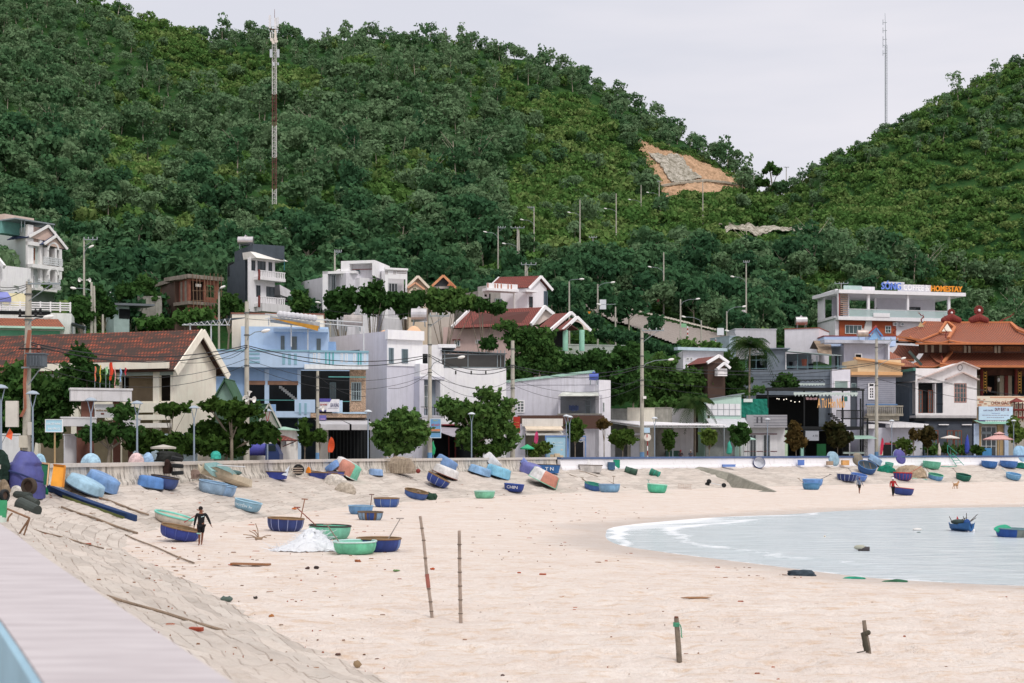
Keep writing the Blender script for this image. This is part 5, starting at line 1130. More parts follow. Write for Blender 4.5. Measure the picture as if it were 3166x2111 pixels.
#  restaurants on the promenade (centre right)
f=Face((1835,168),(2245,168));c=f.xy(2050);t=thing('restaurant_canopy','wide white sheet canopy on thin steel posts over a dark open restaurant','restaurant',(c.x,c.y,STREET))
mb=MB();q=[f.pt(1833,1293,-7,2050),f.pt(1950,1291,-7,2050),f.pt(2170,1303,-4,2050),f.pt(2243,1313,1.2,2050),f.pt(1970,1314,2.8,2050),f.pt(1833,1292,-1.5,2050)]
mb.add(q+[v-Vector((0,0,.1)) for v in q],[(5,4,3,2,1,0),(6,7,8,9,10,11)]+[(i,(i+1)%6,6+(i+1)%6,6+i) for i in range(6)]);mb.build('roof',W_('#eceaf0'),t)
mb=MB();a,b_,c_=f.pt(1840,1298,-1.4,2050),f.pt(1970,1321,2.7,2050),f.pt(2243,1321,1.1,2050)
for p,q_ in ((a,b_),(b_,c_)):mb.tube(p,q_,.05,.05,5)
for k in range(7):p=a.lerp(b_,k/7);mb.tube(p,p+Vector((0,0,.28)),.04,.04,4)
for k in range(24):p=b_.lerp(c_,k/24);mb.tube(p,p+Vector((0,0,.26)),.03,.03,4)
mb.build('truss',METW,t)
for x in (2077,2235):pipe(t,[f.pt(x,1318,1.0,2050),Vector((*f.xy(x,1.0),STREET))],.08,GREYM)
panel(t,f,1845,1300,2175,1460,mat('#20272b',.9,.3),-7.5,-7.3,'back_wall',2050);panel(t,f,2000,1345,2165,1400,mat('#5e6e78',.9,.1),-7.28,-7.2,'grey_wall',2050);panel(t,f,2152,1345,2163,1450,mat('#9aa7ad',.8),-6,-5.7,'pillar',2050)
panel(t,f,1855,1358,1905,1450,W_('#dcdbe0',.3),-2,-1.8,'white_wall',2050);panel(t,f,1878,1338,1985,1345,W_('#dcdbe0',.2),-3,-.3,'inner_canopy',2050);panel(t,f,1953,1352,1980,1450,W_('#dedfe6',.2),-1.5,-1.3,'white_wall',2050)
panel(t,f,2063,1393,2108,1420,mat('#3e5b50',.8),-2.2,-1.4,'counter',2050)
for x in (2095,2126):panel(t,f,x,1366,x+20,1392,mat('#5a3226',.8),-5,-4.8,'cabinet',2050)
f=Face((1808,163),(1862,163));t=thing('shop_sign','white bicycle hire board with faded writing left of the restaurant canopy','sign',f.pt(1835,1354));panel(t,f,1808,1302,1861,1354,W_('#dfe3ea'),0,.1,'board');lettering(t,f,'XE MÁY',1826,1307,1852,1314,mat('#d59aa8'),.11,d=.01)
mb=MB();mb.add([],[]);
for cx_,r in ((1816,6),(1846,5)):
 for k in range(12):a0,a1=6.283*k/12,6.283*(k+1)/12;mb.tube(f.pt(cx_+r*math.cos(a0),1338+r*math.sin(a0),.13),f.pt(cx_+r*math.cos(a1),1338+r*math.sin(a1),.13),.03,.03,4)
mb.build('drawing',mat('#8fa3cf'),t);
t=thing('blue_hoarding','pale blue poster board in a blue frame standing behind the wall, with faint writing','billboard',P(1720,1412,148));f=Face((1686,148),(1762,148))
mb=MB();
for r in ((1685,1346,1762,1350),(1685,1350,1689,1420),(1749,1350,1762,1420)):f.rect(mb,*r,0,.16)
mb.build('frame',mat('#6f95cf',.6),t);panel(t,f,1689,1350,1749,1420,mat('#a8d0e4',.6,.08),.02,.08,'poster');lettering(t,f,'XIN CHÀO',1706,1364,1740,1371,W_('#dff0fa'),.085,d=.01);panel(t,f,1702,1376,1742,1378,W_('#c3dfec'),.081,.09,'small_print');mb=MB()
for x,y,r in ((1700,1394,4),(1738,1390,4),(1718,1404,8),(1728,1403,7),(1709,1406,6)):mb.lathe([(r*.034,0),(.01,.01)],(0,0,0),1,1,10);n_=20
mb=MB()
for x,y,r in ((1699,1393,3),(1737,1390,3),(1708,1409,7),(1722,1407,9),(1736,1411,6)):f.rect(mb,x-r,y-r*.6,x+r,y+r*.6,.08,.095)
mb.build('motif',mat('#e3cfb0',.8),t)
f=Face((1762,151),(1812,151));t=thing('entrance_frame','blue steel entrance frame with a hanging white chain beside the poster board','gate',P(1790,1420,151));mb=MB()
for r in ((1762,1347,1812,1351),(1809,1351,1812,1425),(1762,1359,1812,1361)):f.rect(mb,*r,0,.1)
mb.build('frame',mat('#6f95cf',.6),t);panel(t,f,1764,1361,1808,1430,DARK,-3.2,-3,'dark_opening');pipe(t,[f.pt(1786+i*3,1361+5*math.sin(math.pi*i/6),.15) for i in range(7)],.04,METW,'chain')
t,fa,zt,zb=house('shed','white and pale green shed with a sloping roof edge left of the green net',[(2178,176),(2292,177)],1246,depth=6,wall=mat('#b9d6cb',.8,.06,.15),cat='shed')
f=fa[0];mb=MB();wedge(mb,f,2178,2292,1247,1236,1218,-6,0);mb.build('sloped_top',mat('#b9d6cb',.8,.06,.15),t);panel(t,f,2182,1248,2288,1284,W_('#e3e4e8'),.0,.05,'white_panels')
mb=MB()
for x in range(2182,2290,18):f.rect(mb,x,1248,x+1.2,1284,.05,.08,2235)
for y in (1265,1284):f.rect(mb,2180,y,2290,y+1.2,.05,.08,2235)
mb.build('joints',GREYM,t);mb=MB();beam(mb,f.pt(2174,1236,.1),f.pt(2300,1216,.1),.3,.12);mb.build('roof_edge',GREYM,t)
mb=MB();mb.quad(f.pt(2180,1289,-.3),f.pt(2305,1292,-.3),f.pt(2300,1326,2.2),f.pt(2180,1318,2.2));mb.build('porch_roof',mat('#c9cad0',.6,.1),t);panel(t,f,2180,1322,2270,1450,mat('#8a8f8c',.8,.2),.1,.2,'lower_wall')
t=thing('green_net','dark green shade net hung between the shed and the black cafe','net',P(2330,1290,178));f=Face((2290,178),(2375,178));mb=MB()
for i in range(8):
 for j in range(5):
  q=[f.pt(2290+85*u/8,1233+57*v/5,.12*math.sin(u*2.1+v)) for u,v in ((i,j),(i+1,j),(i+1,j+1),(i,j+1))];mb.quad(*q)
mb.build('net',mat('#1f7d6c',.8,.2),t);panel(t,f,2298,1233,2326,1243,W_('#d9e3e0'),.2,.25,'white_patch')
for x in (2290,2374):pipe(t,[f.pt(x,1230,0),f.pt(x,1300,0)],.05,BLKM)
t,fa,zt,zb=house('white_shop','low shop with a grey striped parapet, two slots and white panelled doors',[(2290,179),(2427,179)],1322,depth=6,wall=W_('#dcdcde',.2),recess=0,cat='shop')
f=fa[0];panel(t,f,2303,1283,2428,1322,mat('#a4a4aa',.8,.08),-.3,1.2,'parapet');mb=MB()
for y in (1288,1298,1307,1315):f.rect(mb,2325,y,2428,y+1.1,1.2,1.22)
for x in (2334,2347):f.rect(mb,x,1290,x+5,1307,1.2,1.24)
mb.build('grooves',mat('#55555c'),t)
panel(t,f,2300,1341,2402,1450,W_('#e4e3e6',.2),.0,.1,'door_wall');
for x0,x1 in ((2317,2338),(2359,2381)):win(t,f,x0,1343,x1,1440,METW,GL,(1,0),.12,2,'door')
panel(t,f,2300,1340,2402,1343,mat('#6a3038'),.1,.16,'trim');panel(t,f,2300,1394,2402,1396,mat('#6a3038'),.1,.14,'trim');panel(t,f,2402,1330,2436,1450,mat('#bcd3b6',.8,.08),-.6,-.2,'green_wall')
#  dark grey house with roof terrace
SG=mat('#7b8591',.85,.08,.25)
t,fa,zt,zb=house('grey_house','grey plastered house with a covered roof terrace and laundry, above the black cafe',[(2305,197),(2571,196)],1143,depth=8,wall=SG)
f=fa[0];mb=MB();q=[f.xy(2372),f.xy(2430),f.xy(2430,-5),f.xy(2372,-5)];mb.prism([tuple(p) for p in q],zt-.02,f.z(2400,1079));mb.build('stair_tower',SG,t);panel(t,f,2358,1076,2442,1079.5,SG,-5,.5,'tower_roof')
mb=MB()
for x in (2306,2316,2337):f.rect(mb,x,1100-(x-2306)*.2,x+1.5,1141,-.1,0,2340)
for y in (1112,1138):f.rect(mb,2306,y,2372,y+1.5,-.12,-.02,2340)
for x in (2430,2465,2496,2525,2590):f.rect(mb,x,1100 if x>2500 else 1092,x+2,1142,-.1,0,2500)
for y in (1131,1135):f.rect(mb,2430,y,2618,y+1.6,-.1,0,2500)
mb.build('terrace_frame',RAILG,t)
roofslab(t,(f.pt(2306,1092,-5,2340),f.pt(2372,1082,-5,2340),f.pt(2372,1087,.5,2340),f.pt(2302,1100,.5,2340)),mat('#5f7f8c',.5),.06)
roofslab(t,(f.pt(2432,1078,-5,2500),f.pt(2580,1092,-5,2500),f.pt(2598,1100,1.2,2500),f.pt(2432,1086,1.2,2500)),mat('#c9dad8',.5),.06)
panel(t,f,2432,1087,2520,1142,mat('#8b98a2',.9,.1),-4.2,-4,'back_wall',2500);panel(t,f,2428,1087,2431,1142,W_(),-.2,.1,'white_post',2500)
panel(t,f,2320,1092,2372,1140,mat('#2a3138',.9),-4.4,-4.2,'dark_back',2340)
for x0,x1,y0,y1,c_ in ((2352,2368,1104,1126,'#8d949c'),(2443,2455,1116,1138,'#23262b'),(2457,2470,1114,1140,'#9aa0a8'),(2482,2500,1108,1131,'#b6705e'),(2503,2520,1122,1140,'#1f2226'),(2512,2518,1107,1121,'#cdd4da')):
 mb=MB();z0,z1=f.z(2480,y1),f.z(2480,y0);p=f.xy((x0+x1)/2,-1.5);w_=(x1-x0)*187/F/2
 for j in range(5):
  ww=w_*(1-.08*j+(.12 if j%2 else 0));z=z1+(z0-z1)*j/4;mb.v+=[(p.x-ww,p.y+.05*math.sin(j),z),(p.x,p.y-.15,z),(p.x+ww,p.y+.04,z)]
 for j in range(4):
  for q in (0,1):mb.f.append([j*3+q,j*3+q+1,j*3+4+q,j*3+3+q]);mb.mi.append(0)
 mb.build('laundry',mat(c_,.9,.2),t)
for y in (1163,1172):panel(t,f,2306,y,2571,y+1.4,mat('#565f69'),.0,.03,'groove',2440)
t,fa,zt,zb=house('white_house','narrow white house slice with a frosted window behind the orange cafe letters',[(2572,195),(2629,195)],1142,depth=8,wall=W_('#e6e4ee',.1));f=fa[0];win(t,f,2578,1175,2623,1205,W_(),glassmat((.22,.30,.28),.3,'frosted'),(0,0),.03,3)
panel(t,f,2610,1225,2620,1240,mat('#3f7a72'),0,.03,'blue_window')
t,fa,zt,zb=house('lavender_house','lavender grey house with tall white louvred window, concrete baluster balcony and orange roof trims',[(2571,212),(2609,207),(2742,208)],1064,depth=9,wall=mat('#b3b3c1',.85,.05,.2),parapet=.1)
pl,f=fa;panel(t,f,2540,1053,2744,1063,mat('#b9bdca',.8),-.4,1.2,'roof_edge',2680);panel(t,f,2738,1063,2743,1120,W_('#dfe0ea'),.0,.9,'edge_pillar',2680)
win(t,f,2642,1093,2665,1125,W_(),DARK,(0,0),.04,3,zref=2680);win(t,pl,2584,1096,2596,1137,BLKM,GLG,(0,1),.04)
f=Face((2628,198),(2785,199));OT=mat('#d8a878',.8,.06)
t2=thing('cream_house','cream upper floor with orange eaves over a grey clad wall with a white louvred window','house',(*f.xy(2690),STREET));panel(t2,f,2652,1112,2786,1150,mat('#dcc7a4',.85,.05,.2),-6,0,'upper_wall',2720);mb=MB();beam(mb,f.pt(2640,1108,.3,2720),f.pt(2790,1127,.3,2720),.9,.3);mb.build('sloped_eave',OT,t2);panel(t2,f,2628,1150,2786,1160,OT,-6,.5,'eave_band',2720);panel(t2,f,2628,1160,2786,1165,mat('#a08a78',.8),-6,.3,'lower_band',2720)
panel(t2,f,2652,1165,2770,1440,mat('#9b9da8',.85,.06),-6,-.1,'clad_wall',2720);panel(t2,f,2628,1165,2653,1440,mat('#4e545c',.9,.1),-6,-.4,'dark_wall',2720);win(t2,f,2635,1184,2650,1225,mat('#8fa0a0'),GLG,(0,1),-.35,2,zref=2720)
mb=MB()
for k in range(15):f.rect(mb,2654,1170+k*6,2768,1171+k*6,-.1,-.07,2720)
mb.build('cladding_lines',mat('#80828e'),t2)
wo=win(t2,f,2684,1184,2704,1235,W_(),W_(),(0,0),.0,3,zref=2720);mb=MB()
for k in range(4):
 for x in (2690,2696):f.rect(mb,x,1200+k*8,x+3,1205+k*8,.03,.05,2720)
f.rect(mb,2688,1187,2700,1193,.03,.05,2720);mb.build('louvre',DARK,t2)
mb=MB();f.rect(mb,2670,1254,2782,1258,.9,1.2,2720);f.rect(mb,2670,1279,2782,1286,.6,1.25,2720);f.rect(mb,2670,1286,2772,1300,-.1,.9,2720)
for k in range(18):f.rect(mb,2673+k*6.2,1258,2675.6+k*6.2,1279,.98,1.1,2720)
mb.build('concrete_balcony',mat('#a29c8e',.9,.25,.6),t2);panel(t2,f,2672,1249,2765,1253,mat('#5d7ea8',.6),.5,1.1,'blue_sheet',2720)
#  slate and white pharmacy neighbour
t,fa,zt,zb=house('white_gabled_house','white fronted house with a slate side wall, brown louvred doors and a thin stepped gable',[(2690,213),(2831,200),(3022,201)],1180,depth=9,wall=mat('#5d6a78',.85,.1,.25),recess=2.2)
pl,f=fa;
mb=MB();a=[pl.xy(2700,0),pl.xy(2831,0),pl.xy(2831,-3),pl.xy(2700,-3)];z_=pl.z(2765,1182);mb.hexa([(p.x,p.y,z_) for p in a],[(a[0].x,a[0].y,pl.z(2700,1168)),(a[1].x,a[1].y,pl.z(2831,1139)),(a[2].x,a[2].y,pl.z(2831,1139)),(a[3].x,a[3].y,pl.z(2700,1168))]);mb.build('sloped_wall',mat('#5d6a78',.85,.1,.25),t)
mb=MB();beam(mb,pl.pt(2695,1167,.15),pl.pt(2831,1141,.15),.4,.4);mb.build('coping',mat('#4d8078',.8,.1),t)
holes(t,f,2831,1139,3020,1292,[(2839,1183,2916,1277),(2950,1184,2989,1245)],W_('#e5e3e4',.15),.2,zref=2925)
mb=MB();q=[f.xy(2831),f.xy(3020),f.xy(3020,-2.2),f.xy(2831,-2.2)];mb.prism([tuple(p) for p in q],f.z(2925,1292),f.z(2925,1284));mb.build('floor_slab',W_('#e5e3e4'),t)
mb=MB();q=[f.xy(2831,-.2),f.xy(3020,-.2),f.xy(3020,-9),f.xy(2831,-9)];mb.prism([tuple(p) for p in q],f.z(2925,1180),f.z(2925,1139)-.01);mb.build('upper_block',W_('#e5e3e4'),t)
mb=MB();n=Vector((f.n.x,f.n.y,0));g=[f.pt(2915,1140,.01),f.pt(3020,1140,.01),f.pt(3020,1137,.01),f.pt(2972,1121,.01),f.pt(2916,1138,.01)];mb.add([p for p in g]+[p-n*3 for p in g],[(0,1,2,3,4),(9,8,7,6,5)]+[(i,(i+1)%5,5+(i+1)%5,5+i) for i in range(5)]);mb.build('gable',W_('#e5e3e4'),t)
mb=MB();EV=mat('#c9b6b0',.8,.2)
for p,q_ in (((2837,1174),(2972,1119)),((2972,1119),(3024,1140)),((2922,1173),(2973,1151)),((2973,1151),(3022,1174))):beam(mb,f.pt(*p,.35,2925),f.pt(*q_,.35,2925),.7,.16)
mb.build('gable_trim',EV,t)
mb=MB()
for i in range(16):a0,a1=6.283*i/16,6.283*(i+1)/16;mb.tube(f.pt(2968+7*math.cos(a0),1136+9*math.sin(a0),.05),f.pt(2968+7*math.cos(a1),1136+9*math.sin(a1),.05),.06,.06,4)
mb.build('round_vent',mat('#a8a4a6'),t)
panel(t,f,2839,1183,2916,1278,mat('#b8b6b8',.9),-2.15,-2.1,'recess_wall',2925);panel(t,f,2893,1185,2895,1277,W_(),-2.1,-.2,'recess_side',2925)
BRN=mat('#7c4a3a',.7,.1);panel(t,f,2840,1185,2892,1277,DARK,-1.2,-1.15,'opening',2925)
for x0,x1 in ((2841,2860),(2877,2892)):win(t,f,x0,1205,x1,1276,BRN,GLG,(1,4),-.9,2.5,'door',zref=2925)
win(t,f,2950,1184,2989,1244,mat('#b08a82',.7),GLG,(3,3),-.12,3,zref=2925);panel(t,f,2896,1248,2917,1250,BLKM,-.1,-.02,'rail',2925)
panel(t,f,2828,1292,3008,1302,DARK,-2,.02,'dark_band',2925);panel(t,f,2860,1302,3008,1450,mat('#4c525c',.9,.1),-.4,-.3,'ground_wall',2925)
for x0,x1 in ((2878,2903),(2930,2950),(2952,2976)):win(t,f,x0,1330,x1,1440,BRN,GLG,(1,3),-.25,2.5,'door',zref=2925)
panel(t,f,2903,1311,2934,1314,W_(),-.2,0,'light_strip',2925);panel(t,f,2975,1311,3005,1314,W_(),-.2,0,'light_strip',2925)
t,fa,zt,zb=house('garage','low lavender white garage with a thick projecting white roof slab left of the umbrellas',[(2668,193),(2852,194)],1322,depth=6,wall=W_('#cfd0dc',.15),cat='garage');f=fa[0]
panel(t,f,2738,1311,2857,1322,W_('#eeedf2'),.0,1.6,'roof_edge',2760);mb=MB();mb.quad(f.pt(2738,1311,1.6,2760),f.pt(2857,1311,1.6,2760),f.pt(2820,1300,-5,2760),f.pt(2700,1299,-5,2760));mb.build('roof_top',W_('#c6c4c8'),t);panel(t,f,2670,1312,2704,1325,W_(),.0,1.4,'roof_edge',2760)
panel(t,f,2725,1374,2775,1440,BLKM,.0,.4,'black_hoarding',2760);panel(t,f,2733,1368,2765,1374,mat('#b9434e'),.2,.42,'red_strip',2760)
t,fa,zt,zb=house('pharmacy','small pharmacy under a green awning with a large blue white board',[(3018,202),(3166,203)],1305,depth=8,wall=mat('#a8a49a',.85,.08),base=STREET,cat='shop');f=fa[0]
panel(t,f,3006,1310,3022,1440,mat('#b7c9e2',.7),.0,.5,'blue_pillar',3070);panel(t,f,3101,1312,3113,1440,mat('#b7c9e2',.7),.0,.5,'blue_pillar',3070);panel(t,f,3082,1312,3101,1440,mat('#b39a72',.8),.0,.2,'tan_wall',3070);panel(t,f,3022,1318,3032,1440,mat('#b39a72',.8),.0,.2,'tan_wall',3070)
win(t,f,3032,1318,3080,1440,METW,GL,(2,1),.06,2.5,'shopfront',zref=3070);panel(t,f,3034,1334,3064,1342,mat('#8f9aa0'),.1,.2,'shutter_box',3070)
mb=MB();mb.quad(f.pt(3006,1299,.2,3070),f.pt(3126,1299,.2,3070),f.pt(3124,1311,1.8,3070),f.pt(3020,1311,1.8,3070));mb.build('awning',mat('#86b5a2',.7),t);panel(t,f,3032,1385,3060,1440,mat('#4f93c8',.7),.5,.6,'poster',3070)
s=thing('shop_sign','large pale blue pharmacy board with a dark violet bottom strip above the green awning','sign',f.pt(3070,1305,.6));panel(s,f,3020,1257,3124,1299,mat('#c3dcf2',.6,.05),.5,.7,'board',3070);panel(s,f,3020,1299,3124,1304,mat('#4a3a6a',.6),.5,.72,'bottom_strip',3070)
lettering(s,f,'QUẦY THUỐC',3033,1265,3064,1272,mat('#5a4a78'),.71,3070,.01);lettering(s,f,'DUY ĐẠT 16',3069,1261,3112,1273,mat('#7d2f4a'),.71,3070,.02);lettering(s,f,'THUỐC TÂN DƯỢC',3058,1276,3085,1279.5,mat('#6f78b0'),.71,3070,.01)
for y,x0,x1 in ((1284,3030,3114),(1291,3044,3098)):
 mb=MB()
 for k in range(9):a=x0+(x1-x0)*k/9;f.rect(mb,a,y-1.2,a+(x1-x0)/9*.82,y+1,.7,.712,3070)
 mb.build('small_print',mat('#9a9cb4'),s)
mb=MB()
for k in range(9):a=3039+k*7.2;f.rect(mb,a,1300.5,a+6,1302.8,.72,.735,3070)
mb.build('strip_print',W_(),s)
f=Face((3010,208),(3200,208));s=thing('temple_banner','long cream banner with brown lettering hung below the temple columns','banner',f.pt(3080,1258));panel(s,f,3020,1224,3200,1258,mat('#efe2cd',.7,.05),.0,.12,'cloth',3090);panel(s,f,3060,1226,3200,1230,mat('#d9a98a'),.12,.14,'ornament',3090);panel(s,f,3054,1253,3200,1256.5,mat('#d9a98a'),.12,.14,'ornament',3090)
mb=MB()
for x,y,r in ((3026,1234,4),(3033,1243,7),(3046,1248,4),(3028,1252,6),(3042,1235,3)):f.rect(mb,x-r,y-r*.5,x+r,y+r*.5,.12,.145,3090)
mb.build('flower_print',mat('#cf9a80'),s);lettering(s,f,'CHÙA GIÁC H',3063,1238,3128,1251,mat('#a8502f'),.13,3090)
#  temple
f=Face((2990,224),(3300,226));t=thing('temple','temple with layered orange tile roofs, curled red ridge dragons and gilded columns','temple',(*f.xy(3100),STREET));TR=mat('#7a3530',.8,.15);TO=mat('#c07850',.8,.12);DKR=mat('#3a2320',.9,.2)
mb=MB();q=[f.xy(2840,-6),f.xy(3300,-6),f.xy(3300,-20),f.xy(2840,-20)];mb.prism([tuple(p) for p in q],STREET,f.z(3050,1150));mb.build('wall',mat('#4a3730',.9,.2),t)
def pt_(px,py,o=0):
 A=f.A+f.n*o;rx=(px-CX)/F;u=(A.y*rx-A.x)/(f.d.x-f.d.y*rx);q=A+f.d*u; return Vector((q.x,q.y,EX+(HY-py)/F*q.y))
def rf(rl,rr,el,er,ul=0,ur=0,nm='roof'):
 """curved temple roof plane: ridge left/right, eave left/right as (px, py, out), corners turned up by ul/ur pixels"""
 nu,nv=16,8;mb=MB();g={}
 for i in range(nu+1):
  for j in range(nv+1):
   u,v=i/nu,j/nv;q=[(rl[k]*(1-u)+rr[k]*u)*(1-v)+(el[k]*(1-u)+er[k]*u)*v for k in range(3)];py=(rl[1]*(1-u)+rr[1]*u);pe=(el[1]*(1-u)+er[1]*u)
   q[1]=py+(pe-py)*v**.78-(ul*max(0,1-u*3.2)**2+ur*max(0,1-(1-u)*3.2)**2)*v**3;g[i,j]=(pt_(*q),u,v)
 W0=(g[0,nv][0]-g[nu,nv][0]).length;H0=(g[0,0][0]-g[0,nv][0]).length
 for i in range(nu):
  for j in range(nv):
   k=[g[i,j],g[i+1,j],g[i+1,j+1],g[i,j+1]];mb.quad(*[x[0] for x in k],[(x[1]*W0,(1-x[2])*H0) for x in k])
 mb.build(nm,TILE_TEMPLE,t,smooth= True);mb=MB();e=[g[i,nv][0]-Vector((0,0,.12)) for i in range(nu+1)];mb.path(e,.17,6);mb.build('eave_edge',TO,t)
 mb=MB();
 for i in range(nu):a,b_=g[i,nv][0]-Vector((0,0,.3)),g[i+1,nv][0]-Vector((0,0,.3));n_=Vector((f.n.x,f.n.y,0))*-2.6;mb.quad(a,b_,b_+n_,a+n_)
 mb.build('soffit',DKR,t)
rf((2930,996,-9),(3124,996,-9),(2934,1059,3),(3206,1060,3),9,0);rf((3124,996,-9),(3130,996,-9),(3206,1060,3),(3270,1058,-2),0,8)
rf((2856,992,-9),(2930,994,-9),(2812,1050,-1),(2934,1060,2.6),12,8);rf((2790,1022,-10),(2850,1004,-9),(2764,1050,-3),(2832,1052,-1),14,0)
rf((2870,1088,-3),(3260,1088,-3),(2906,1131,5.5),(3280,1132,5.5),9,0);rf((2858,1086,-5),(2900,1088,-3),(2826,1133,1.5),(2908,1133,5.3),12,8);rf((2776,1066,-9),(2852,1070,-7),(2750,1106,-4),(2826,1112,-2),12,0)
mb=MB();mb.add([pt_(2912,1024,-2.2),pt_(2944,1024,-1.6),pt_(2929,1000,-2.4)],[(0,1,2)]);mb.build('gable_panel',W_('#e6dfd0'),t)
mb=MB();mb.add([pt_(2838,1010,-3),pt_(2858,1010,-2.6),pt_(2846,994,-3)],[(0,1,2)]);mb.build('gable_panel',mat('#b8a27a'),t)
panel(t,f,2866,1058,3260,1090,mat('#6d5248',.9,.2),-3.2,-2.6,'frieze_wall',3050)
for x0,x1 in ((2953,2998),(3026,3093),(3122,3180)):panel(t,f,x0,1063,x1,1084,mat('#8a6050',.8,.3),-2.6,-2.4,'carved_panel',3050);panel(t,f,x0+4,1066,x1-4,1081,mat('#a06a48',.8,.5,0,0,.3,6.),-2.4,-2.3,'carving',3050)
for x in (2880,2900,2925,3002,3015,3097,3108):panel(t,f,x,1062,x+7,1087,mat('#cfc4b0',.8,.1),-2.6,-2.45,'pale_panel',3050)
mb=MB()
for a,b_,r in (((2932,997,-9),(3124,997,-9),.34),((2928,994,-9),(2952,1012,-6),.34),((2952,1012,-6),(2933,1045,1.5),.36),((2905,1028,-3),(2925,995,-7),.28),((2905,1028,-2.6),(2945,1025,-2.6),.14),((3124,997,-9),(3148,1020,-4),.34),((3148,1020,-4),(3215,1045,1),.34),((2942,1088,-2),(2912,1125,4.8),.34),((2770,1040,-1),(2845,1050,1.2),.25),((2900,1030,-3),(2845,1052,1.2),.22),((2862,996,-7),(2845,1008,-6),.22)):beam(mb,pt_(*a),pt_(*b_),r*1.3,r)
for a,b_ in (((2932,1062,3.1),(3260,1062,3.1)),((2830,1062,1.2),(2932,1062,3.1)),((2905,1132,5.6),(3260,1132,5.6))):beam(mb,pt_(*a),pt_(*b_),.2,.28)
mb.build('ridge_beam',TO,t)
def curl(cx,cy,s,o,pts,nm='dragon_ornament',m= None):
 mb=MB();q=[pt_(cx+x*s,cy+y*s,o) for x,y in pts]
 for i,(a,b_) in enumerate(zip(q[:-1],q[1:])):mb.tube(a,b_,.3*(1-.08*i)*abs(s)*.12*2.2,.27*(1-.08*i)*abs(s)*.12*2.2,7)
 for k in range(1,len(q)):mb.ball(q[k]+Vector((0,0,.18)),.2*abs(s)*.2,7,5)
 return mb.build(nm,m or TR,t)
SW=[(0,3),(-2,-1),(1,-5),(5,-7),(3,-11),(-2,-12),(-5,-16),(-9,-18)]
curl(2850,990,1.3,-7,SW);curl(2765,1028,1.2,-3,SW);curl(2925,992,.9,-7,SW);curl(2925,1040,1.1,2.5,[(0,4),(-2,-2),(-1,-8),(3,-13),(-3,-18),(-4,-24)]);curl(3115,990,1.4,-9,[(-18,3),(-12,0),(-6,-3),(0,-6),(6,-8),(10,-12),(14,-14)]);curl(2912,1120,1.0,5,[(2,6),(0,0),(-1,-8),(2,-14),(-2,-20)])
for cx,cy in ((2941,967),(3026,960)):
 mb=MB();c=pt_(cx,cy,-9);r=.62 if cx>3000 else .5
 for k in range(12):a=6.283*k/12;mb.ball(c+Vector((math.cos(a)*r,0,math.sin(a)*r*1.1)),r*.34,7,5)
 o_=mb.build('wheel_ornament',TR,t);mb=MB();mb.tube(c+Vector((0,.1,0)),c+Vector((0,-.1,0)),r,r,14);mb.build('disc',TR,o_);mb=MB();mb.ball(c+Vector((0,-.3,0)),r*.38,8,6);mb.build('hub',W_(),o_);mb=MB()
 for k in range(9):a=-1.6+3.2*k/8;mb.ball(pt_(cx+a*14,992-abs(2-abs(a))*5,-9),.55*(1.3-.2*abs(a)),8,6)
 mb.build('cloud_ornament',TR,t)
for x0,x1 in ((3031,3039),(3137,3145)):
 mb=MB();mb.tube(pt_((x0+x1)/2,1226,1),pt_((x0+x1)/2,1132,1),.25,.25,10);o_=mb.build('column',TR,t);mb=MB();f.rect(mb,x0-1,1148,x0,1216,1.2,1.3,3050);f.rect(mb,x1,1148,x1+1,1216,1.2,1.3,3050)
 for k in range(7):f.rect(mb,x0+2,1152+k*9,x1-2,1156+k*9,1.2,1.32,3050)
 mb.build('gilding',mat('#c89a4a',.4,.2,0,.5),o_)
panel(t,f,3020,1132,3200,1160,mat('#54352b',.9,.3),-1,.6,'lintel',3050);panel(t,f,3016,1160,3030,1226,mat('#b5ab98',.8,.15),-1,.4,'stone_wall',3050);panel(t,f,3096,1160,3110,1226,mat('#b5ab98',.8,.15),-1.5,-.6,'stone_wall',3050);panel(t,f,3110,1150,3120,1226,TR,-1.5,-.3,'pilaster',3050);panel(t,f,3120,1160,3134,1226,mat('#b5ab98',.8,.15),-1.5,-.6,'stone_wall',3050)
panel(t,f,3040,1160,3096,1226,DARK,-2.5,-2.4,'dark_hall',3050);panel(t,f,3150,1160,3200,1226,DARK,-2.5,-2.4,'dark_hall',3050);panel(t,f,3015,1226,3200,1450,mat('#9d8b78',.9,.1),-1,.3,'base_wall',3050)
mb=MB();mb.ball(pt_(3087,1174,0),.22,8,6,(1,1,1.7));mb.build('lantern',W_(),t)
mb=MB();mb.add([pt_(3052,1195,.5),pt_(3066,1198,.6),pt_(3062,1212,.5),pt_(3055,1206,.6)],[(0,1,2,3)]);mb.build('cloth_flag',mat('#d9a58a'),t)
t,fa,zt,zb=house('orange_roof_house','low house with an orange tiled hip roof left of the temple',[(2742,216),(2834,217)],1135,depth=6,wall=mat('#8a5a48',.9),base=STREET);f3=fa[0]
roofslab(t,(f3 .pt(2742,1072,-5),f3 .pt(2800,1080,-5),f3 .pt(2834,1134,.8),f3 .pt(2738,1134,.8)),TILE_ORANGE);mb=MB();beam(mb,f3 .pt(2805,1086,.5),f3 .pt(2838,1130,1.2),.3,.4);mb.build('hip_edge',mat('#4a5550'),t)
t=thing('temple_lantern_tower','red framed three tier temple lantern tower with arched cream niches at the right edge','tower',P(3152,1440,204));f=Face((3120,204),(3200,204))
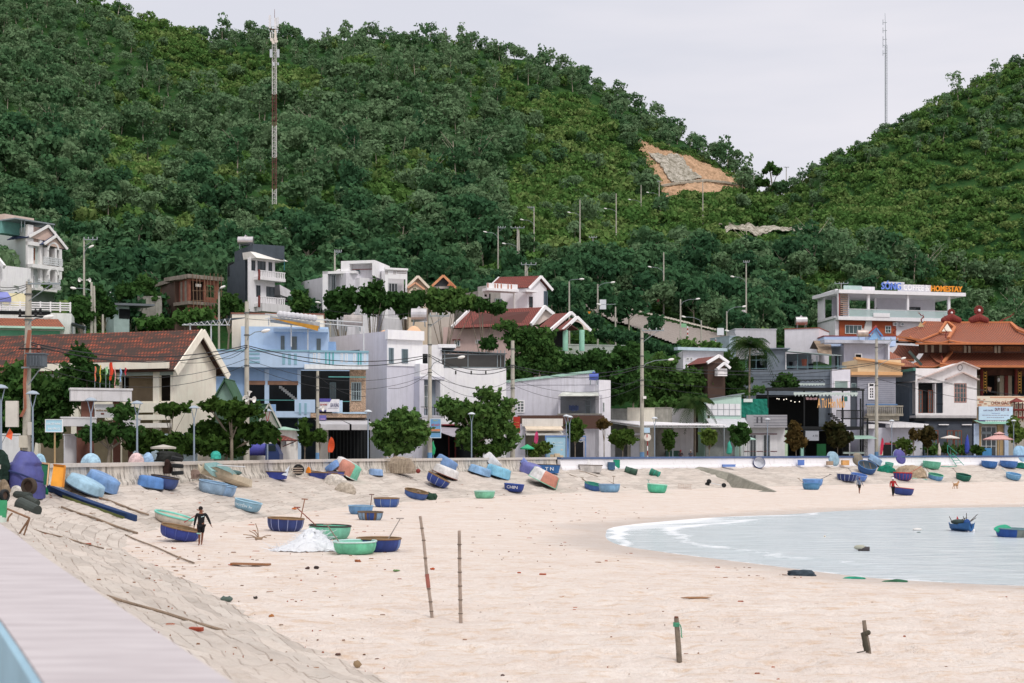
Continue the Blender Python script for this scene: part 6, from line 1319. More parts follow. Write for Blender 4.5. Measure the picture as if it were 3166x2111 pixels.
for y0,y1 in ((1246,1264),(1270,1288),(1298,1316),(1360,1378)):
 panel(t,f,3134,y0,3200,y1,mat('#d9cdb4',.8),-1.2,0,'niche_wall',3150)
 for x in (3137,3149,3163):win(t,f,x,y0+1,x+9,y1-1,mat('#e6dcc8'),mat('#8d8878',.7),(0,0),.02,2.2,'niche',zref=3150)
for y in (1264,1288,1316):panel(t,f,3126,y,3205,y+5,TR,-1.6,.5,'tier_edge',3150)
mb=MB();top=f.pt(3146,1229,-.5,3150);
for a,b_ in ((3130,3146),(3146,3164)):mb.add([f.pt(3130 if a==3130 else 3164,1242,.8,3150),top,f.pt(3146,1244,.8,3150),f.pt(3146,1244,-1.8,3150),f.pt(3130 if a==3130 else 3164,1242,-1.8,3150)],[(0,1,2),(2,1,3),(3,1,4),(4,1,0)])
mb.build('roof',TR,t)
for x in (3134,3147,3160):panel(t,f,x,1244,x+2,1300,TR,.0,.2,'post',3150)
panel(t,f,3134,1316,3200,1440,TR,-1,0,'base',3150)
#  black cafe with orange letters
f=Face((2370,186),(2690,187));c=f.xy(2540);t=thing('black_cafe','two storey open cafe of black steel frames with scalloped awning valances and stair','cafe',(c.x,c.y,STREET))
mb=MB()
for x,y0 in ((2374,1200),(2486,1205),(2605,1198),(2661,1232),(2668,1208)):f.rect(mb,x-1.8,y0,x+1.8,1450,-.12,.12,2540)
for x0,y0,x1,y1 in ((2370,1202,2672,1208),(2376,1318,2665,1328),(2600,1292,2684,1296),(2680,1292,2684,1345)):f.rect(mb,x0,y0,x1,y1,-.1,.14,2540)
for k in range(22):f.rect(mb,2586+k*3.6,1268,2587.2+k*3.6,1292,.0,.06,2540)
f.rect(mb,2586,1267,2664,1270,-.02,.1,2540);mb.build('frame',BLKM,t)
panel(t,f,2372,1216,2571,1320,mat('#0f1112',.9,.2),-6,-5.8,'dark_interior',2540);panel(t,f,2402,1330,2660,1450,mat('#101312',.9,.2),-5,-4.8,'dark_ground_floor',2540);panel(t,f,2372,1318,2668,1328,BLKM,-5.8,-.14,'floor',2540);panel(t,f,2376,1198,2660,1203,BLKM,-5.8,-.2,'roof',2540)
mb=MB();
for x in range(2452,2650,11):mb.add([f.pt(x,1219,.3,2540),f.pt(x+11,1219,.3,2540),f.pt(x+5.5,1226,.3,2540)],[(0,2,1)])
f.rect(mb,2452,1213,2650,1219,.26,.32,2540)
for x in range(2488,2566,9):mb.add([f.pt(x,1186,-2.5,2540),f.pt(x+9,1186,-2.5,2540),f.pt(x+4.5,1190,-2.5,2540)],[(0,2,1)])
f.rect(mb,2486,1182,2568,1186,-2.6,-2.5,2540);mb.build('valance',W_('#c9d6d2'),t)
mb=MB();
for k in range(12):mb.tube(f.pt(2480+k*7.5,1176-(k%2)*5,-3,2540),f.pt(2487.5+k*7.5,1176-((k+1)%2)*5,-3,2540),.04,.04,4)
mb.tube(f.pt(2374,1178,-3,2540),f.pt(2565,1170,-3,2540),.05,.05,4);mb.build('roof_truss',BLKM,t)
mb=MB()
for k in range(8):f.rect(mb,2566+k*7,1277+k*6,2576+k*7,1282+k*6,-.9,.0,2540)
mb.build('stair',BLKM,t)
mb=MB()
for x,y in ((2400,1233),(2406,1234),(2421,1236),(2429,1234),(2443,1240),(2455,1243),(2469,1242)):mb.ball(f.pt(x,y,.4,2540),.07,6,5)
e=mat('#fff4d8',.5);em=bpy.data.materials.new('lit_bulb');em.use_nodes= True ;em.node_tree.nodes['Principled BSDF'].inputs['Emission Color'].default_value=(1,.9,.7,1);em.node_tree.nodes['Principled BSDF'].inputs['Emission Strength'].default_value=1.2;mb.build('string_lights',em,t)
s=thing('cafe_letters','tall orange cafe name letters on the black frame, with small pink letters above them','sign',f.pt(2570,1262,.3,2540));ORL=mat('#f0b878',.6,.05)
lettering(s,f,'A Tư Hòn Nhỏ',2525,1229,2609,1261,ORL,.3,2540,.1);lettering(s,f,'hải sản tươi',2490,1227,2524,1236,mat('#d9b0b4'),.3,2540,.05)
s=thing('shop_sign','grey white board with dark writing half hidden behind the reddish almond tree','sign',f.pt(2515,1363,.1,2540));panel(s,f,2490,1332,2531,1362,mat('#a9adb6',.7,.05),.0,.1,'board',2540);lettering(s,f,'A TƯ',2512,1343,2528,1350,mat('#2a2c33'),.105,2540,.01)
s=thing('shop_sign','dark violet poster left of the almond trunk under the black cafe','sign',f.pt(2450,1364,.3,2540));panel(s,f,2434,1338,2468,1364,mat('#5f5a72',.7,.2),.2,.3,'board',2540);panel(s,f,2456,1342,2467,1358,mat('#b8604f',.7),.3,.32,'picture',2540)
panel(t,f,2428,1365,2436,1450,mat('#2a6a40',.8),-.4,.1,'green_door',2540);panel(t,f,2476,1362,2488,1440,mat('#9fcdbf',.8),-.4,.1,'pale_board',2540);panel(t,f,2532,1372,2560,1440,mat('#1d5a34',.8),-1.2,-.9,'green_wall',2540)
panel(t,f,2670,1324,2684,1440,mat('#b4b4b8',.8,.5,0,0,.3,8.),-.5,-.1,'patterned_pillar',2540);mb=MB();mb.quad(f.pt(2606,1346,.2,2540),f.pt(2690,1346,.2,2540),f.pt(2696,1356,2.2,2540),f.pt(2612,1358,2.2,2540));mb.quad(f.pt(2612,1358,2.2,2540),f.pt(2696,1356,2.2,2540),f.pt(2690,1346.6,.2,2540),f.pt(2606,1346.6,.2,2540));mb.build('awning',mat('#98b8aa',.7),t)
panel(t,f,2605,1397,2670,1403,mat('#cfe0d6'),.1,.4,'pale_ledge',2540)
#  homestay and upper right
t,fa,zt,zb=house('homestay','white modern house with an open glass railed terrace storey and orange brown window wall',[(2528,250),(2582,241),(2950,246)],982,depth=10,wall=W_('#e9e8ee',.1),bottom_py=1120)
pl,f=fa;HW=W_('#ecebf0',.1)
for x0,x1 in ((2594,2672),(2690,2768)):panel(t,f,x0,993,x1,1050,mat('#a8583a',.85,.08),.0,.25,'brown_wall',2720)
win(t,f,2610,1007,2662,1034,METW,GLG,(3,0),.3,2,zref=2720);win(t,f,2734,1007,2752,1030,METW,GLG,(1,1),.3,2,zref=2720)
mb=MB();wedge(mb,f,2663,2692,1040,1040,1040,0,.3);mb.v=[];mb.f=[];mb.mi=[];a=[f.pt(2663,1038,.5,2720),f.pt(2690,1038,.5,2720),f.pt(2692,990,.5,2720),f.pt(2675,990,.5,2720)];n=Vector((f.n.x,f.n.y,0))*.5;mb.hexa([a[0]-n,a[1]-n,a[1],a[0]],[a[3]-n,a[2]-n,a[2],a[3]]);mb.build('slanted_pier',W_('#d9d8d6'),t)
panel(t,f,2582,982,2942,993,HW,-.1,1.2,'floor_band',2720);panel(t,pl,2530,982,2584,990,HW,-.05,.2,'floor_band',2560)
panel(t,f,2582,901,2972,912,HW,-9,1.5,'roof_slab',2720);panel(t,pl,2528,901,2584,912,HW,-.4,.05,'roof_band',2560)
for x0,x1,o in ((2674,2681,1),(2796,2802,1),(2924,2931,.8),(2582,2588,1.1),(2740,2744,-4),(2648,2652,-6)):panel(t,f,x0,912,x1,982,HW,o-.4,o,'pillar',2720)
panel(t,pl,2528,910,2546,982,HW,-.3,.0,'corner_wall',2560);panel(t,pl,2546,912,2580,982,W_('#dddce4'),-2.6,-2.4,'inner_wall',2560);win(t,pl,2551,938,2564,982,BLKM,GL,(0,0),-2.35,2,'door',zref=2560)
panel(t,f,2745,912,2935,982,mat('#c3c3cc',.85,.06),-5,-4.8,'inner_wall',2720);panel(t,f,2612,912,2648,982,mat('#c3c3cc',.85,.06),-5,-4.8,'inner_wall',2720);win(t,f,2853,937,2888,982,BLKM,GL,(2,0),-4.7,2,'door',zref=2720);panel(t,f,2746,941,2752,968,DARK,-4.8,-4.75,'slot',2720)
mb=MB()
for k in range(11):f.rect(mb,2594,914+k*6,2616,917+k*6,.5,.6,2720)
mb.build('slatted_screen',mat('#a98d7e',.8),t);panel(t,f,2584,912,2588,982,mat('#8a4a48'),1.12,1.16,'trim',2720)
panel(t,f,2616,958,2924,960,METW,1.0,1.05,'handrail',2720);m,nt,b=newmat('railing_glass');b.inputs['Base Color'].default_value=(.6,.75,.75,1);b.inputs['Roughness'].default_value=.05;b.inputs['Alpha'].default_value=.45;panel(t,f,2616,960,2924,982,m,1.0,1.03,'glass_railing',2720);panel(t,f,2690,970,2740,982,HW,1.05,1.3,'white_panel',2720)
panel(t,f,2620,882,2676,901,mat('#a9c0bc',.7,.1),-1.5,-1.3,'rooftop_panel',2720);panel(t,f,2676,883,2720,896,W_('#dcdade'),-2,-1.8,'rooftop_board',2720)
for x in (2758,2780):mb=MB();f.rect(mb,x,996,x+12,1007,.0,.5,2720);o_=mb.build('air_conditioner',HW,t);mb=MB();mb.tube(f.pt(x+6,1001.5,.5,2720),f.pt(x+6,1001.5,.56,2720),.2,.2,10);mb.build('fan',GREYM,o_)
s=thing('rooftop_letters','large rooftop letters in blue, white and orange on the white modern house','sign',f.pt(2840,901,.6,2840))
lettering(s,f,'SÓNG',2719,872,2779,899,mat('#6f8ee0',.6),.6,2840,.25,'blue_letters');lettering(s,f,'COFFEE &',2786,882,2866,900,W_('#f4f4f8',0),.6,2840,.25,'white_letters');lettering(s,f,'HOMESTAY',2872,883,2968,901,mat('#f29a2e',.6),.6,2840,.25,'orange_letters')
mb=MB();f.rect(mb,2740,872,2802,878,-1,-.6,2840);f.rect(mb,2778,880,2880,901,-.3,-.15,2840);mb.build('backing_board',W_('#cfd0d8'),s)
t,fa,zt,zb=house('white_house','plain white walled house with a red brown roof line under the steel water tank',[(2426,214),(2532,212)],1018,depth=8,wall=W_('#e2e0e6',.2),parapet=.12,roofmat=mat('#9a5a48'),bottom_py=1120);tankthing(2477,1015,215,1.7,.62,'steel water tank on the white house below the open terrace',STEEL)
t,fa,zt,zb=house('blue_parapet_house','pale blue parapet with a small blue gable and a red edge below the open terrace',[(2548,208),(2770,208)],1040,depth=6,wall=mat('#b5c9e8',.8,.05),parapet=.15,roofmat=mat('#8a4040'),bottom_py=1070);f=fa[0]
mb=MB();beam(mb,f.pt(2682,1033,.5),f.pt(2707,1008,.5),.3,.25);mb.build('gable_edge',mat('#a34a4a'),t);mb=MB();beam(mb,f.pt(2684,1036,.5),f.pt(2706,1015,.5),.3,.2);beam(mb,f.pt(2706,1015,.5),f.pt(2726,1040,.5),.3,.2);mb.build('gable_frame',mat('#5f86b8'),t);mb=MB();mb.add([f.pt(2684,1050,.3),f.pt(2726,1050,.3),f.pt(2706,1017,.3)],[(0,1,2)]);mb.build('gable_wall',mat('#8fb8dc'),t)
tankthing(2667,1052,205,1.5,.5,'rusty white water tank left of the small blue gable',mat('#c2b4ae',.4,.3,0,.5))
for i,(x0,x1,y,D,m,lb) in enumerate(((2273,2400,1018,208,W_('#c3c2c8',.2),'grey tin walled shed half hidden by the windblown palm'),(2255,2276,1040,206,mat('#a9b9c4',.8),'narrow pale blue shed left of the windblown palm'))):
 t,fa,zt,zb=house('shed',lb,[(x0,D),(x1,D+.5)],y,depth=5,wall=m,parapet=.08,bottom_py=1110,cat='shed')
t=thing('thatched_shelter','small brown thatched roof between the grey terrace and the plain white wall','shelter',P(2540,1090,206));roofslab(t,(P(2515,1053,209),P(2568,1054,209),P(2572,1095,205),P(2530,1090,205)),mat('#93816f',.95,.3),.15);mb=MB();mb.add([P(2515,1053,206.5),P(2503,1078,206),P(2530,1080,206)],[(0,1,2)]);mb.build('gable',DARKW,t)
#  poles, lamps, cables
CP=mat('#b5b1a6',.9,.12,.3);LAMPW=mat('#eceae6',.5,.05);INS=mat('#8c4a38',.4,.1)
def utility_pole(px,ytop,D,label,r=.17,arm= None,lamp= None,base= None,group= None,blue= False,double= False,lean=0,tone= None,boxes=(),rings= True):
 X=(px-CX)/F*D;zb=gz(X,D) if base is None else base;zt=EX+(HY-ytop)/F*D;t=thing('utility_pole',label,'utility pole',(X,D,zb),group)
 b=Vector((X,D,zb-.3));tp=Vector((X+lean,D,zt));m=tone or CP
 mb=MB();mb.tube(b,tp,r,r*.66,10)
 if double:mb.tube(b+Vector((.45,.2,0)),tp+Vector((.2,.2,-.4)),r,r*.66,10)
 mb.build('post',m,t)
 if blue:mb=MB();mb.tube(b,(X,D,zb+1.45),r*1.04,r*1.03,10);mb.build('painted_base',mat('#6a97c4',.7),t)
 if arm:
  w_,side=arm;mb=MB();z=zt-.15;mb.box((X+lean+side*w_*.5,D-.15,z),(w_,.1,.1));mb.tube((X+lean+side*w_*.75,D-.15,z),(X+lean,D-.15,z-w_*.55),.03,.03,4)
  o=mb.build('crossarm',GREYM,t);mb=MB()
  n=4
  for i in range(n):xx=X+lean+side*w_*.5+(i/(n-1)-.5)*w_*.95;mb.lathe([(.03,0),(.075,.05),(.05,.12),(.075,.17),(.03,.26)],(xx,D-.15,z+.05),1,1,7)
  mb.build('insulator',mat('#9fa6a8',.3,.1),o)
 if lamp:
  dx,dy,l0=lamp;k=D/F;s=Vector((X+lean*.8,D-.1,EX+(HY-l0)/F*D));e=s+Vector((dx*k,-.4,dy*k))
  mb=MB();mb.path([s,s+Vector((dx*k*.12,-.1,dy*k*.55)),s+Vector((dx*k*.45,-.25,dy*k*.9)),e],.035,5);o=mb.build('lamp_arm',GREYM,t);mb=MB();mb.ball((0,0,0),.36,10,6,(1.0,.45,.38));mb.xform(Matrix.Translation(e)@Matrix.Rotation(-math.atan2(dy,dx)*.5 if dx>0 else .2,4,'Y'));mb.build('lamp_head',LAMPW,o,smooth= True)
 for dx,dz,w_,h,c_ in boxes:
  mb=MB();mb.box((X+dx,D-r-.16,zb+dz),(w_,.24,h));mb.build('meter_box',mat(c_,.6,.1),t)
 if rings:
  for q in (.62,.8,.93):
   mb=MB();z=zb+(zt-zb)*q;mb.lathe([(r*.95,0),(r*1.02,.04),(r*.9,.1)],(X+lean*q,D,z),1,1,10);mb.build('clamp_ring',mat('#5d5f5e',.7),t)
 return t,tp
POLES={}
def up(key,*a,**k):POLES[key]=utility_pole(*a,**k)[1]
up('A',80,870,88,'tall left street pole carrying the transformer, grey boxes and rust brown cables',.26,arm=(2.0,1),lamp=(70,28,1010),lean=.18,blue= True,boxes=((-.7,3.9,.75,1.6,'#d7d3ca'),(.0,2.2,.5,.75,'#cfc8b8'),(.42,3.0,.28,.8,'#c9c4bb'),(.5,1.2,.2,.4,'#c9c4bb')))
tA=[o for o in COL.objects if o.name.startswith('utility_pole')][-1]
mb=MB();pA=P(112,1130,87.6);mb.box((pA.x+.05,pA.y,pA.z+.3),(1.0,.8,.75));mb.box((pA.x+.05,pA.y,pA.z+.72),(1.15,.95,.08));
for k in range(5):mb.box((pA.x-.4+k*.2,pA.y-.45,pA.z+.28),(.05,.12,.62))
tr=thing('transformer','grey ribbed transformer box with a red insulator hung beside the tall left street pole','transformer',(pA.x,pA.y,pA.z));mb.build('tank',mat('#5f6870',.6),tr)
mb=MB();mb.lathe([(.06,0),(.14,.1),(.08,.2),(.14,.32),(.05,.5)],(pA.x+.15,pA.y,pA.z+.76),1,1,8);mb.build('bushing',INS,tr)
mb=MB();mb.box((pA.x-.2,pA.y,pA.z-.12),(1.4,.12,.1));mb.tube((pA.x+.3,pA.y,pA.z-.12),(pA.x-.5,pA.y,pA.z-1.2),.04,.04,5);mb.build('bracket',GREYM,tr)
for i,dx in enumerate((-.05,.08,.2)):
 mb=MB();p=[P(88+i*4,1020,87.6),P(78+i*4,1100,87.6),P(73+i*3,1190,87.6),P(76+i*2,1262,87.6),P(62+i*3,1288,87.6)];mb.path(p,.045,5);solo(mb,'power_cable',mat('#a56b56',.7),'rust brown cable running down the tall left street pole','cable',p[-1],'brown cables on the tall left street pole')
mb=MB();
for y in (978,1078):mb.path([P(57,y,87.5),P(135,y,87.5)],.05,5)
for x,y in ((62,965),(110,965),(125,962)):mb.lathe([(.05,0),(.1,.08),(.05,.2),(.1,.3),(.03,.45)],P(x,y+12,87.5),1,1,7)
solo(mb,'crossarm_rack',BLKM,'dark double crossarm with insulators on the upper part of the tall left pole','crossarm',P(80,1078,87.5))
up('B',763,932,108,'street pole in front of the blue house carrying a cluster of white loudspeakers',.22,lamp=(62,34,1058),blue= False)
up('C',982,1146,121,'shorter street pole with one loudspeaker before the tiled blue house corner',.17,blue= True)
up('D',1329,972,131,'street pole with a blue restaurant poster left of the thorny tree',.22,arm=(1.8,1),lamp=(98,40,1145),blue= True)
up('E',1585,1053,143,'street pole behind the red vertical sign, bare at its top',.26)
up('F',1985,1018,158,'tall street pole with insulators rising over the white restaurant canopy',.25,arm=(2.4,1),lamp=(88,28,1140),blue= True,boxes=((.25,7.5,.35,.3,'#e8e6e2'),))
up('G',2710,1048,186,'tall street pole in front of the slate side wall, with insulators and a white box',.26,arm=(2.8,1),lamp=(80,42,1150),blue= True,boxes=((.5,1.6,.4,1.2,'#d7dcc8'),))
HP=[(260,737,165,'grey hillside pole with crossarm above the turquoise shed',(1.6,1),(26,36,800),0),(283,872,140,'paired white poles between the terrace house and the brick house', None,(-52,8,900),1),(318,972,138,'short thick white pole right of the paired white poles', None, None,0),(677,902,158,'slim white lamp pole at the right corner of the unfinished brick house', None,(14,16,905),0),(1035,776,188,'slim pole beside the framed white top room',(.9,1),(12,8,845),0),(1021,948,150,'short white pole between the tree crowns behind the blue house', None,(-36,14,950),0),(1540,702,300,'hill pole farthest left in the line along the climbing road',(1.3,1),(-40,22,740),0),(1600,702,250,'double hill pole with a wide crossarm, second from left',(2.4,0),(-42,16,770),1),(1651,640,330,'hill pole standing right of the double hill pole',(1.2,-1),(-38,20,700),0),(1793,618,350,'small hill pole midway between the double pole and the orange bank', None,(-34,14,672),0),(1905,598,352,'hill pole left of the orange earth bank', None,(-34,14,660),0),(1982,572,340,'hill pole just left of the orange earth bank', None,(-36,14,632),0),(2038,560,352,'hill pole at the lower left tip of the orange earth bank',(1.0,0),(-36,14,610),0),(2173,556,385,'hill pole standing before the orange earth bank', None, None,0),(1833,732,262,'tall thin pole with a small red sign at the top of the climbing road',(1.4,0),(-42,24,800),0),(2052,780,250,'tall pole with lamp arm beside the middle of the climbing road', None,(-44,24,850),0),(2307,808,236,'tall pale pole left of the dark slope near the white plain house',(1.0,0),(-44,24,880),0),(1625,815,184,'double pole with wide crossarm in front of the white gabled house',(2.2,.4), None,1),(1848,878,205,'rusty lamp pole at the road bend with a meter box', None,(46,18,892),0),(1903,948,200,'short lamp pole on the lower road edge', None,(-52,-2,940),0),(2104,925,205,'lamp pole with arm to the right beside the climbing road', None,(52,20,945),0),(2168,990,198,'white lamp pole with arm to the left above the small white box house', None,(-56,20,1000),0),(2247,962,200,'lamp pole left of the windblown palm', None,(52,22,970),0),(2276,1040,196,'thin lamp post behind the windblown palm', None,(-30,22,1045),0),(1760,870,198,'slim green lamp post with a long horizontal arm left of the road', None,(38,4,868),0),(2601,874,238,'short pole with a wide crossarm behind the homestay roof',(2.4,0), None,0),(2331,535,400,'small crossarm pole on the saddle skyline left of the lone tree',(1.0,0), None,0),(2431,516,400,'small crossarm pole on the saddle skyline right of the lone tree',(1.4,0), None,0),(2500,514,396,'faint crossarm pole at the foot of the right hill skyline',(1.0,0), None,0)]
for px,y0,D,lb,arm,lamp,dbl in HP:
 D_=D;X=(px-CX)/F*D;zt=EX+(HY-y0)/F*D
 if zt-gz(X,D)>13.5 or zt-gz(X,D)<4:
  best= None
  for d in np.arange(150,430,2):
   h=(EX+(HY-y0)/F*d)-gz((px-CX)/F*d,d)
   if 6<h<11:best=d; break
  if best:D_=best
 zt=EX+(HY-y0)/F*D_;g_=gz((px-CX)/F*D_,D_)
 utility_pole(px,y0,D_,lb,.15 if not dbl else .19,arm=arm,lamp=lamp,double=bool(dbl),rings= False,base=g_)
def mast(px,yt,yb,D,w_,label,bands,solid= False):
 X=(px-CX)/F*D;zb=EX+(HY-yb)/F*D;g=gz(X,D);t=thing('lattice_mast',label,'radio mast',(X,D,min(zb,g)));zt=EX+(HY-yt)/F*D
 n=len(bands);RW=(mat('#d9d6d4',.6),mat('#6f4844',.7))
 for i in range(n):
  z0=zb+(zt-zb)*i/n;z1=zb+(zt-zb)*(i+1)/n
  if i==0:z0=min(zb,g)-1
  mb=MB();cs=[Vector((X+a*w_,D+b_*w_,0)) for a,b_ in ((-1,-.58),(1,-.58),(0,1.15))]
  for c in cs:mb.tube(c+Vector((0,0,z0)),c+Vector((0,0,z1)),w_*.17,w_*.17,5, False)
  k=max(2,int((z1-z0)/(w_*2.2)));
  for j in range(k):
   za,zc=z0+(z1-z0)*j/k,z0+(z1-z0)*(j+1)/k
   for q in range(3):a,b_=cs[q],cs[(q+1)%3];mb.tube(a+Vector((0,0,za)),b_+Vector((0,0,zc)),w_*.08,w_*.08,4, False);mb.tube(a+Vector((0,0,za)),b_+Vector((0,0,za)),w_*.08,w_*.08,4, False)
  mb.build('lattice_section',RW[bands[i]] if not solid else GREYM,t)
 return t,X,D,zt
dm=hitland(849,688);dM=dm.y if dm else 300
t,X,D,zt=mast(849,95,682,dM,.42,'tall red and white lattice mast with antennas on the left hillside',[0,1,0,1,0,0])
k=D/F
for dx,y0,y1,w_,c_ in ((-15,50,90,8,'#dedee2'),(2,58,92,9,'#dedee2'),(12,56,86,4,'#dedee2'),(-11,103,122,4,'#d9d6d4'),(3,96,120,5,'#e6dccf'),(-12,155,180,10,'#b9bfc6'),(10,155,180,9,'#b9bfc6'),(-3,194,206,7,'#c3c6cc'),(12,196,204,5,'#b9bfc6')):
 mb=MB();z0,z1=EX+(HY-y1)/F*D,EX+(HY-y0)/F*D;mb.box((X+(dx+w_/2-2)*k,D-.6,(z0+z1)/2),(w_*k*.8,.3,z1-z0));mb.build('panel_antenna',mat(c_,.6),t)
mb=MB();mb.tube((X,D,zt-.3),(X,D,EX+(HY-28)/F*D),.08,.04,5);mb.tube((X-.9,D,EX+(HY-90)/F*D),(X+.9,D,EX+(HY-90)/F*D),.08,.08,5);mb.build('top_rod',mat('#7a4f4a'),t)
for dx,y in ((-7,128),(4,124),(6,132),(-2,136)):mb=MB();c=Vector((X+dx*k,D-.7,EX+(HY-y)/F*D));mb.tube(c,c+Vector((.1,-.4,.05)),.32,.36,10);mb.build('dish_antenna',mat('#d8cfc6'),t)
t,X,D,zt=mast(2739,140,375,392,.30,'thin grey lattice mast rising above the right hill skyline',[0,0,0], True)
mb=MB();mb.tube((X,D,zt),(X-.25,D,EX+(HY-40)/F*D),.12,.04,5);mb.build('top_rod',GREYM,t);mb=MB()
for z in (70,95,122,140,165):c=Vector((X-.3,D,EX+(HY-z)/F*D));mb.tube(c-Vector((.5,0,0)),c+Vector((.6,0,.1)),.06,.06,4);mb.tube(c+Vector((-.5,0,-.6)),c+Vector((-.5,0,.9)),.07,.07,4)
mb.build('side_antenna',GREYM,t)
mb=MB();c=hitland(900,722);
if c:
 mb.box((c.x,c.y-1,c.z+.4),(2.2,2,1.0));solo(mb,'equipment_cabin',W_(),'small white cabin roof right of the foot of the lattice mast','cabin',c)
def promlamp(px,ytop,label,red= False,blue= False):
 s= None
 for D in np.arange(60,200,.5):
  dw,sd,_=polydist(np.array([(px-CX)/F*D]),np.array([D]),WL)
  if sd[0]>0 and dw[0]>1.3:s=D; break
 D=s;X=(px-CX)/F*D;t=thing('promenade_lamp',label,'street lamp',(X,D,STREET),'dome topped lamps along the promenade');zt=EX+(HY-ytop)/F*D
 mb=MB();mb.tube((X,D,STREET),(X,D,zt-.95),.065,.05,8);mb.build('post',mat('#8795a5',.5,.05),t)
 mb=MB();
 for s_ in (-1,1):mb.path([Vector((X,D,zt-1.0)),Vector((X+s_*.06,D,zt-.75)),Vector((X+s_*.2,D,zt-.15))],.028,5)
 mb.build('fork',mat('#a23c40') if red else mat('#8795a5',.5,.05),t)
 mb=MB();mb.lathe([(.01,0),(.20,-.05),(.34,-.16),(.36,-.2),(.28,-.2),(.01,-.15)],(X,D,zt),1,1,18);mb.build('lamp_shade',mat('#9ba8b5' if px<900 else '#c5ccd3',.4,.05),t,smooth= True)
LMP=[(3,1188,'cut off by the left picture edge'),(101,1207,'right of the tall left street pole'),(281,1228,'in front of the school gate slab'),(424,1238,'right of the school gate'),(600,1253,'beside the cream school gable'),(827,1263,'with a red fork above the blue tanker'),(1138,1266,'left of the round clipped tree'),(1458,1274,'in front of the thorny tree'),(1751,1281,'by the blue poster board'),(1761,1284,'just right of the one by the poster board'),(2024,1288,'before the restaurant canopy'),(2373,1292,'before the white panelled shop'),(2757,1297,'before the garage'),(3134,1297,'near the right edge by the pink umbrella')]
for px,y,w_ in LMP:promlamp(px,y,'dome topped promenade lamp '+w_,red=(px==827))
def cable(a,b_,sag,label,r=.022,group='overhead cables along the promenade street'):
 a=Vector(a);b_=Vector(b_);pts=[a.lerp(b_,i/14)-Vector((0,0,sag*4*(i/14)*(1-i/14))) for i in range(15)];mb=MB();mb.path(pts,r,4);solo(mb,'power_cable',mat('#33363a',.8),label,'cable',pts[7],group)
K=[k for k in 'ABCDEFG' if k!='C']
names={'A':'tall left pole','B':'loudspeaker pole','D':'blue poster pole','E':'bare topped pole','F':'canopy pole','G':'slate wall pole'}
pz={'A':1058,'B':1068,'D':1097,'E':1130,'F':1130,'G':1120}
def at_(k,py):tp=POLES[k]; return Vector((tp.x,tp.y-.25,EX+(HY-py)/F*tp.y))
for a,b_ in zip(K[:-1],K[1:]):
 lb='cable strung between the %s and the %s'%(names[a],names[b_])
 for i,dz in enumerate((0,5,42,60)):cable(at_(a,pz[a]+dz),at_(b_,pz[b_]+dz),.9+.25*i,lb,.035 if i<2 else .018,'cables between the %s and the %s'%(names[a],names[b_]))
for i,dz in enumerate((0,4,50)):cable(at_('G',pz['G']+dz),P(3230,1228+dz*.5,205),.8,'cable leaving the slate wall pole to the right',.03,'cables leaving the slate wall pole')
for i,(y0,y1) in enumerate(((900,868),(905,880),(912,925),(1060,1110))):cable(at_('A',y0-20 if i<3 else y0),P(-60,y1,84),.3,'cable leaving the tall left pole to the left',.02,'cables leaving the tall left pole')
for (p,q_,lb) in (((763,1075,107.5),(660,1100,116),'thin cable from the loudspeaker pole to the school gable'),((763,1075,107.5),(540,1118,112),'thin cable from the loudspeaker pole along the school eave'),((982,1160,120.7),(1130,1225,128),'thin cable from the short pole to the tiled corner'),((1329,1150,130.7),(1200,1200,138),'thin cable from the blue poster pole to the lavender house'),((1329,1160,130.7),(1585,1205,142.6),'thin lower cable before the thorny tree'),((1985,1165,157.6),(1890,1180,158),'thin cable from the canopy pole to the white end wall'),((2710,1180,185.6),(2640,1195,190),'thin cable from the slate wall pole to the cafe'),((1020,960,149.5),(1320,960,158),'dark cable behind the blue house roof'),((763,985,107.6),(1020,955,149),'rising cable from the loudspeaker pole to the short white pole')):
 cable(P(*p),P(*q_),.5,lb,.02, None)
def horn(p,d,s,label):
 d=Vector(d).normalized();t=thing('loudspeaker',label,'loudspeaker',p);mb=MB();mb.lathe([(.06,0),(.10,.18),(.17,.34),(.32,.5),(.33,.53),(.28,.5),(.05,.25)],(0,0,0),1,1,14);mb.xform(Matrix.Translation(p)@d.to_track_quat('Z','Y').to_matrix().to_4x4()@Matrix.Scale(s,4));mb.build('horn',LAMPW,t,smooth= True);mb=MB();mb.ball(p,.11*s,8,6);mb.build('driver',W_('#cfcdc8'),t)
horn(P(766,1232,107.6),(-.2,-1,-.05),.8,'round white loudspeaker facing the beach on the pole before the blue house');horn(P(773,1234,107.8),(1,-.5,-.1),.75,'white loudspeaker turned right on the pole before the blue house');horn(P(770,1222,107.8),(.1,.2,1),.6,'white loudspeaker pointing upwards on the pole before the blue house');horn(P(985,1263,120.5),(1,-.35,0),.8,'white loudspeaker on the short pole beside the violet shop board')
horn(P(254,866,164.5),(-.5,-1,0),.8,'left white loudspeaker on the grey hillside pole');horn(P(268,866,164.5),(1,-.3,0),.8,'right white loudspeaker on the grey hillside pole')
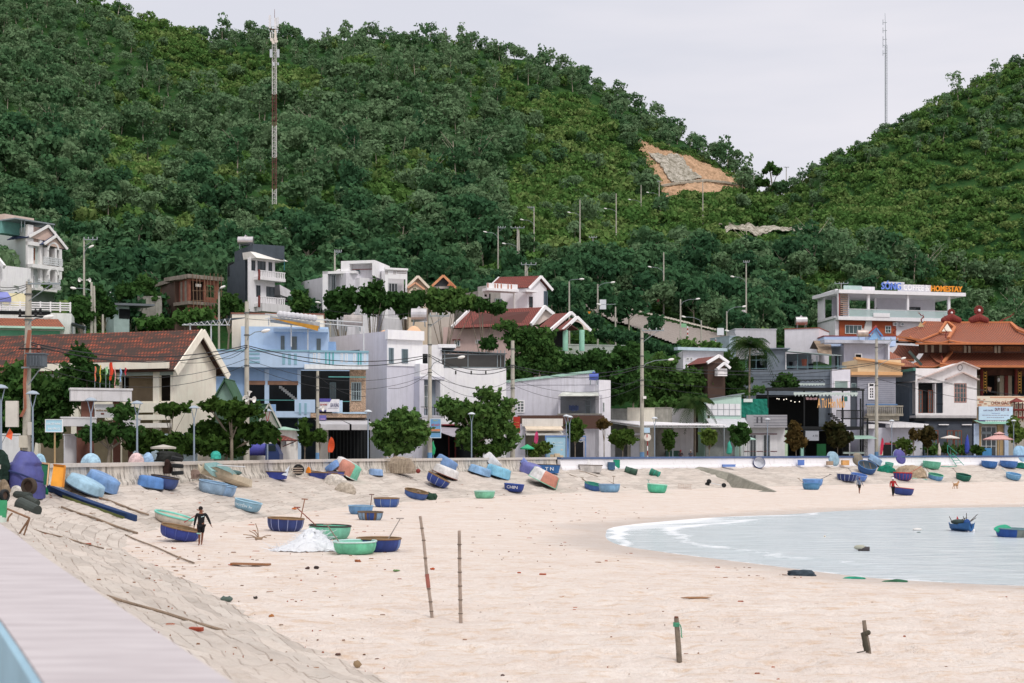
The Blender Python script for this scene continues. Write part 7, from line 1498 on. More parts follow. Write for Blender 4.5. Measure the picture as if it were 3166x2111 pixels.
def sign(px0,y0,px1,y1,D,colr,label,lines=(),post= None,frame= None,postc= None):
 f=Face((px0,D),(px1,D));t=thing('sign',label,'sign',f.pt((px0+px1)/2,y1));panel(t,f,px0,y0,px1,y1,mat(colr,.6,.05),0,.07,'board')
 if frame:
  mb=MB();
  for r in ((px0-2,y0-2,px1+2,y0),(px0-2,y1,px1+2,y1+2),(px0-2,y0,px0,y1),(px1,y0,px1+2,y1)):f.rect(mb,*r,-.02,.1)
  mb.build('frame',mat(frame,.6,.05),t)
 for s,x0,ya,x1,yb,c_ in lines:lettering(t,f,s,x0,ya,x1,yb,mat(c_,.6,.05),.075,(px0+px1)/2,.012)
 if post:
  x=(px0+px1)/2;mb=MB();p=f.xy(x,-.08);mb.tube((p.x,p.y,gz(p.x,p.y)-.1),(p.x,p.y,f.z(x,y1 if post==1 else y0)),.05,.05,7);mb.build('post',mat(postc or '#b9b4aa',.7),t)
 return t,f
sign(143,1298,193,1334,84,'#a9d3e6','pale blue notice board with white lettering on a post left of the gate',(('KHU ĐÊ THÁNG',146,1305,190,1313,'#f2f6fa'),('KHU DÂN CƯ',150,1320,187,1328,'#f2f6fa')),1,'#e9edf2','#b59a72')
t,f=sign(1331,1296,1362,1352,130.2,'#6d9fc9','blue restaurant poster with red lettering fixed to the street pole',(('QUÁN ĂN',1340,1298,1354,1302,'#c9cf5a'),('ĐỆ NHẤT',1334,1308,1360,1318,'#c94a4a')), None,'#c9d9e6')
panel(t,f,1332,1326,1361,1333,mat('#c98a6a'),.07,.085,'picture');panel(t,f,1334,1334,1361,1338,mat('#3f5a50'),.07,.086,'picture')
t,f=sign(1587,1288,1608,1338,142,'#b5342c','narrow red vertical sign with yellow lines of writing on the bare topped pole',(('VĂN HÓA',1590,1303,1605,1307,'#e0a860'),('KHU PHỐ',1589,1312,1605,1316,'#e0a860'),('NHƠN HẢI',1589,1320,1605,1324,'#e0a860'),('XANH SẠCH',1590,1328,1605,1332,'#e0a860')))
t,f=sign(1991,1322,2009,1338,157,'#b9d5ea','small pale blue plate on the tall pole before the restaurant canopy',())
mb=MB();f=Face((1990,157),(2012,157));c=f.pt(2002,1352);t=thing('road_sign','round white no entry style sign with a red bar on a red white post','road sign',(c.x,c.y,STREET));mb.tube(c+Vector((0,.05,0)),c+Vector((0,-.02,0)),.40,.40,20);mb.build('disc',W_('#e2dcd4'),t);panel(t,f,1999,1342,2002,1352,mat('#b8362f'),.04,.06,'red_bar')
for i in range(5):mb=MB();z0=STREET+(c.z-.4-STREET)*i/5;z1=STREET+(c.z-.4-STREET)*(i+1)/5;mb.tube((c.x,c.y,z0),(c.x,c.y,z1),.06,.06,7);mb.build('post_section',(mat('#9a2f2f'),W_())[i%2],t)
for x0,y0,x1,y1,D,cc,lb in ((1817,865,1832,887,262,'#c98a80','small faded red sign on the tall thin road pole'),(1854,926,1874,956,204,'#dfe3ea','small white poster beside the rusty road pole'),(2031,922,2038,937,248,'#a35a5a','tiny dark red sign on the pole beside the climbing road'),(2288,958,2305,983,235,'#dcd8da','small white poster on the tall pale pole'),(2106,1000,2122,1012,215,'#8fc49a','small green sign at the upper road edge'),(2217,1014,2238,1036,205,'#dfe3ea','pale poster among bushes at the right road end')):sign(x0,y0,x1,y1,D,cc,lb,(), None)
for x,y0,y1,D,lb in ((2126,1008,1048,212,'red and white striped marker post right of the road lamp'),(2117,1052,1075,205,'short striped post under an orange warning triangle'),(2213,1046,1068,206,'striped marker post near the right end of the road')):
 t=thing('marker_post',lb,'marker post',P(x,y1,D));n=6
 for i in range(n):mb=MB();mb.tube(P(x,y1+(y0-y1)*i/n,D),P(x,y1+(y0-y1)*(i+1)/n,D),.09,.09,7);mb.build('stripe',(mat('#b8453c'),W_())[i%2],t)
for x,y,D,lb in ((1822,968,215,'orange inverted warning triangle at the left end of the road'),(2116,1054,204.5,'orange inverted warning triangle below the road lamp')):
 mb=MB();a=[P(x-5,y-5,D),P(x+5,y-5,D),P(x,y+4,D)];o=Vector((0,.06,0));mb.add(a+[p+o for p in a],[(0,2,1),(3,4,5),(0,1,4,3),(1,2,5,4),(2,0,3,5)]);solo(mb,'warning_triangle',mat('#e08a2e'),lb,'road sign',P(x,y+4,D))
bz=STREET;D=109.5;X0,X1=(750-CX)/F*D,(823-CX)/F*D;t=thing('tanker_truck','small truck with a violet blue cylindrical water tank and dark cab behind the seawall','truck',((X0+X1)/2,D,bz));zc=EX+(HY-1388)/F*D;r_=.52
mb=MB();r_=(EX+(HY-1371)/F*D-(EX+(HY-1408)/F*D))/2;zc=EX+(HY-1389.5)/F*D;mb.tube((X0,D,zc),(X1,D,zc),r_,r_,20);
for k in range(7):x=X0+(X1-X0)*(k+.5)/7;mb.tube((x-.03,D,zc),(x+.03,D,zc),r_+.02,r_+.02,20)
mb.tube(((X0+X1)/2+.3,D,zc+r_-.05),((X0+X1)/2+.3,D,zc+r_+.1),.2,.2,10);mb.build('tank',mat('#5053a6',.45,.1),t)
X2=(870-CX)/F*D;mb=MB();w_=.85
prof=[(X1+.08,-1.0),(X2,-1.0),(X2,-.35),(X2-.35,.35),(X2-.5,.45),(X1+.08,.45)]
pts=[(x,D-w_,zc+z) for x,z in prof]+[(x,D+w_,zc+z) for x,z in prof];n=6;mb.add(pts,[tuple(range(n-1,-1,-1)),tuple(range(n,2*n))]+[(i,(i+1)%n,n+(i+1)%n,n+i) for i in range(n)]);mb.build('cab',mat('#2c3c68',.4,.1),t)
mb=MB();mb.box(((X1+X2)/2,D-w_-.01,zc+.1),((X2-X1)*.5,.03,.45));mb.build('side_window',GL,t)
for x in (X0+.4,X1-.2,X2-.5):
 mb=MB();mb.tube((x,D-.8,bz+.35),(x,D-.55,bz+.35),.35,.35,16);mb.build('wheel',BLKM,t)
mb=MB();mb.box(((X0+X2)/2,D,bz+.55),(X2-X0,1.2,.25));mb.build('chassis',BLKM,t)
def umbrella(px,ytop,ybase,D,rpx,col,label,closed= False,ry=18,two= False):
 X=(px-CX)/F*D;k=D/F;z=EX+(HY-ytop)/F*D;t=thing('parasol',label,'parasol',(X,D,STREET));mb=MB();mb.tube((X,D,STREET),(X,D,z),.04,.03,7);mb.build('pole',GREYM,t);mb=MB()
 if closed:
  h=(ybase-ytop)*k;mb.lathe([(.02,h),(rpx*k*.5,h*.8),(rpx*k*.9,h*.45),(rpx*k,h*.1),(rpx*k*.5,0),(.03,h*.02)],(X,D,z-h),1,1,12)
  mb.v=[(v[0]+.05*math.sin(v[2]*6),v[1],v[2]) for v in mb.v]
 else:
  r=rpx*k;h=ry*k;mb.lathe([(.02,0),(r*.45,-h*.45),(r,-h),(r*.98,-h-.12),(r*.44,-h*.45-.05),(.02,-.05)],(X,D,z-(.25 if two else 0)),1,.9,8)
  if two:mb.lathe([(.02,0),(r*.33,-.28),(r*.34,-.34),(.02,-.1)],(X,D,z),1,.9,8)
 mb.build('canopy',mat(col,.8,.08),t)
umbrella(3090,1334,0,196,52,'#d7aaa6','open dusty pink two tiered parasol in front of the pharmacy',ry=18,two= True);umbrella(2938,1345,0,192,30,'#d9d2cc','open white parasol in front of the slate ground floor',ry=8);umbrella(2991,1343,1402,192,8,'#3a4aa8','closed dark blue parasol left of the pharmacy', True);umbrella(2255,1362,1404,166,9,'#3fa08c','closed teal parasol left of the white panelled shop', True);umbrella(1340,1362,1407,132.5,6,'#2aa06a','closed green parasol behind the blue poster pole', True);umbrella(1630,1373,0,146,22,'#3fae80','small bright green awning parasol right of the thorny tree',ry=12);umbrella(2312,1349,0,175,26,'#a9cfc0','open pale green parasol before the white panelled shop',ry=8);umbrella(505,1374,0,93,40,'#b9b4ac','dull grey parasol between hedge and wall heap',ry=8)
umbrella(2904,1368,1408,190,5,'#cfc8c0','closed white parasol beside the hedge of the slate house', True)
for px,y0,y1,D,c_,lb in ((1655,1332,1373,147,'#d4487c','tall pink feather flag beside the cream awnings'),(2723,1352,1406,182,'#cf3a5a','tall pink red feather flag beside the slate wall pole'),(1020,1350,1398,119.5,'#d8542e','orange fiery feather flag before the shuttered shop')):
 X=(px-CX)/F*D;k=D/F;t=thing('feather_flag',lb,'flag',(X,D,STREET));mb=MB();mb.tube((X-.1,D,STREET),(X-.1+(y1-y0)*k*.1,D,EX+(HY-y0)/F*D),.025,.02,5);mb.build('pole',GREYM,t);mb=MB();z0,z1=EX+(HY-y1)/F*D,EX+(HY-y0)/F*D;n=8
 for i in range(n+1):q=i/n;w_=(.42 if px!=1020 else .55)*(math.sin(math.pi*min(1,.15+q*.85))**.6);xx=X+q*(y1-y0)*k*.1;mb.v+=[(xx-w_*.4,D-.05,z0+(z1-z0)*q),(xx+w_*.6,D+.08*math.sin(q*6),z0+(z1-z0)*q)]
 for i in range(n):mb.f.append([2*i,2*i+1,2*i+3,2*i+2]);mb.mi.append(0)
 mb.build('cloth',mat(c_,.8,.2),t)
mb=MB();a=[P(16,1348,82),P(30,1324,82),P(40,1338,82.2),P(36,1360,82)];mb.quad(*a);t=thing('flag','small orange flag on a leaning stick near the left picture edge','flag',P(3,1375,82));mb.build('cloth',mat('#e0653e'),t);mb=MB();mb.tube(P(3,1375,82),P(30,1322,82),.02,.02,5);mb.build('staff',GREYM,t)
mb=MB();c=P(1005,1393,119);
for i,(px,y,D,r,c_,lb) in enumerate(((1455,1374,145,9,'#c98a4a','orange box hung behind the lamp left of the thorny tree'),)):
 mb=MB();mb.box(P(px,y,D),(.7,.3,.45));solo(mb,'crate',mat(c_),lb,'crate')
#  planted trees and hedges, each outlined from the photograph at its own distance
ST=shaped_tree
ST('dark_tree','broad dark tree mass behind the transformer pole and school gate','tree',(90, None,104),[(60,1190,100,70),(30,1290,90,90),(150,1260,95,90),(225,1200,70,55),(255,1160,70,40),(330,1185,20,22),(150,1350,60,45)],11000,.24)
ST('leafy_tree','leafy tree rising over the left end of the school gate slab','tree',(262, None,103),[(280,1165,52,34),(230,1215,40,40),(245,1100,26,12),(310,1180,30,22)],3000,.22)
ST('leafy_shrub','green shrub hanging under the school gate slab','shrub',(330, None,95.5),[(335,1330,48,30),(380,1280,22,22),(290,1345,30,22),(395,1345,20,30)],2200,.2)
ST('almond_tree','layered almond tree with a flat spreading top beside the cream gable','tree',(533, None,98),[(533,1263,66,10),(535,1275,34,10)],900,.2,'olive',tr=.06,clumpr=(.25,.4))
ST('almond_tree','almond tree with a flat dark leaf layer left of the loudspeaker pole','tree',(716, None,100),[(700,1268,70,20),(760,1275,40,20),(650,1255,30,16),(718,1295,34,14)],2400,.24,'olive',clumpr=(.35,.6))
ST('hedge','clipped dark hedge along the promenade in front of the school','hedge',(520, None,97),[(440,1375,50,30),(500,1365,60,30),(580,1368,60,30),(540,1390,80,20),(640,1380,40,30)],6500,.2,'olive', False,clumpr=(.4,.6))
ST('broad_shrub','broad dark green shrub mass left of the blue tanker truck','shrub',(690, None,101),[(640,1345,55,32),(700,1350,70,38),(770,1340,60,34),(830,1345,45,34),(700,1390,60,24),(600,1385,40,18)],7500,.24,'olive',clumpr=(.4,.7))
for px,yt,yb,w_,lb in ((942,1300,1395,20,'narrow glossy shrub tree right of the white hut'),(848,1320,1390,16,'narrow glossy shrub tree left of the white hut'),(989,1330,1385,16,'small glossy shrub tree left of the orange feather flag')):ST('young_almond_tree',lb,'tree',(px, None,112),[(px,(yt+yb)/2-10,w_,(yb-yt)/2)],800,.22,'olive',tr=.05,clumpr=(.25,.4))
ST('round_tree','dense round crowned tree before the shuttered shop','tree',(1215, None,124),[(1240,1320,80,58),(1190,1345,50,45),(1285,1340,40,45),(1225,1385,60,18)],6500,.24,'near',tr=.2)
ST('thorny_tree','wild bushy tree with long sprouting branches before the white house','tree',(1470, None,139),[(1420,1275,80,40),(1500,1290,80,55),(1545,1350,60,55),(1460,1350,60,50),(1385,1250,30,12),(1500,1225,14,14),(1530,1228,10,16),(1570,1250,25,14),(1400,1265,40,20)],9500,.25,'near',tr=.2)
ST('grassy_shrub','feathery reddish green shrub at the foot of the thorny tree','shrub',(1500, None,138),[(1510,1395,55,16)],1200,.2,'olive', False)
ST('round_shrub','low round shrub left of the blue poster board','shrub',(1665, None,147),[(1668,1390,32,20),(1650,1400,20,12)],1500,.2,'olive', False)
ST('garden_tree','tall light green leafy tree in front of the pink house','tree',(1640, None,166),[(1570,1010,36,22),(1600,1045,50,45),(1670,1060,60,55),(1640,1110,80,55),(1600,1150,60,40),(1700,1130,50,50)],8500,.27,'near',tr=.2)
ST('round_shrub','small round tree crown in front of the pink house wall','tree',(1512, None,166),[(1512,1068,30,22)],1000,.25,'near')
ST('dark_tree','long dark tree mass between the pink house porch and the tall canopy pole','tree',(1830, None,168),[(1750,1125,70,50),(1850,1120,70,50),(1940,1100,60,50),(1700,1120,40,40),(1800,1190,90,60),(1920,1190,90,70),(1740,1180,60,50)],13000,.3,'near',tr=.2)
ST('dark_tree','dark tree mass right of the tall canopy pole under the small white house','tree',(2080, None,178),[(2020,1180,60,60),(2090,1200,70,60),(2160,1180,60,50),(2050,1130,40,40),(2150,1240,80,30),(2010,1240,60,30)],9500,.3,'near',tr=.2)
ST('shrub_tree','small light green shrub over the low cream walls','shrub',(2060, None,174),[(2065,1245,30,16),(2030,1255,20,10)],800,.25,'bush')
ST('dark_tree','dark tree left of the grey terrace house behind the palm','tree',(2280, None,192),[(2250,1140,50,50),(2285,1190,40,50),(2240,1200,50,40)],4500,.3,'near')
for px,ya,rx,ry,D,lb in ((900,925,0,0,0,''),):
 pass
ST('star_tree','small pointed star shaped tree right of the dark grey house','tree',(925, None,168),[(925,935,34,26),(920,912,14,14),(930,955,28,12)],1600,.28,'near')
for i,(px,e,lb) in enumerate(((1060,[(1040,925,40,30),(1085,920,45,35),(1060,955,45,25),(1030,975,25,14)],'dark tree below the framed white top room'),(1145,[(1140,915,45,35),(1180,930,40,35),(1150,955,40,22),(1160,885,16,14)],'dark tree below the line ornament parapet'),(1255,[(1250,935,50,36),(1290,925,30,26),(1240,960,40,18)],'dark tree before the cream gabled house'),(1365,[(1350,925,50,34),(1400,915,40,26),(1440,935,50,22),(1380,950,50,20)],'dark tree before the striped gable'),(1490,[(1470,945,50,16),(1540,952,40,12)],'low dark tree before the concrete house'))):
 ST('street_tree',lb,'tree',(px, None,166+i),e,3400,.28,'near',tr=.15)
ST('leafy_shrub','green bushes under the unfinished brick house','shrub',(590, None,152),[(570,985,50,20),(620,978,40,22),(520,1000,60,12),(450,1000,60,10),(640,1010,30,10)],2600,.28,'bush')
ST('garden_tree','dark garden tree right of the white slatted terrace','tree',(250, None,158),[(245,950,34,40),(270,980,30,26),(235,985,20,20)],2600,.28,'near')
ST('garden_tree','dark tree behind the paired white poles','tree',(320, None,160),[(315,940,30,40),(335,965,25,25),(305,900,18,18)],2200,.28,'near')
ST('garden_tree','broad dark tree crown left of the brick house','tree',(420, None,172),[(400,905,50,30),(450,890,45,34),(480,925,30,24)],3000,.3,'near')
ST('garden_tree','dark tree between the brick house and the dark grey house','tree',(700, None,166),[(705,930,24,20),(735,955,28,20),(690,960,16,22)],1800,.3,'near')
ST('leafy_shrub','low bushes along the bottom of the climbing road','shrub',(1960, None,192),[(1880,1035,50,24),(1950,1050,60,24),(2010,1070,60,26),(2080,1085,40,12),(1840,1000,30,30),(2025,1000,32,26)],4200,.3,'hill',clumpr=(.5,.9))
ST('leafy_shrub','grassy bushes above the small white box house','shrub',(2190, None,196),[(2130,1066,40,10),(2200,1070,40,8)],900,.25,'bush', False)
ST('leafy_shrub','dark bushes between the concrete house and the road bend','shrub',(1740, None,200),[(1740,930,40,30),(1780,985,40,34),(1730,900,30,24)],2800,.3,'hill')
for px,yb,cy,rx,ry,leaf,lb in ((1868,1400,1310,22,16,'rust','thin almond tree with sparse leaves left of the bushy almond trio'),(1925,1400,1355,40,28,'olive','bushy almond tree left of the tall canopy pole'),(1778,1400,1330,26,36,'olive','almond tree crown between poster board and bicycle sign'),(2070,1400,1362,17,34,'olive','narrow almond tree in front of the restaurant post'),(2192,1400,1352,26,27,'olive','almond tree before the corrugated fence'),(2288,1400,1345,30,38,'near','dark almond tree before the white panelled shop'),(2462,1405,1350,32,48,'rust','reddish almond tree before the green door wall'),(2590,1405,1345,46,46,'rust','large reddish almond tree before the black cafe'),(2868,1405,1350,28,32,'rust','reddish brown almond tree before the slate ground floor'),(2825,1405,1345,14,20,'rust','small sparse almond tree left of the reddish brown one'),(3142,1405,1335,24,46,'olive','almond tree at the right edge by the lamp'),(3018,1405,1390,20,16,'olive','low leafy plant beside the pharmacy door')):
 D=138 if px<1800 else None
 if D is None:
  for D in np.arange(120,220,.5):
   dw,sd,_=polydist(np.array([(px-CX)/F*D]),np.array([D]),WL)
   if sd[0]>0 and dw[0]>3.2: break
 else:D=148
 ST('young_almond_tree',lb,'tree',(px, None,D),[(px,cy,rx,ry)] if ry<40 else [(px-rx*.2,cy-ry*.4,rx*.7,ry*.55),(px+rx*.1,cy+ry*.25,rx,ry*.6)],int(rx*ry*1.15),.30,leaf,tr=.06,clumpr=(.28,.5))
ST('flower_bush','leafy flowering bush before the garage','shrub',(2800, None,188),[(2800,1375,30,20),(2815,1395,18,14)],700,.22,'olive')
ST('hedge','dark clipped hedge before the slate ground floor','hedge',(2920, None,193),[(2880,1392,26,14),(2930,1392,30,14),(2975,1392,16,16)],1500,.22,'near', False)
ST('roof_tree','rounded green tree on the roof terrace above the black cafe','tree',(2432,1205,190),[(2430,1175,34,24),(2405,1190,24,12),(2455,1190,18,14)],2200,.25,'near', False)
ST('roof_plants','low yellowish plants on the shed roof edge','plants',(2300,1222,184),[(2300,1215,16,8),(2330,1218,16,5),(2350,1205,22,12)],500,.22,'bush', False,clumpr=(.2,.35))
ST('lone_tree','lone airy tree standing against the sky in the saddle','tree',(2392, None,395),[(2380,515,16,12),(2362,530,14,9),(2400,530,14,14),(2360,565,26,12),(2430,572,16,9),(2395,585,20,8)],1600,.55,'near',tr=.35,clumpr=(.6,1.1))
palm('palm_tree','tall windblown palm right of the small white house',(2315,1200),(2318,1068),100,188,n=30)
palm('palm_tree','short bushy palm behind the restaurant canopy',(2148,1310),(2148,1245),84,171,n=34)
ST('flower_pots','potted plants on the balcony of the pale green walled house','plants',(145,893,183),[(145,885,18,8)],200,.2,'bush', False,clumpr=(.2,.35))
#  basket boats and beach things
def wallD(px,off=0.0):
 lo=55.0
 for D in np.arange(lo,215,.4):
  dw,sd,_=polydist(np.array([(px-CX)/F*D]),np.array([D]),WL)
  v=float(dw[0]*sd[0])
  if v>off: return float(D)
 return 200.
def paint(h,st=.45): return mat(h,.6,.2,st,0,.35,2.0,.88)
ROPE=mat('#8b6f52',.9,.3);WOVEN=mat('#8f7a5e',.95,.35);INNER=mat('#4b5158',.9,.3)
OARW=mat('#8a5a42',.8,.2)
def settle(mb_list,M,x,y,sink=.04,z0= None):
 """rest a set of local shapes on the ground after turning them with M; returns the final matrix"""
 vs=[M@Vector(v) for mb in mb_list for v in mb.v]
 if z0 is None:dz=max(gz(x+v.x,y+v.y)-v.z for v in sorted(vs,key= lambda v:v.z)[:40:8])
 else:dz=z0-min(v.z for v in vs)
 return Matrix.Translation((x,y,dz-sink))@M
def boat(cx,yb,w,label,hull='#4a63a8',rim='#8b6f52',inner= None,tilt=0,pitch=0,flip= False,asp=1.0,hr=.36,panels= None,text= None,oar= None,D= None,bands=0,squash=.0,cat='basket boat',name='basket_boat',group='round basket boats on the beach',z0= None,yaw=0,rimw=.035,bulge=.62,cap= None,straps= None,turn=0):
 if abs(tilt)>12 and z0 is None:hr=hr*.84
 p=hit(cx,yb) if D is None else P(cx,yb,D);k=p.y/F;Rr=w*k/2;H=2*Rr*hr;n=32
 prof=[(.02,0),(Rr*bulge,.0),(Rr*(bulge+.2),H*.10),(Rr*.93,H*.34),(Rr*.985,H*.68),(Rr,H)]
 hb=MB();cols=[paint(hull)]
 sect= None
 if panels:
  cols+=[paint(c) for _,_,c in panels]
  def sect(u,kk):
   for i,(a,b_,c) in enumerate(panels):
    if a<=u<b_: return i+1
   return 0
 hb.lathe(prof,(0,0,0),1,asp,n,sect)
 ib=MB();ib.lathe([(Rr*.975,H),(Rr*.95,H*.6),(Rr*.86,H*.28),(Rr*.6,H*.1),(.02,H*.08)],(0,0,0),1,asp,n)
 rb=MB();m=6;rr=rimw*(1 if Rr>.7 else .8)
 for i in range(n):
  a0=2*math.pi*i/n
  for j in range(m):b_=2*math.pi*j/m;rb.v.append(((Rr+rr*math.cos(b_))*math.cos(a0),(Rr+rr*math.cos(b_))*asp*math.sin(a0),H+rr*1.2*math.sin(b_)))
 for i in range(n):
  for j in range(m):rb.f.append([i*m+j,((i+1)%n)*m+j,((i+1)%n)*m+(j+1)%m,i*m+(j+1)%m]);rb.mi.append(0)
 gn=Vector((0,0,1))
 if z0 is None:gn=gnormal(p.x,p.y+Rr*.5)
 A=Matrix.Identity(4)
 if not flip and abs(tilt)+abs(pitch)<1:gn=Vector((0,0,1)).lerp(gn,.8).normalized()
 A=Vector((0,0,1)).rotation_difference(gn).to_matrix().to_4x4() if (tilt==0 and pitch==0) else Matrix.Identity(4)
 M=A@Matrix.Rotation(R(turn),4,'Z')@Matrix.Rotation(R(tilt),4,'Y')@Matrix.Rotation(R(pitch+(180 if flip else 0)),4,'X')@Matrix.Rotation(R(yaw),4,'Z')
 cx_,cy_=p.x,p.y+Rr*.5*asp
 if z0 is None:
  for _ in range(8):
   dw,sd,_a=polydist(np.array([cx_]),np.array([cy_]),WL);m_=float(-dw[0]*sd[0])
   if m_>Rr*max(asp,1)*.95+.1: break
   cx_+=.12;cy_-=.3
 Mf=settle([hb,rb],M,cx_,cy_,z0=z0,sink=.03)
 t=bpy.data.objects.new(name, None);COL.objects.link(t);t.matrix_world=Mf;ORG[t.name]=Vector((0,0,0));tag(t,label,cat,group)
 hb.build('hull',cols,t,world= False,smooth= True);ib.build('inside',mat(inner,.85,.2) if inner else (WOVEN if rim=='#8b6f52' else paint(hull)),t,world= False,smooth= True);rb.build('rim',mat(rim,.7,.2),t,world= False,smooth= True)
 if straps:
  for q in range(straps[0]):
   sb=MB();a=-math.pi*(q+.5)/straps[0];pts=[Vector((r*math.cos(a)*1.012,r*asp*math.sin(a)*1.012,z)) for r,z in prof[1:]];sb.path(pts,.02,4);sb.build('strap',mat(straps[1],.8),t,world= False)
 if bands:
  for q in range(2):
   sb=MB();b_=Rr*(-.35+.7*q);h_=H*.8;l=math.sqrt(Rr*Rr*.9-b_*b_);sb.tube((b_,-l*asp,h_),(b_,l*asp,h_),.035,.035,6);sb.build('thwart',ROPE,t,world= False)
 if text:
  s,u0,u1,c_=text;lb=MB();cu=bpy.data.curves.new('t','FONT');cu.body=s;cu.resolution_u=2;o=bpy.data.objects.new('t',cu);me=bpy.data.meshes.new_from_object(o);bpy.data.objects.remove(o)
  xs=[v.co.x for v in me.vertices];ys=[v.co.y for v in me.vertices];x0,x1,y0,y1=min(xs),max(xs),min(ys),max(ys);q=[]
  for v in me.vertices:
   a=R(u0+(u1-u0)*(v.co.x-x0)/(x1-x0));zz=H*(.42+.38*(v.co.y-y0)/(y1-y0));rr2=Rr*1.012;q.append((rr2*math.cos(a),rr2*asp*math.sin(a),zz))
  lb.add(q,[list(f_.vertices) for f_ in me.polygons]);bpy.data.meshes.remove(me);lb.build('lettering',mat(c_,.7),t,world= False)
 if oar:
  a,el,L,c_=oar;ob=MB();s=Vector((Rr*.8*math.cos(R(a)),Rr*.8*asp*math.sin(R(a)),H));d=Vector((math.cos(R(el)),.1,math.sin(R(el))));e=s+d*L;ob.tube(s-d*.5,e,.028,.025,6);ob.tube(e-Vector((.16,0,-.03)),e+Vector((.16,0,.03)),.03,.03,6);ob.build('oar',mat(c_,.8,.2),t,world= False)
 if cap:
  x,y,r,c_=cap;cb=MB();cb.ball((x*Rr,y*Rr,H*.9),r,12,8,(1,.9,.5));
  for i,v in enumerate(cb.v):n_=(float(vnoise(v[0]+3,v[1]+v[2],.12,2))-.5)*.12;cb.v[i]=(v[0]+n_,v[1]+n_,v[2]+n_)
  cb.build('net_pile',mat(c_,.95,.3),t,world= False)
 return t
B=boat
WG='weathered overturned boats near the seawall'
B(545,1675,122,'deep blue basket boat with a brown rope rim and upright oar, beside the walking man','#3a4a9c',tilt=13,oar=(20,95,.9,'#8a5a42'),straps=(5,'#5562a6'),bands=1)
B(525,1622,120,'shallow cream hulled boat with a turquoise rim behind the deep blue one','#d9cfc2','#7fd0c0','#cfc6ba',tilt=15,hr=.26,rimw=.05)
B(878,1643,112,'dark blue basket boat with brown rim and one oar, left of the white net heap','#34447f',tilt=3,oar=(10,82,1.0,'#9a6a50'),straps=(6,'#8f98c0'),bands=1)
B(1015,1667,130,'turquoise basket boat with a black rim partly behind the white net heap','#7fcdb2','#3c3434',tilt=2,hr=.32,oar=(160,140,1.2,'#8a4a3c'))
B(1168,1707,138,'dark blue basket boat with light blue end panel, behind the mint boat','#34488f',hr=.30,oar=(60,60,.9,'#a9a09a'),panels=((.0,.04,'#6d8fd0'),(.92,1.01,'#6d8fd0')))
B(1094,1715,134,'smooth mint green basket boat with a pale rim, nearest on the sand','#7ad6b0','#bcd9d6','#8fc9b6',hr=.30,oar=(170,125,.8,'#8f8178'))
B(1193,1568,80,'blue basket boat with brown rim standing alone above the striped one','#4a6ab0',hr=.36,straps=(4,'#9aa6b0'))
B(1113,1590,76,'light blue basket boat directly behind the striped one','#6fa0cf','#8fb3d0','#5f7f9a',oar=(10,85,.7,'#6a4a42'))
B(1143,1608,78,'basket boat striped pale blue and dark blue in front of the light blue one','#8fb0cf','#6a5a4c',panels=((.69,.80,'#2f4f96'),(.66,.69,'#7a5a3c'),(.80,.83,'#7a5a3c')),hr=.34,straps=(5,'#5d5348'))
B(758,1580,84,'pale blue plastic boat with faded white lettering on the slope','#93bed6','#9fc4d8','#7f9fae',tilt=13,hr=.42,text=('THUYỀN 3x',215,300,'#dfeaf0'),asp=1.1)
B(648,1527,88,'front one of two pale blue boats lying together on the slope','#a0bfdc','#8fb0cf','#8ca8bf',tilt=11,hr=.42,asp=1.2)
B(684,1533,74,'rear one of two pale blue boats lying together on the slope','#93b5da','#8fb0cf','#8ca8bf',tilt=11,hr=.45,asp=1.2)
B(1282,1541,74,'blue basket boat next to a dark green net heap','#4a68a6',hr=.32,cap=(.2,.1,.25,'#7a6a58'))
B(1498,1541,64,'small mint green basket boat far down the slope','#85cfae','#a9d4c6',hr=.36)
B(1588,1522,62,'navy blue basket boat with white capital letters','#2e4796','#3a55a0','#3a4a6a',tilt=5,hr=.38,text=('CHIN',225,290,'#e6e6ea'))
B(1345,1507,76,'blue basket boat tipped steeply on the slope','#39509e',tilt=28,hr=.42,straps=(5,'#a9b4c6'),bands=1)
B(1832,1517,56,'small blue basket boat with a green inside beside the pale one','#4670b0','#3f8f80','#3f8f80',hr=.36,oar=(160,150,.6,'#8a7a68'))
B(1885,1522,66,'pale blue basket boat right of the small green lined one','#84b0d4','#7f9fc0','#5f7f9a',hr=.38,oar=(60,85,.7,'#8a7a68'))
B(2032,1524,62,'mint green boat with a bluntly raised bow left of the wire cage','#5fcaa6','#9adfc8','#57b094',tilt=4,hr=.42,oar=(175,110,.35,'#5f8f86'))
B(2516,1503,62,'upper of two light blue basket boats with an oar to the right','#6f9fe0','#7fb0e8','#7fa6d0',hr=.36,oar=(0,25,1.2,'#4a4a52'))
B(2511,1514,54,'lower of two light blue basket boats with an oar to the left','#5a93c0','#4f86b0',hr=.36,oar=(180,140,.8,'#8a7a68'))
B(2621,1491,62,'dark blue basket boat with pale vertical stripes','#2c3f7c','#4a5a80',tilt=4,hr=.34,straps=(7,'#b9c4d8'))
B(2656,1487,50,'plain blue basket boat behind the pale striped one','#5f86d0','#7f9fd8',hr=.36,oar=(175,140,.8,'#6a6a72'))
B(2794,1488,56,'red rimmed basket boat with blue and red stripes before the net mound','#3a4a96','#b83a35','#6a2a2c',tilt=2,hr=.42,straps=(8,'#c0403a'),oar=(10,30,1.6,'#c0503c'),rimw=.06)
B(2796,1532,62,'navy basket boat with a brick red rim beside the person in red','#34498f','#b0564c','#4f5a88',tilt=6,hr=.36)
B(2894,1486,46,'light blue basket boat with a green rim right of the red striped one','#6fa6d6','#6fc4a0','#4a8f7c',hr=.38,oar=(175,135,.8,'#7a6a5a'))
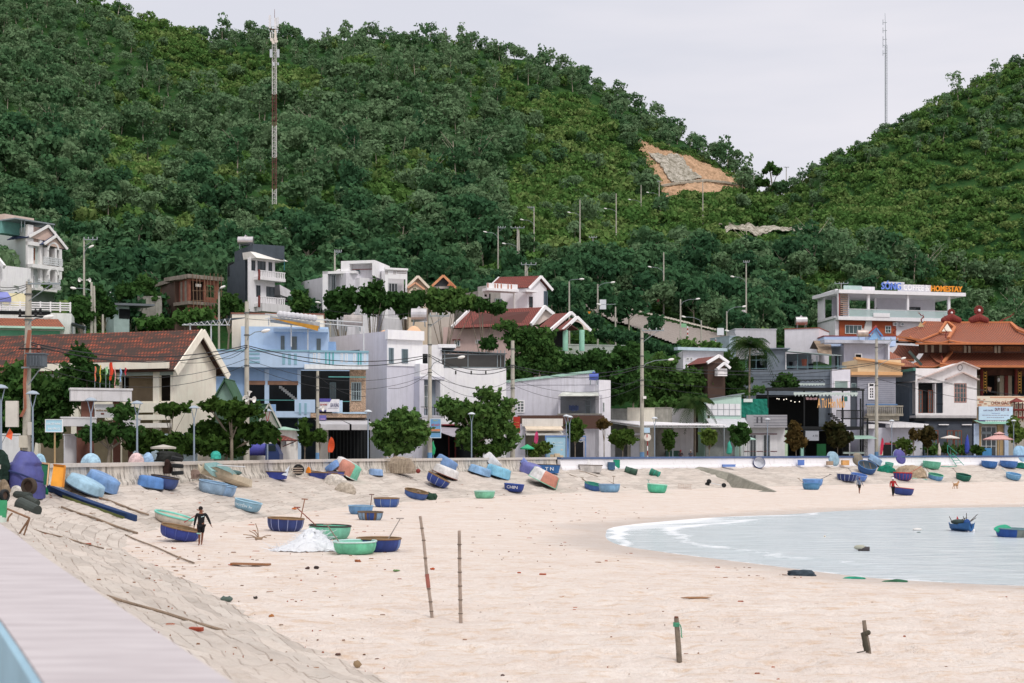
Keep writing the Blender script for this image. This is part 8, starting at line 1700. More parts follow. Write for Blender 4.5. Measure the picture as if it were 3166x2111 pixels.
B(2980,1487,46,'dark green basket boat between two light blue ones','#22695a','#2f7a66','#1f4f46',hr=.38,oar=(175,140,.9,'#5a4a42'))
B(3135,1484,46,'light blue basket boat near the right edge below the paired blue ones','#74acd8','#8fbadc',hr=.38,oar=(170,150,.9,'#9ac0c4'))
B(3046,1439,48,'left one of two matching blue basket boats against the white wall','#3f74ba','#4f86c8','#3a5a8a',tilt=5,hr=.42)
B(3107,1438,52,'right one of two matching blue basket boats against the white wall','#4a7cc4','#5f86c8','#33486a',tilt=4,hr=.38)
B(2868,1442,54,'mint green basket boat by the white wall left of the green ladder','#6fbfa2','#7fccb0','#4a8f7c',tilt=6,hr=.40)
B(2744,1439,26,'small turquoise basket boat tucked right of the tilted pale blue one','#63b8a6','#7fc8b8',hr=.6)
B(2680,1466,58,'blue basket boat tilted to show its woven inside, below the brown dish','#35619e','#4a78b0','#5f6f7c',tilt=10,pitch=28,hr=.42,bands=1)
for cx,yt,yb,w,hull,lb,tilt in ((2586,1383,1437,42,'#9dbfd2','large pale blue basket boat standing on edge against the blue topped wall',6),(2793,1380,1436,45,'#5b57a0','violet basket boat standing on edge against the white wall',14),(3172,1376,1434,52,'#9cc6e6','pale blue basket boat standing on edge at the right picture edge',-18),(2662,1410,1440,38,'#8f8676','brown grey woven basket boat leaning on the wall',35)):
 D=wallD(cx)-1.1;g=gz((cx-CX)/F*D,D);B(cx,yb,w*1.2,lb,hull,'#7a746a' if w==38 else '#8fa3b0', None,tilt=tilt,pitch=-102,hr=.26,D=D,z0=g,asp=1.0,turn=38)
for a in ((262,1526,122,'long pale blue overturned boat with a dark lower edge, right of the orange board','#a9cfe6',27,1.9,.30,'#3a4a5c'),(316,1496,108,'blue overturned boat tapering to the right, against the ribbed wall','#7fa6d8',27,1.7,.42,'#6a86ac'),(462,1488,82,'small blue overturned oval boat before the ribbed wall','#5f8fd0',10,1.5,.42,'#3a4a5c'),(1075,1480,90,'big overturned boat painted white, salmon and mint, leaning on the wall','#e2e0e0',30,1.7,.55,'#c9d6d0'),(1162,1463,46,'pale blue overturned boat by the wall left of the lobster pots','#8fb0dc',4,1.3,.42,'#6a7a94'),(1384,1483,84,'white overturned boat with a rusty brown lower edge','#eceaea',22,1.6,.36,'#7a4a40'),(1488,1472,74,'light blue overturned boat left of the brighter one','#93bde6',18,1.7,.36,'#7fa0c0'),(1546,1481,82,'bright light blue overturned boat in front of the white leaning one','#8ccbe8',18,1.7,.44,'#6a9ab8'),(1637,1454,70,'violet grey overturned boat under the leaning violet one','#7377b8',0,1.4,.40,'#5a5566'),(1694,1512,96,'overturned boat painted white and salmon with a mint edge on the slope','#eceaea',27,1.7,.46,'#86c9ae')):
 cx,yb,w,lb,col,tilt,asp,hr,rim=a
 pn= None
 if 'salmon and mint' in lb:pn=((.0,.13,'#7fd0b4'),(.13,.34,'#cf8f7c'),(.88,1.01,'#7fd0b4'))
 if 'mint edge' in lb:pn=((.0,.05,'#86c9ae'),(.05,.26,'#cf8f7c'),(.44,.56,'#86c9ae'),(.95,1.01,'#86c9ae'))
 B(cx,yb,w,lb,col,rim,'#4a4a48',tilt=tilt,flip= True,asp=asp*.62,hr=hr,panels=pn,group=WG,cat='boat',name='overturned_boat',bulge=.72)
for cx,yb,w,hull,lb,tilt in ((1388,1462,74,'#7d9fd0','faded blue overturned boat leaning high on the wall behind the white one',30),(1534,1442,66,'#e4e4e8','white overturned boat leaning steeply over the wall top',48),(1632,1430,46,'#7f8fd0','violet boat hull leaning over the wall top',50),(1018,1440,56,'#7ba2dc','sky blue boat hull leaning over the wall beside the tricolour one',-38),(2712,1437,50,'#93b4d8','pale blue overturned boat leaning towards the small turquoise one',32)):
 D=wallD(cx)-1.0;B(cx,yb,w,lb,hull,'#5a5a60','#4a4a48',tilt=tilt,flip= True,asp=.8,hr=.42,D=D,z0=gz((cx-CX)/F*D,D)-.02,group=WG,cat='boat',name='leaning_boat',bulge=.72)
B(490,1484,84,'dark blue basket boat with woven rim half behind the small blue overturned one','#42578f','#4a4038',tilt=10,hr=.42,D=hit(490,1484).y+1.0)
D=wallD(2346)-.9;B(2346,1441,36,'blue rimmed basket boat on edge filled with a white net, under the wall top','#3a4a8f','#34447c','#cfd2da',tilt=10,pitch=72,hr=.4,D=D,z0=gz((2346-CX)/F*D,D))
def hullthing(p0,p1,D0,D1,w_,h,m,label,name='rowing_boat',cat='boat',extra= None,z=0):
 a,b_=P(*p0,D0),P(*p1,D1);t=thing(name,label,cat,((a.x+b_.x)/2,(a.y+b_.y)/2,min(a.z,b_.z)-h));hullbox(t,a,b_,w_,h,m); return t,a,b_
ha,hb_=hit(152,1512),hit(415,1612);t,a,b_=hullthing((148,1502),(421,1598),ha.y,hb_.y,.8,.36,mat('#26406c',.6,.25,.4),'long narrow dark blue wooden canoe with a worn yellow band lying down the slope','canoe','canoe')
mb=MB();d=b_-a;s=Vector((d.y,-d.x,0)).normalized()*-.0
for i in range(2,9):p=a+d*(i/10);q=a+d*((i+1)/10);o=Vector((0,-.50,-.12));mb.quad(p+o,q+o,q+o+Vector((0,.06,-.16)),p+o+Vector((0,.06,-.16)))
mb.build('painted_band',mat('#6f7a4a',.8,.4),t)
h1,h2=hit(640,1470),hit(770,1506);h1 .y-=.9;h2 .y-=.9;t,a,b_=hullthing((620,1437),(772,1490),h1 .y+.6,h2 .y+.6,1.3,.55,mat('#d9cdb6',.5,.15,.4),'white and teal speedboat with cracked hull resting on a wheeled frame','speedboat','speedboat')
mb=MB();q=[P(632,1432,h1 .y+.4),P(668,1428,h1 .y+1.0),P(712,1446,h1 .y+.9),P(735,1468,h2 .y+.7),P(700,1474,h2 .y+.2),P(655,1455,h1 .y+.2)];mb.add(q+[v-Vector((0,0,.3)) for v in q],[(5,4,3,2,1,0)]+[(i,(i+1)%6,6+(i+1)%6,6+i) for i in range(6)]);mb.build('deck',mat('#8fb5b5',.5,.15),t)
mb=MB();mb.ball(P(715,1462,h2 .y+.3),.45,10,7,(1.6,.8,.45));mb.build('seat',mat('#4b6664',.7),t);mb=MB();mb.tube(P(672,1438,h1 .y+.3),P(758,1443,h1 .y+.6),.04,.04,6);mb.build('handle_bar',METW,t)
mb=MB();mb.tube(P(705,1495,h2 .y+.2),P(713,1500,h2 .y-.1),.42,.42,12);mb.build('wheel',BLKM,t)
def rectboat(x0,x1,y0,y1,D,colr,label,text= None,tilt=0,name='square_boat'):
 k=D/F;w_=(x1-x0)*k;h=(y1-y0)*k;c=P((x0+x1)/2,y1,D);c.z=min(c.z,gz(c.x,c.y)-.04);t=thing(name,label,'boat',c);mb=MB()
 b0=[(-w_*.42,-.4,0),(w_*.42,-.4,0),(w_*.42,.5,0),(-w_*.42,.5,0)];t0=[(-w_*.5,-.55,h),(w_*.5,-.55,h*.92),(w_*.5,.65,h*.92),(-w_*.5,.65,h)];mb.hexa(b0,t0);mb.build('hull',paint(colr),t,world= False)
 mb=MB();mb.tube((-w_*.5,-.55,h),(w_*.5,-.55,h*.92),.04,.04,6);mb.tube((-w_*.5,-.55,h),(-w_*.5,.65,h),.04,.04,6);mb.tube((w_*.5,-.55,h*.92),(w_*.5,.65,h*.92),.04,.04,6);mb.build('gunwale',mat('#6a5c52',.9),t,world= False)
 if text:textmesh(text,W_('#dfe6ee'),'lettering',t,(-w_*.17,-.52),(w_*.2,-.52),h*.3,h*.68,(0,-1),.03,world= False)
 return t
rectboat(1662,1732,1419,1447,wallD(1695)-1.6,'#3f76b4','square ended blue boat with two white letters against the wall','T N');rectboat(1015,1066,1440,1463,hit(1040,1463).y,'#5a63b0','violet blue square boat below the tricolour hull')
t=rectboat(1790,1862,1428,1452,wallD(1820)-1.6,'#d9d5d2','small white boat with a pointed cabin shape and blue cover against the white wall');mb=MB();mb.add([(-.5,-.3,.75),(.1,-.3,.75),(-.2,-.3,1.35),(-.5,.4,.75),(.1,.4,.75),(-.2,.4,1.2)],[(0,1,2),(5,4,3),(0,2,5,3),(1,4,5,2)]);mb.build('cabin_point',W_(),t,world= False)
D=wallD(850)-1.7;t=rectboat(815,888,1437,1462,D,'#3f4fa8','violet blue boat with white bow tips under the stained wall');mb=MB();
for s in (-1,1):mb.add([(s*.95,-.5,.6),(s*.55,-.58,.35),(s*.95,-.58,.25),(s*.99,.3,1.0)],[(0,1,2),(0,2,3),(0,3,1)])
mb.build('bow_tip',W_('#cfd6e2'),t,world= False)
D=hit(985,1464).y;t=rectboat(958,1010,1441,1462,D,'#4658ac','blue boat with poles laid across it beside the orange floats');mb=MB();mb.tube((-.7,-.6,.65),(2.2,-.7,.25),.03,.03,5);mb.tube((-1.0,-.62,.5),(1.6,-.7,.42),.03,.03,5);mb.build('pole',ROPE,t,world= False)
def heap(x0,x1,y0,y1,D,colr,label,name,cat,amp=.35,sc=.35,dep=.6,rough=.9,group= None,deform= True):
 k=D/F;w_=(x1-x0)*k/2;h=(y1-y0)*k;c=P((x0+x1)/2,y1,D);mb=MB();mb.lathe([(w_*.98,-.05),(w_,h*.12),(w_*.9,h*.45),(w_*.62,h*.8),(w_*.28,h*.97),(.01,h)],(0,0,0),1,dep,20)
 for r in range(2): pass
 vs=[]
 for v in mb.v:
  n1=float(vnoise(v[0]*3+x0,v[2]*3+v[1]*2,sc*3,3))-.5;n2=float(vnoise(v[0]*3+9,v[2]*3+v[1]*3,sc,4))-.5;f_=1+amp*(n1+.6*n2);vs.append((v[0]*f_,v[1]*f_,v[2]*(1+amp*n1*.5)))
 mb.v=vs;o=mb.build(name,mat(colr,rough,.3,0,0,.2,4.0), None);o.location=c; return tag(o,label,cat,group)
t=thing('net_heap','heap of fine white fishing net spread before the turquoise boat','fishing net',hit(945,1700));k=hit(945,1700).y/F;c=hit(950,1702);rs=np.random.RandomState(5);mb=MB()
NETM=mat('#dfe3ea',.9,.08);m,nt,b=newmat('white_net');b.inputs['Base Color'].default_value=(.74,.77,.81,1);b.inputs['Roughness'].default_value=.9;b.inputs['Alpha'].default_value=.9;WN=m
core=MB();prof= lambda u:55*math.exp(-((u-.55)/.28)**2)+10
gx,gy=46,14
for i in range(gx):
 for j in range(gy):
  u,v=i/(gx-1),j/(gy-1);x=(848+(1062-848)*u);hh=prof(u)*math.sin(math.pi*v)**.8*k+.02;edge=math.sin(math.pi*u)**.5;y=c.y-.5+2.4*(v-.3)*edge
  hh=hh*edge*(1+.16*(rs.rand()-.5));p=Vector(((x-CX)/F*c.y,y,0));core.v.append((p.x+rs.normal()*.03,p.y,gz(p.x,p.y)+hh+rs.rand()*.05))
for i in range(gx-1):
 for j in range(gy-1):core.f.append([i*gy+j,(i+1)*gy+j,(i+1)*gy+j+1,i*gy+j+1]);core.mi.append(0)
core.build('net_mass',WN,t,smooth= True)
for i in range(420):
 u=rs.rand();v=rs.rand();x=846+(1066-846)*u;hh=prof(u)*math.sin(math.pi*v)**.8*k*math.sin(math.pi*u)**.5;p=Vector(((x-CX)/F*c.y,c.y-.5+2.4*(v-.3),0));p.z=gz(p.x,p.y)+hh+.03
 q=p+Vector((rs.normal()*.25,-.05,rs.normal()*.10));mb.tube(p,q,.008,.008,3, False)
mb.build('loose_threads',NETM,t)
heap(1308,1354,1521,1546,hit(1330,1545).y,'#2f4a3c','dark green net heap leaning on a blue basket boat','net_heap','fishing net',.8)
D=wallD(1240)-1.4;heap(1180,1286,1408,1462,D,'#a39484','large pile of brown grey fish traps stacked against the wall','trap_pile','fish traps',.3,dep=.35)
mb=MB();rs=np.random.RandomState(9);k=D/F
tp=thing('fish_trap','thin stick frames of fish traps in front of the brown grey pile','fish trap',P(1233,1462,D-.9))
for i in range(46):x=1175+rs.rand()*112;y=1410+rs.rand()*20;mb.tube(P(x,y,D-.9+rs.rand()*.3),P(x+rs.normal()*4,1462,D-1.0),.018,.018,4)
for i in range(16):x=1178+rs.rand()*80;y=1412+rs.rand()*40;mb.tube(P(x,y,D-.95),P(x+26,y+rs.normal()*3,D-.95),.014,.014,4)
mb.build('sticks',mat('#b3a592',.9),tp);mb=MB();mb.ball(P(1293,1456,D-.8),.2,8,6);solo(mb,'float',mat('#8a3a34',.7),'dark red round float at the right foot of the trap pile','float',P(1293,1462,D-.8))
D=hit(1045,1522).y+1;heap(995,1075,1464,1500,D+2,'#cdc6bd','pale grey canvas bundle on the slope below the tricolour hull','canvas_bundle','canvas',.25,dep=.8);heap(1032,1102,1490,1526,D,'#b5aa9c','grey rope bound canvas roll lower on the slope','canvas_roll','canvas',.2,dep=.5)
D=60.;DL=hit(80,1530).y
t=thing('tarpaulin_heap','big violet blue tarpaulin wrapped over a heap with a truck wheel, near the left edge','tarpaulin',hit(80,1530));DT=DL+.5;k=DT/F;TAR=mat('#4e5290',.6,.18,0,0,.4,1.5)
mb=MB();rings=26;segs=30
for i in range(rings):
 u=i/(rings-1);zz=1-u;
 for j in range(segs):
  a=6.283*j/segs;r=math.sin(min(1.57,.18+u*1.9))**.7;fold=1+.07*math.sin(a*9+u*3)+.10*(float(vnoise(math.cos(a)*3+5,math.sin(a)*3+u*5,.8,3))-.5)*2
  x=80+math.cos(a)*56*r*fold*(1-.12*u)+(-6+12*u)+(8 if u<.3 else 0);y=1396+(1532-1396)*u**1.1+math.cos(a)*10*(u if math.cos(a)>0 else .4);mb.v.append((*(P(x,y,DT).xy+Vector((0,math.sin(a)*1.2*r))),P(x,y,DT).z))
for i in range(rings-1):
 for j in range(segs):mb.f.append([i*segs+j,i*segs+(j+1)%segs,(i+1)*segs+(j+1)%segs,(i+1)*segs+j]);mb.mi.append(0)
mb.build('tarpaulin',TAR,t,smooth= True);mb=MB();mb.path([P(28,1455,DT-1.1),P(70,1468,DT-1.3),P(110,1484,DT-1.2),P(133,1490,DT-.6)],.05,5);mb.build('tie_rope',mat('#2f3a66',.9),t)
def tyre(c,R_,w_,M,label,m= None,name='tyre'):
 mb=MB();prof=[(R_*.62,-w_*.35),(R_*.85,-w_*.5),(R_,-w_*.3),(R_,w_*.3),(R_*.85,w_*.5),(R_*.62,w_*.35)];mb.lathe(prof,(0,0,0),1,1,24);mb.lathe(prof[::-1][:1]+prof[:1],(0,0,0),1,1,24);mb.xform(Matrix.Translation(c)@M);t=thing(name,label,'tyre',c-Vector((0,0,R_)));mb.build('rubber',m or BLKM,t);h=MB();h.tube((0,0,-w_*.1),(0,0,w_*.1),R_*.6,R_*.6,18);h.xform(Matrix.Translation(c)@M);h.build('hub',mat('#4a3a32',.9,.3),t); return t
RX=Matrix.Rotation(R(90),4,'X');RZ= lambda a:Matrix.Rotation(R(a),4,'Z')
tyre(P(90,1503,DT-1.7),26*k,.3,RZ(-20)@RX,'worn brown black truck tyre under the violet blue tarpaulin',mat('#4a4038',.9,.2))
heap(30,76,1500,1528,hit(52,1528).y,'#d9d6d0','dirty white sack in front of the worn truck tyre','sack','sack',.15)
heap(126,152,1502,1526,hit(140,1526).y,'#1f7a52','bright green net bundle by the bow of the canoe','net_bundle','fishing net',.5)
heap(-30,34,1392,1480,DT-1.0,'#22362f','very dark green net pile at the left edge beside the tarpaulin','net_pile','fishing net',.4);heap(-10,30,1478,1520,DT-2.5,'#8f7f6c','tangle of tan rope and net under the dark green pile','rope_tangle','rope',.8)
for x0,y0,x1,y1,r,lb in ((60,1556,114,1582,.38,'dark grey plastic drum half under sand, lowest of the left ones'),(50,1530,92,1536,.26,'short black drum above the grey one'),(84,1538,116,1556,.2,'small dark bottle shaped float right of the short black drum')):
 h=hit((x0+x1)/2,(y0+y1)/2+6);mb=MB();k2=h.y/F;mb.tube(P(x0,y0,h.y),P(x1,y1,h.y-.5),r*.8,r*.8,14);o=solo(mb,'drum',mat('#3f4744',.7,.25),lb,'drum',h)
Dg=DT+.5
for x0,x1,y0,y1,c_,lb,fr in ((121,153,1430,1500,'#1f6a4c','tall dark green board with a pale wooden edge right of the tarpaulin','#d9b08a'),(160,202,1436,1506,'#e39a34','bright orange board leaning next to the green board','#b8742a')):
 t=thing('leaning_board',lb,'board',P((x0+x1)/2,y1,Dg));mb=MB();q=[P(x0+6,y0,Dg+.5),P(x1,y0+4,Dg+.5),P(x1-6,y1,Dg-.2),P(x0-4,y1-5,Dg-.2)];o=Vector((0,.12,0));mb.hexa([q[3],q[2],q[2]+o,q[3]+o],[q[0],q[1],q[1]+o,q[0]+o]);mb.build('panel',mat(c_,.7,.15),t);mb=MB();beam(mb,q[0]-o*.5,q[1]-o*.5,.06,.08);beam(mb,q[1]-o*.5,q[2]-o*.5,.06,.1);mb.build('edge_strip',mat(fr,.8),t)
hg=hit(12,1618);t=thing('barrel','tall green barrel fading to white at its base, cut by the left edge','barrel',hg);kg=38./F;mb=MB();mb.tube(P(-4,1610,38),P(0,1545,38),22*kg,22*kg,16);mb.build('body',mat('#3f9a6c',.6,.25),t);mb=MB();mb.tube(P(-4,1614,38),P(-3.5,1584,38),22.4*kg,22.4*kg,16);mb.build('lower_band',W_('#c9d6cc'),t)
tyre(P(14,1532,38),20*kg,.12,RZ(70)@RX,'thin dark tyre on edge over the green barrel')
t=thing('iron_frame','rusty bent iron frame standing on the stones at the left','frame',hit(60,1650));hd=hit(70,1655).y;mb=MB();mb.path([P(14,1612,hd),P(20,1572,hd),P(92,1602,hd),P(60,1650,hd)],.035,5);mb.path([P(92,1602,hd),P(74,1655,hd)],.03,5);mb.path([P(38,1586,hd),P(26,1600,hd),P(24,1612,hd)],.03,5);mb.build('bar',mat('#8f6f58',.9,.3),t)
for x0,x1,y0,y1,c_,lb in ((104,142,1402,1424,'#a3cbe8','pale blue domed boat behind the wall right of the tarpaulin'),(250,312,1401,1424,'#a9cbe8','pale blue and white domed boat behind the wall under the gate'),(397,446,1399,1424,'#dcc0c0','pale pink domed boat behind the wall'),(440,476,1398,1422,'#9fbfe8','light blue domed boat right of the pink one')):
 D=wallD((x0+x1)/2)+1.6;heap(x0,x1,y0,y1+8,D,c_,lb,'domed_boat','boat',.05,dep=.8,rough=.6)
D=wallD(510)-.5;heap(468,556,1396,1424,D+.6,'#2a2c2a','black net heap lying over the wall top','net_heap','fishing net',.7);heap(500,535,1420,1462,D-.2,'#3a2a26','dark red and black net hanging down the wall','hanging_net','fishing net',.5,dep=.4)
for i,(x,y) in enumerate(((548,1418),(549,1440),(549,1462))):tyre(P(x,y,D-.5),.36,.24,Matrix.Rotation(R(12-8*i),4,'Y'),('top','middle','bottom')[i]+' tyre of the stack of black tyres beside the wall')
heap(650,686,1391,1416,wallD(668)+.3,'#3fa99a','turquoise net ball sitting on the wall','net_bundle','fishing net',.5)
D=wallD(915)-1.4;tyre(P(923,1452,D),.42,.2,RX,'black tyre leaning on the wall right of the white tipped boat')
t=thing('crate','wooden slatted crate before the leaning black tyre','crate',P(920,1464,D-1));mb=MB()
for y in (1446,1453,1460):mb.quad(P(903,y,D-.9),P(936,y,D-.9),P(936,y+3,D-.9),P(903,y+3,D-.9));mb.quad(P(903,y+3,D-.88),P(936,y+3,D-.88),P(936,y,D-.88),P(903,y,D-.88))
mb.build('slats',mat('#b5a698',.9),t)
heap(946,962,1442,1460,hit(954,1462).y,'#d9832e','orange floats piled at the left end of the pole laden boat','float_pile','floats',.3)
heap(585,618,1448,1478,hit(600,1476).y,'#8f7a70','jumble of white and red rubbish before the wall left of the speedboat','rubbish_heap','rubbish',.9)
def boxthing(x0,x1,y0,y1,D,c_,label,name='crate',dep=.5,rz=12):
 k=D/F;c=P((x0+x1)/2,(y0+y1)/2,D);t=thing(name,label,name.replace('_',' '),(c.x,c.y,c.z-(y1-y0)*k/2));mb=MB();mb.box(c,((x1-x0)*k,dep,(y1-y0)*k),R(rz));mb.build('box',mat(c_,.7,.12),t);mb=MB();mb.box(c+Vector((0,0,(y1-y0)*k/2+.03)),((x1-x0)*k*1.05,dep*1.05,.06),R(rz));mb.build('lid',mat(c_,.6,.1),t); return t
D=hit(1900,1452).y;boxthing(1880,1900,1430,1452,D,'#3f5f7c','dark slate blue crate standing left of the green one');boxthing(1891,1915,1423,1446,D+1.4,'#1f8f72','bright green crate behind the slate blue one');boxthing(2467,2486,1423,1438,hit(2476,1440).y,'#5f80c8','small blue box against the white wall',rz=-4);boxthing(2602,2624,1424,1438,hit(2612,1440).y,'#d9a468','orange tan crate right of the pale blue upright boat');boxthing(2556,2574,1427,1438,hit(2566,1440).y,'#a8917c','small brown crate left of the pale blue upright boat');boxthing(2234,2273,1437,1443,hit(2254,1444).y,'#6f8fd0','long low blue foam block under the white wall','foam_block',.4,3)
for x0,y0,x1,y1,c_,lb in ((1934,1451,1968,1461,'#3f5f50','dark green drum lying on the slope left of its twin'),(2012,1457,2038,1468,'#3a7a66','green drum with a turquoise edge lying on the slope')):
 h=hit((x0+x1)/2,(y0+y1)/2+8);t=thing('drum',lb,'drum',h);mb=MB();a,b_=P(x0,y0,h.y),P(x1,y1,h.y-.3);mb.tube(a,b_,.34,.34,16);mb.build('body',mat(c_,.7,.25),t);mb=MB()
 for u in (.02,.5,.98):p=a.lerp(b_,u);d=(b_-a).normalized()*.04;mb.tube(p-d,p+d,.365,.365,16)
 mb.build('hoop',mat('#2f9a86' if 'turquoise' in lb else '#2f4a40',.7),t)
t=thing('wheel_axle','boat trolley axle with two pairs of black wheels in the ramp gap','trolley',hit(2212,1508));hy=hit(2212,1506).y;mb=MB();mb.tube(P(2185,1490,hy),P(2240,1502,hy),.05,.05,6);mb.build('axle',METW,t)
for x,y in ((2192,1488),(2187,1497),(2238,1500)):mb=MB();c=P(x,y,hy);mb.tube(c-Vector((.0,.12,0)),c+Vector((.0,.12,0)),.24,.24,14);mb.build('wheel',BLKM,t)
t=thing('wire_cage','thin rusty wire cage lying on the sand right of the mint boat','cage',hit(2115,1514));hy=hit(2115,1513).y;mb=MB()
for i in range(8):x=2097+i*5.5;mb.tube(P(x,1495+i*.5,hy),P(x,1509+i*.6,hy),.012,.012,3)
for y in (1495,1500,1505,1510):mb.tube(P(2096,y,hy),P(2140,y+3,hy),.012,.012,3)
mb.build('wires',mat('#a98a76',.9),t)
t=thing('ramp_wall','stained grey concrete side wall of the boat ramp sloping down to the sand','wall',hit(2290,1515));hA,hB=wallD(2160)-.4,hit(2375,1520).y;mb=MB()
q=[P(2165,1443,hA),P(2380,1519,hB),P(2250,1512,hB+.2),P(2170,1490,hA-4)];mb.add([P(2108,1443,hA+.1),P(2165,1443,hA),P(2250,1462,hA-2.2),P(2392,1519,hB),P(2330,1520,hB-.2),P(2240,1507,hA-4.2),P(2165,1480,hA-2.4)],[(6,5,4,3,2,1,0)]);
mb.v=[(v[0],v[1]-.5,v[2]) for v in mb.v];n0=len(mb.v);mb.v+=[(v[0]+.5,v[1]+1.5,v[2]-.02) for v in mb.v[:7]];
for i in range(7):mb.f.append([i,(i+1)%7,7+(i+1)%7,7+i]);mb.mi.append(0)
mb.build('concrete_face',mat('#8f8d82',.9,.2,.6),t);mb=MB();mb.quad(P(2125,1467,hA-1.2),P(2168,1467,hA-1.2),P(2168,1479,hA-2.2),P(2150,1477,hA-2.0));mb.v=[(v[0],v[1]-.7,v[2]) for v in mb.v];mb.build('drain_opening',DARKW,t)
for k_,(p0,p1,o) in enumerate((((1790,1452),(1935,1510),0),((1750,1462),(1850,1505),0),((250,1520),(460,1595),0),((190,1570),(425,1652),0),((100,1640),(320,1700),1),((330,1850),(700,1960),1),((385,1655),(600,1745),0))):
 mb=MB();pts=[]
 for i in range(9):u=i/8;h=hit(p0[0]+(p1[0]-p0[0])*u,p0[1]+(p1[1]-p0[1])*u+math.sin(i*1.3)*1.2);pts.append(h+Vector((0,0,.05)))
 mb.path(pts,.055 if k_ in (3,2) else .03,6);solo(mb,'timber_rail',mat('#8f7d6c',.9,.3),('long half buried timber rail on the slope below the white wall','shorter timber rail left of the long one below the white wall','timber rail above the canoe','thick grey timber rail below the canoe','thin pole on the stones left','long pole lying on the near stones','pole lying below the cream hulled boat')[k_],'timber',pts[4])
heap(2760,2865,1438,1478,hit(2830,1478).y+1,'#a8957f','brown net mound spread behind the red striped boat','net_mound','fishing net',.4,dep=.6);heap(2710,2766,1437,1460,hit(2740,1459).y,'#1f7a64','green net spread below the small turquoise boat','net_heap','fishing net',.4);heap(3132,3176,1430,1446,hit(3155,1446).y,'#1f6a5c','green net at the right edge under the upright boat','net_heap','fishing net',.4)
t=thing('ladder','turquoise ladder leaning on the white wall','ladder',hit(2960,1440));hy=hit(2960,1440).y;wy=wallD(2935)-.3;mb=MB()
L=[(P(2930,1398,wy),P(2958,1440,hy)),(P(2945,1400,wy),P(2980,1438,hy))]
for a,b_ in L:mb.tube(a,b_,.045,.045,6)
for i in range(1,5):mb.tube(L[0][0].lerp(L[0][1],i/5),L[1][0].lerp(L[1][1],i/5),.035,.035,5)
mb.tube(P(2930,1376,wy+.3),P(2930,1400,wy+.3),.04,.04,5);mb.tube(P(2930,1376,wy+.3),P(2960,1402,wy+.1),.03,.03,5);mb.build('frame',mat('#3fa08c',.6),t)
for x0,x1,y,yy_,c_,lb in ((2812,2868,1436,1442,'#8fc9bc','pale turquoise plank on the sand left of the mint boat'),(2910,2956,1435,1440,'#4fb09c','turquoise oar lying at the foot of the ladder'),(2820,2866,1479,1484,'#7fcdbf','turquoise plank right of the red striped boat'),(716,834,1746,1749,'#9a7052','long weathered board lying flat on the sand')):
 a,b_=hit(x0,y),hit(x1,yy_);mb=MB();beam(mb,a+Vector((0,0,.05)),b_+Vector((0,0,.05)),.22,.07);solo(mb,'plank',mat(c_,.8,.15),lb,'plank',a)
def stake(pts,r0,r1,label,name,m,nodes=0,parts=()):
 b_=hit(*pts[-1]);t=thing(name,label,name.replace('_',' '),b_);q=[P(x,y,b_.y) for x,y in pts];q[-1]=q[-1]-Vector((0,0,.1));mb=MB();n=len(q)
 for i in range(n-1):ra=r0+(r1-r0)*i/(n-1);rb=r0+(r1-r0)*(i+1)/(n-1);mb.tube(q[i],q[i+1],ra,rb,10)
 mb.build('shaft',m,t)
 if nodes:
  mb=MB()
  for i in range(1,nodes):u=i/nodes*(n-1);j=int(u);p=q[j].lerp(q[min(j+1,n-1)],u-j);mb.tube(p-Vector((0,0,.012)),p+Vector((0,0,.012)),r1*1.18,r1*1.18,10)
  mb.build('node_ring',mat('#6f6258',.9),t)
 return t,q,b_
BAM=mat('#a8988c',.8,.25,0,0,.3,5.0);DRW=mat('#7f7468',.9,.3,0,0,.2,6.0)
t,q,b_=stake([(1299,1595),(1310,1670),(1320,1780),(1331,1860),(1337,1907)],.038,.045,'leaning bamboo pole with a reddish band, left of the two','bamboo_pole',BAM,8);mb=MB();mb.tube(q[2]-Vector((0,.01,-.05)),q[2].lerp(q[3],.45)-Vector((0,.01,0)),.052,.054,8);mb.build('red_wrap',mat('#a3665c',.9,.3),t)
stake([(1420,1640),(1421,1740),(1423,1840),(1425,1926)],.04,.048,'upright bamboo pole, right of the two','bamboo_pole',BAM,7)
t,q,b_=stake([(2091,1910),(2094,1950),(2098,2000),(2101,2043)],.05,.06,'upright driftwood stake with a green rope at its top, middle of the near sand','wooden_stake',DRW);kk=b_.y/F
mb=MB();mb.path([q[0]+Vector((-.05,-.05,-.10)),q[0]+Vector((.07,-.07,-.13)),q[0]+Vector((.09,-.06,-.2)),q[0]+Vector((.10,-.05,-.38)),q[0]+Vector((.12,-.04,-.40))],.012,5)
for j in range(3):mb.lathe([(.062,0),(.07,.015),(.062,.03)],q[0]+Vector((0,0,-.12-.03*j)),1,1,10)
mb.build('rope',mat('#4f9a7c',.9),t);mb=MB();mb.tube(q[0]+Vector((0,0,-.01)),q[0]+Vector((0,0,.03)),.045,.04,8);mb.build('rusty_top',mat('#6a3f30',.9),t)
t,q,b_=stake([(2671,1918),(2676,1958),(2682,1990),(2687,2018)],.04,.06,'short leaning stake with a dark tied knot, right of the near sand','wooden_stake',DRW);mb=MB();c=q[1]
for a in (-.05,0,.05):mb.ball(c+Vector((a,-.03,a*.4)),.055,8,6)
mb.tube(q[1]+Vector((-.06,-.03,.02)),b_+Vector((-.06,-.05,.05)),.05,.06,8);mb.path([c+Vector((-.08,-.04,0)),b_+Vector((-.14,-.06,.15)),b_+Vector((-.10,-.08,.05)),b_+Vector((-.28,-.1,.02))],.012,5);mb.build('tied_knot',mat('#4a463c',.9,.3),t)
t=thing('driftwood_branch','bare forked driftwood branch standing on the sand right of the walking man','branch',hit(800,1668));hb2=hit(800,1668);mb=MB();c=hb2+Vector((0,0,.05))
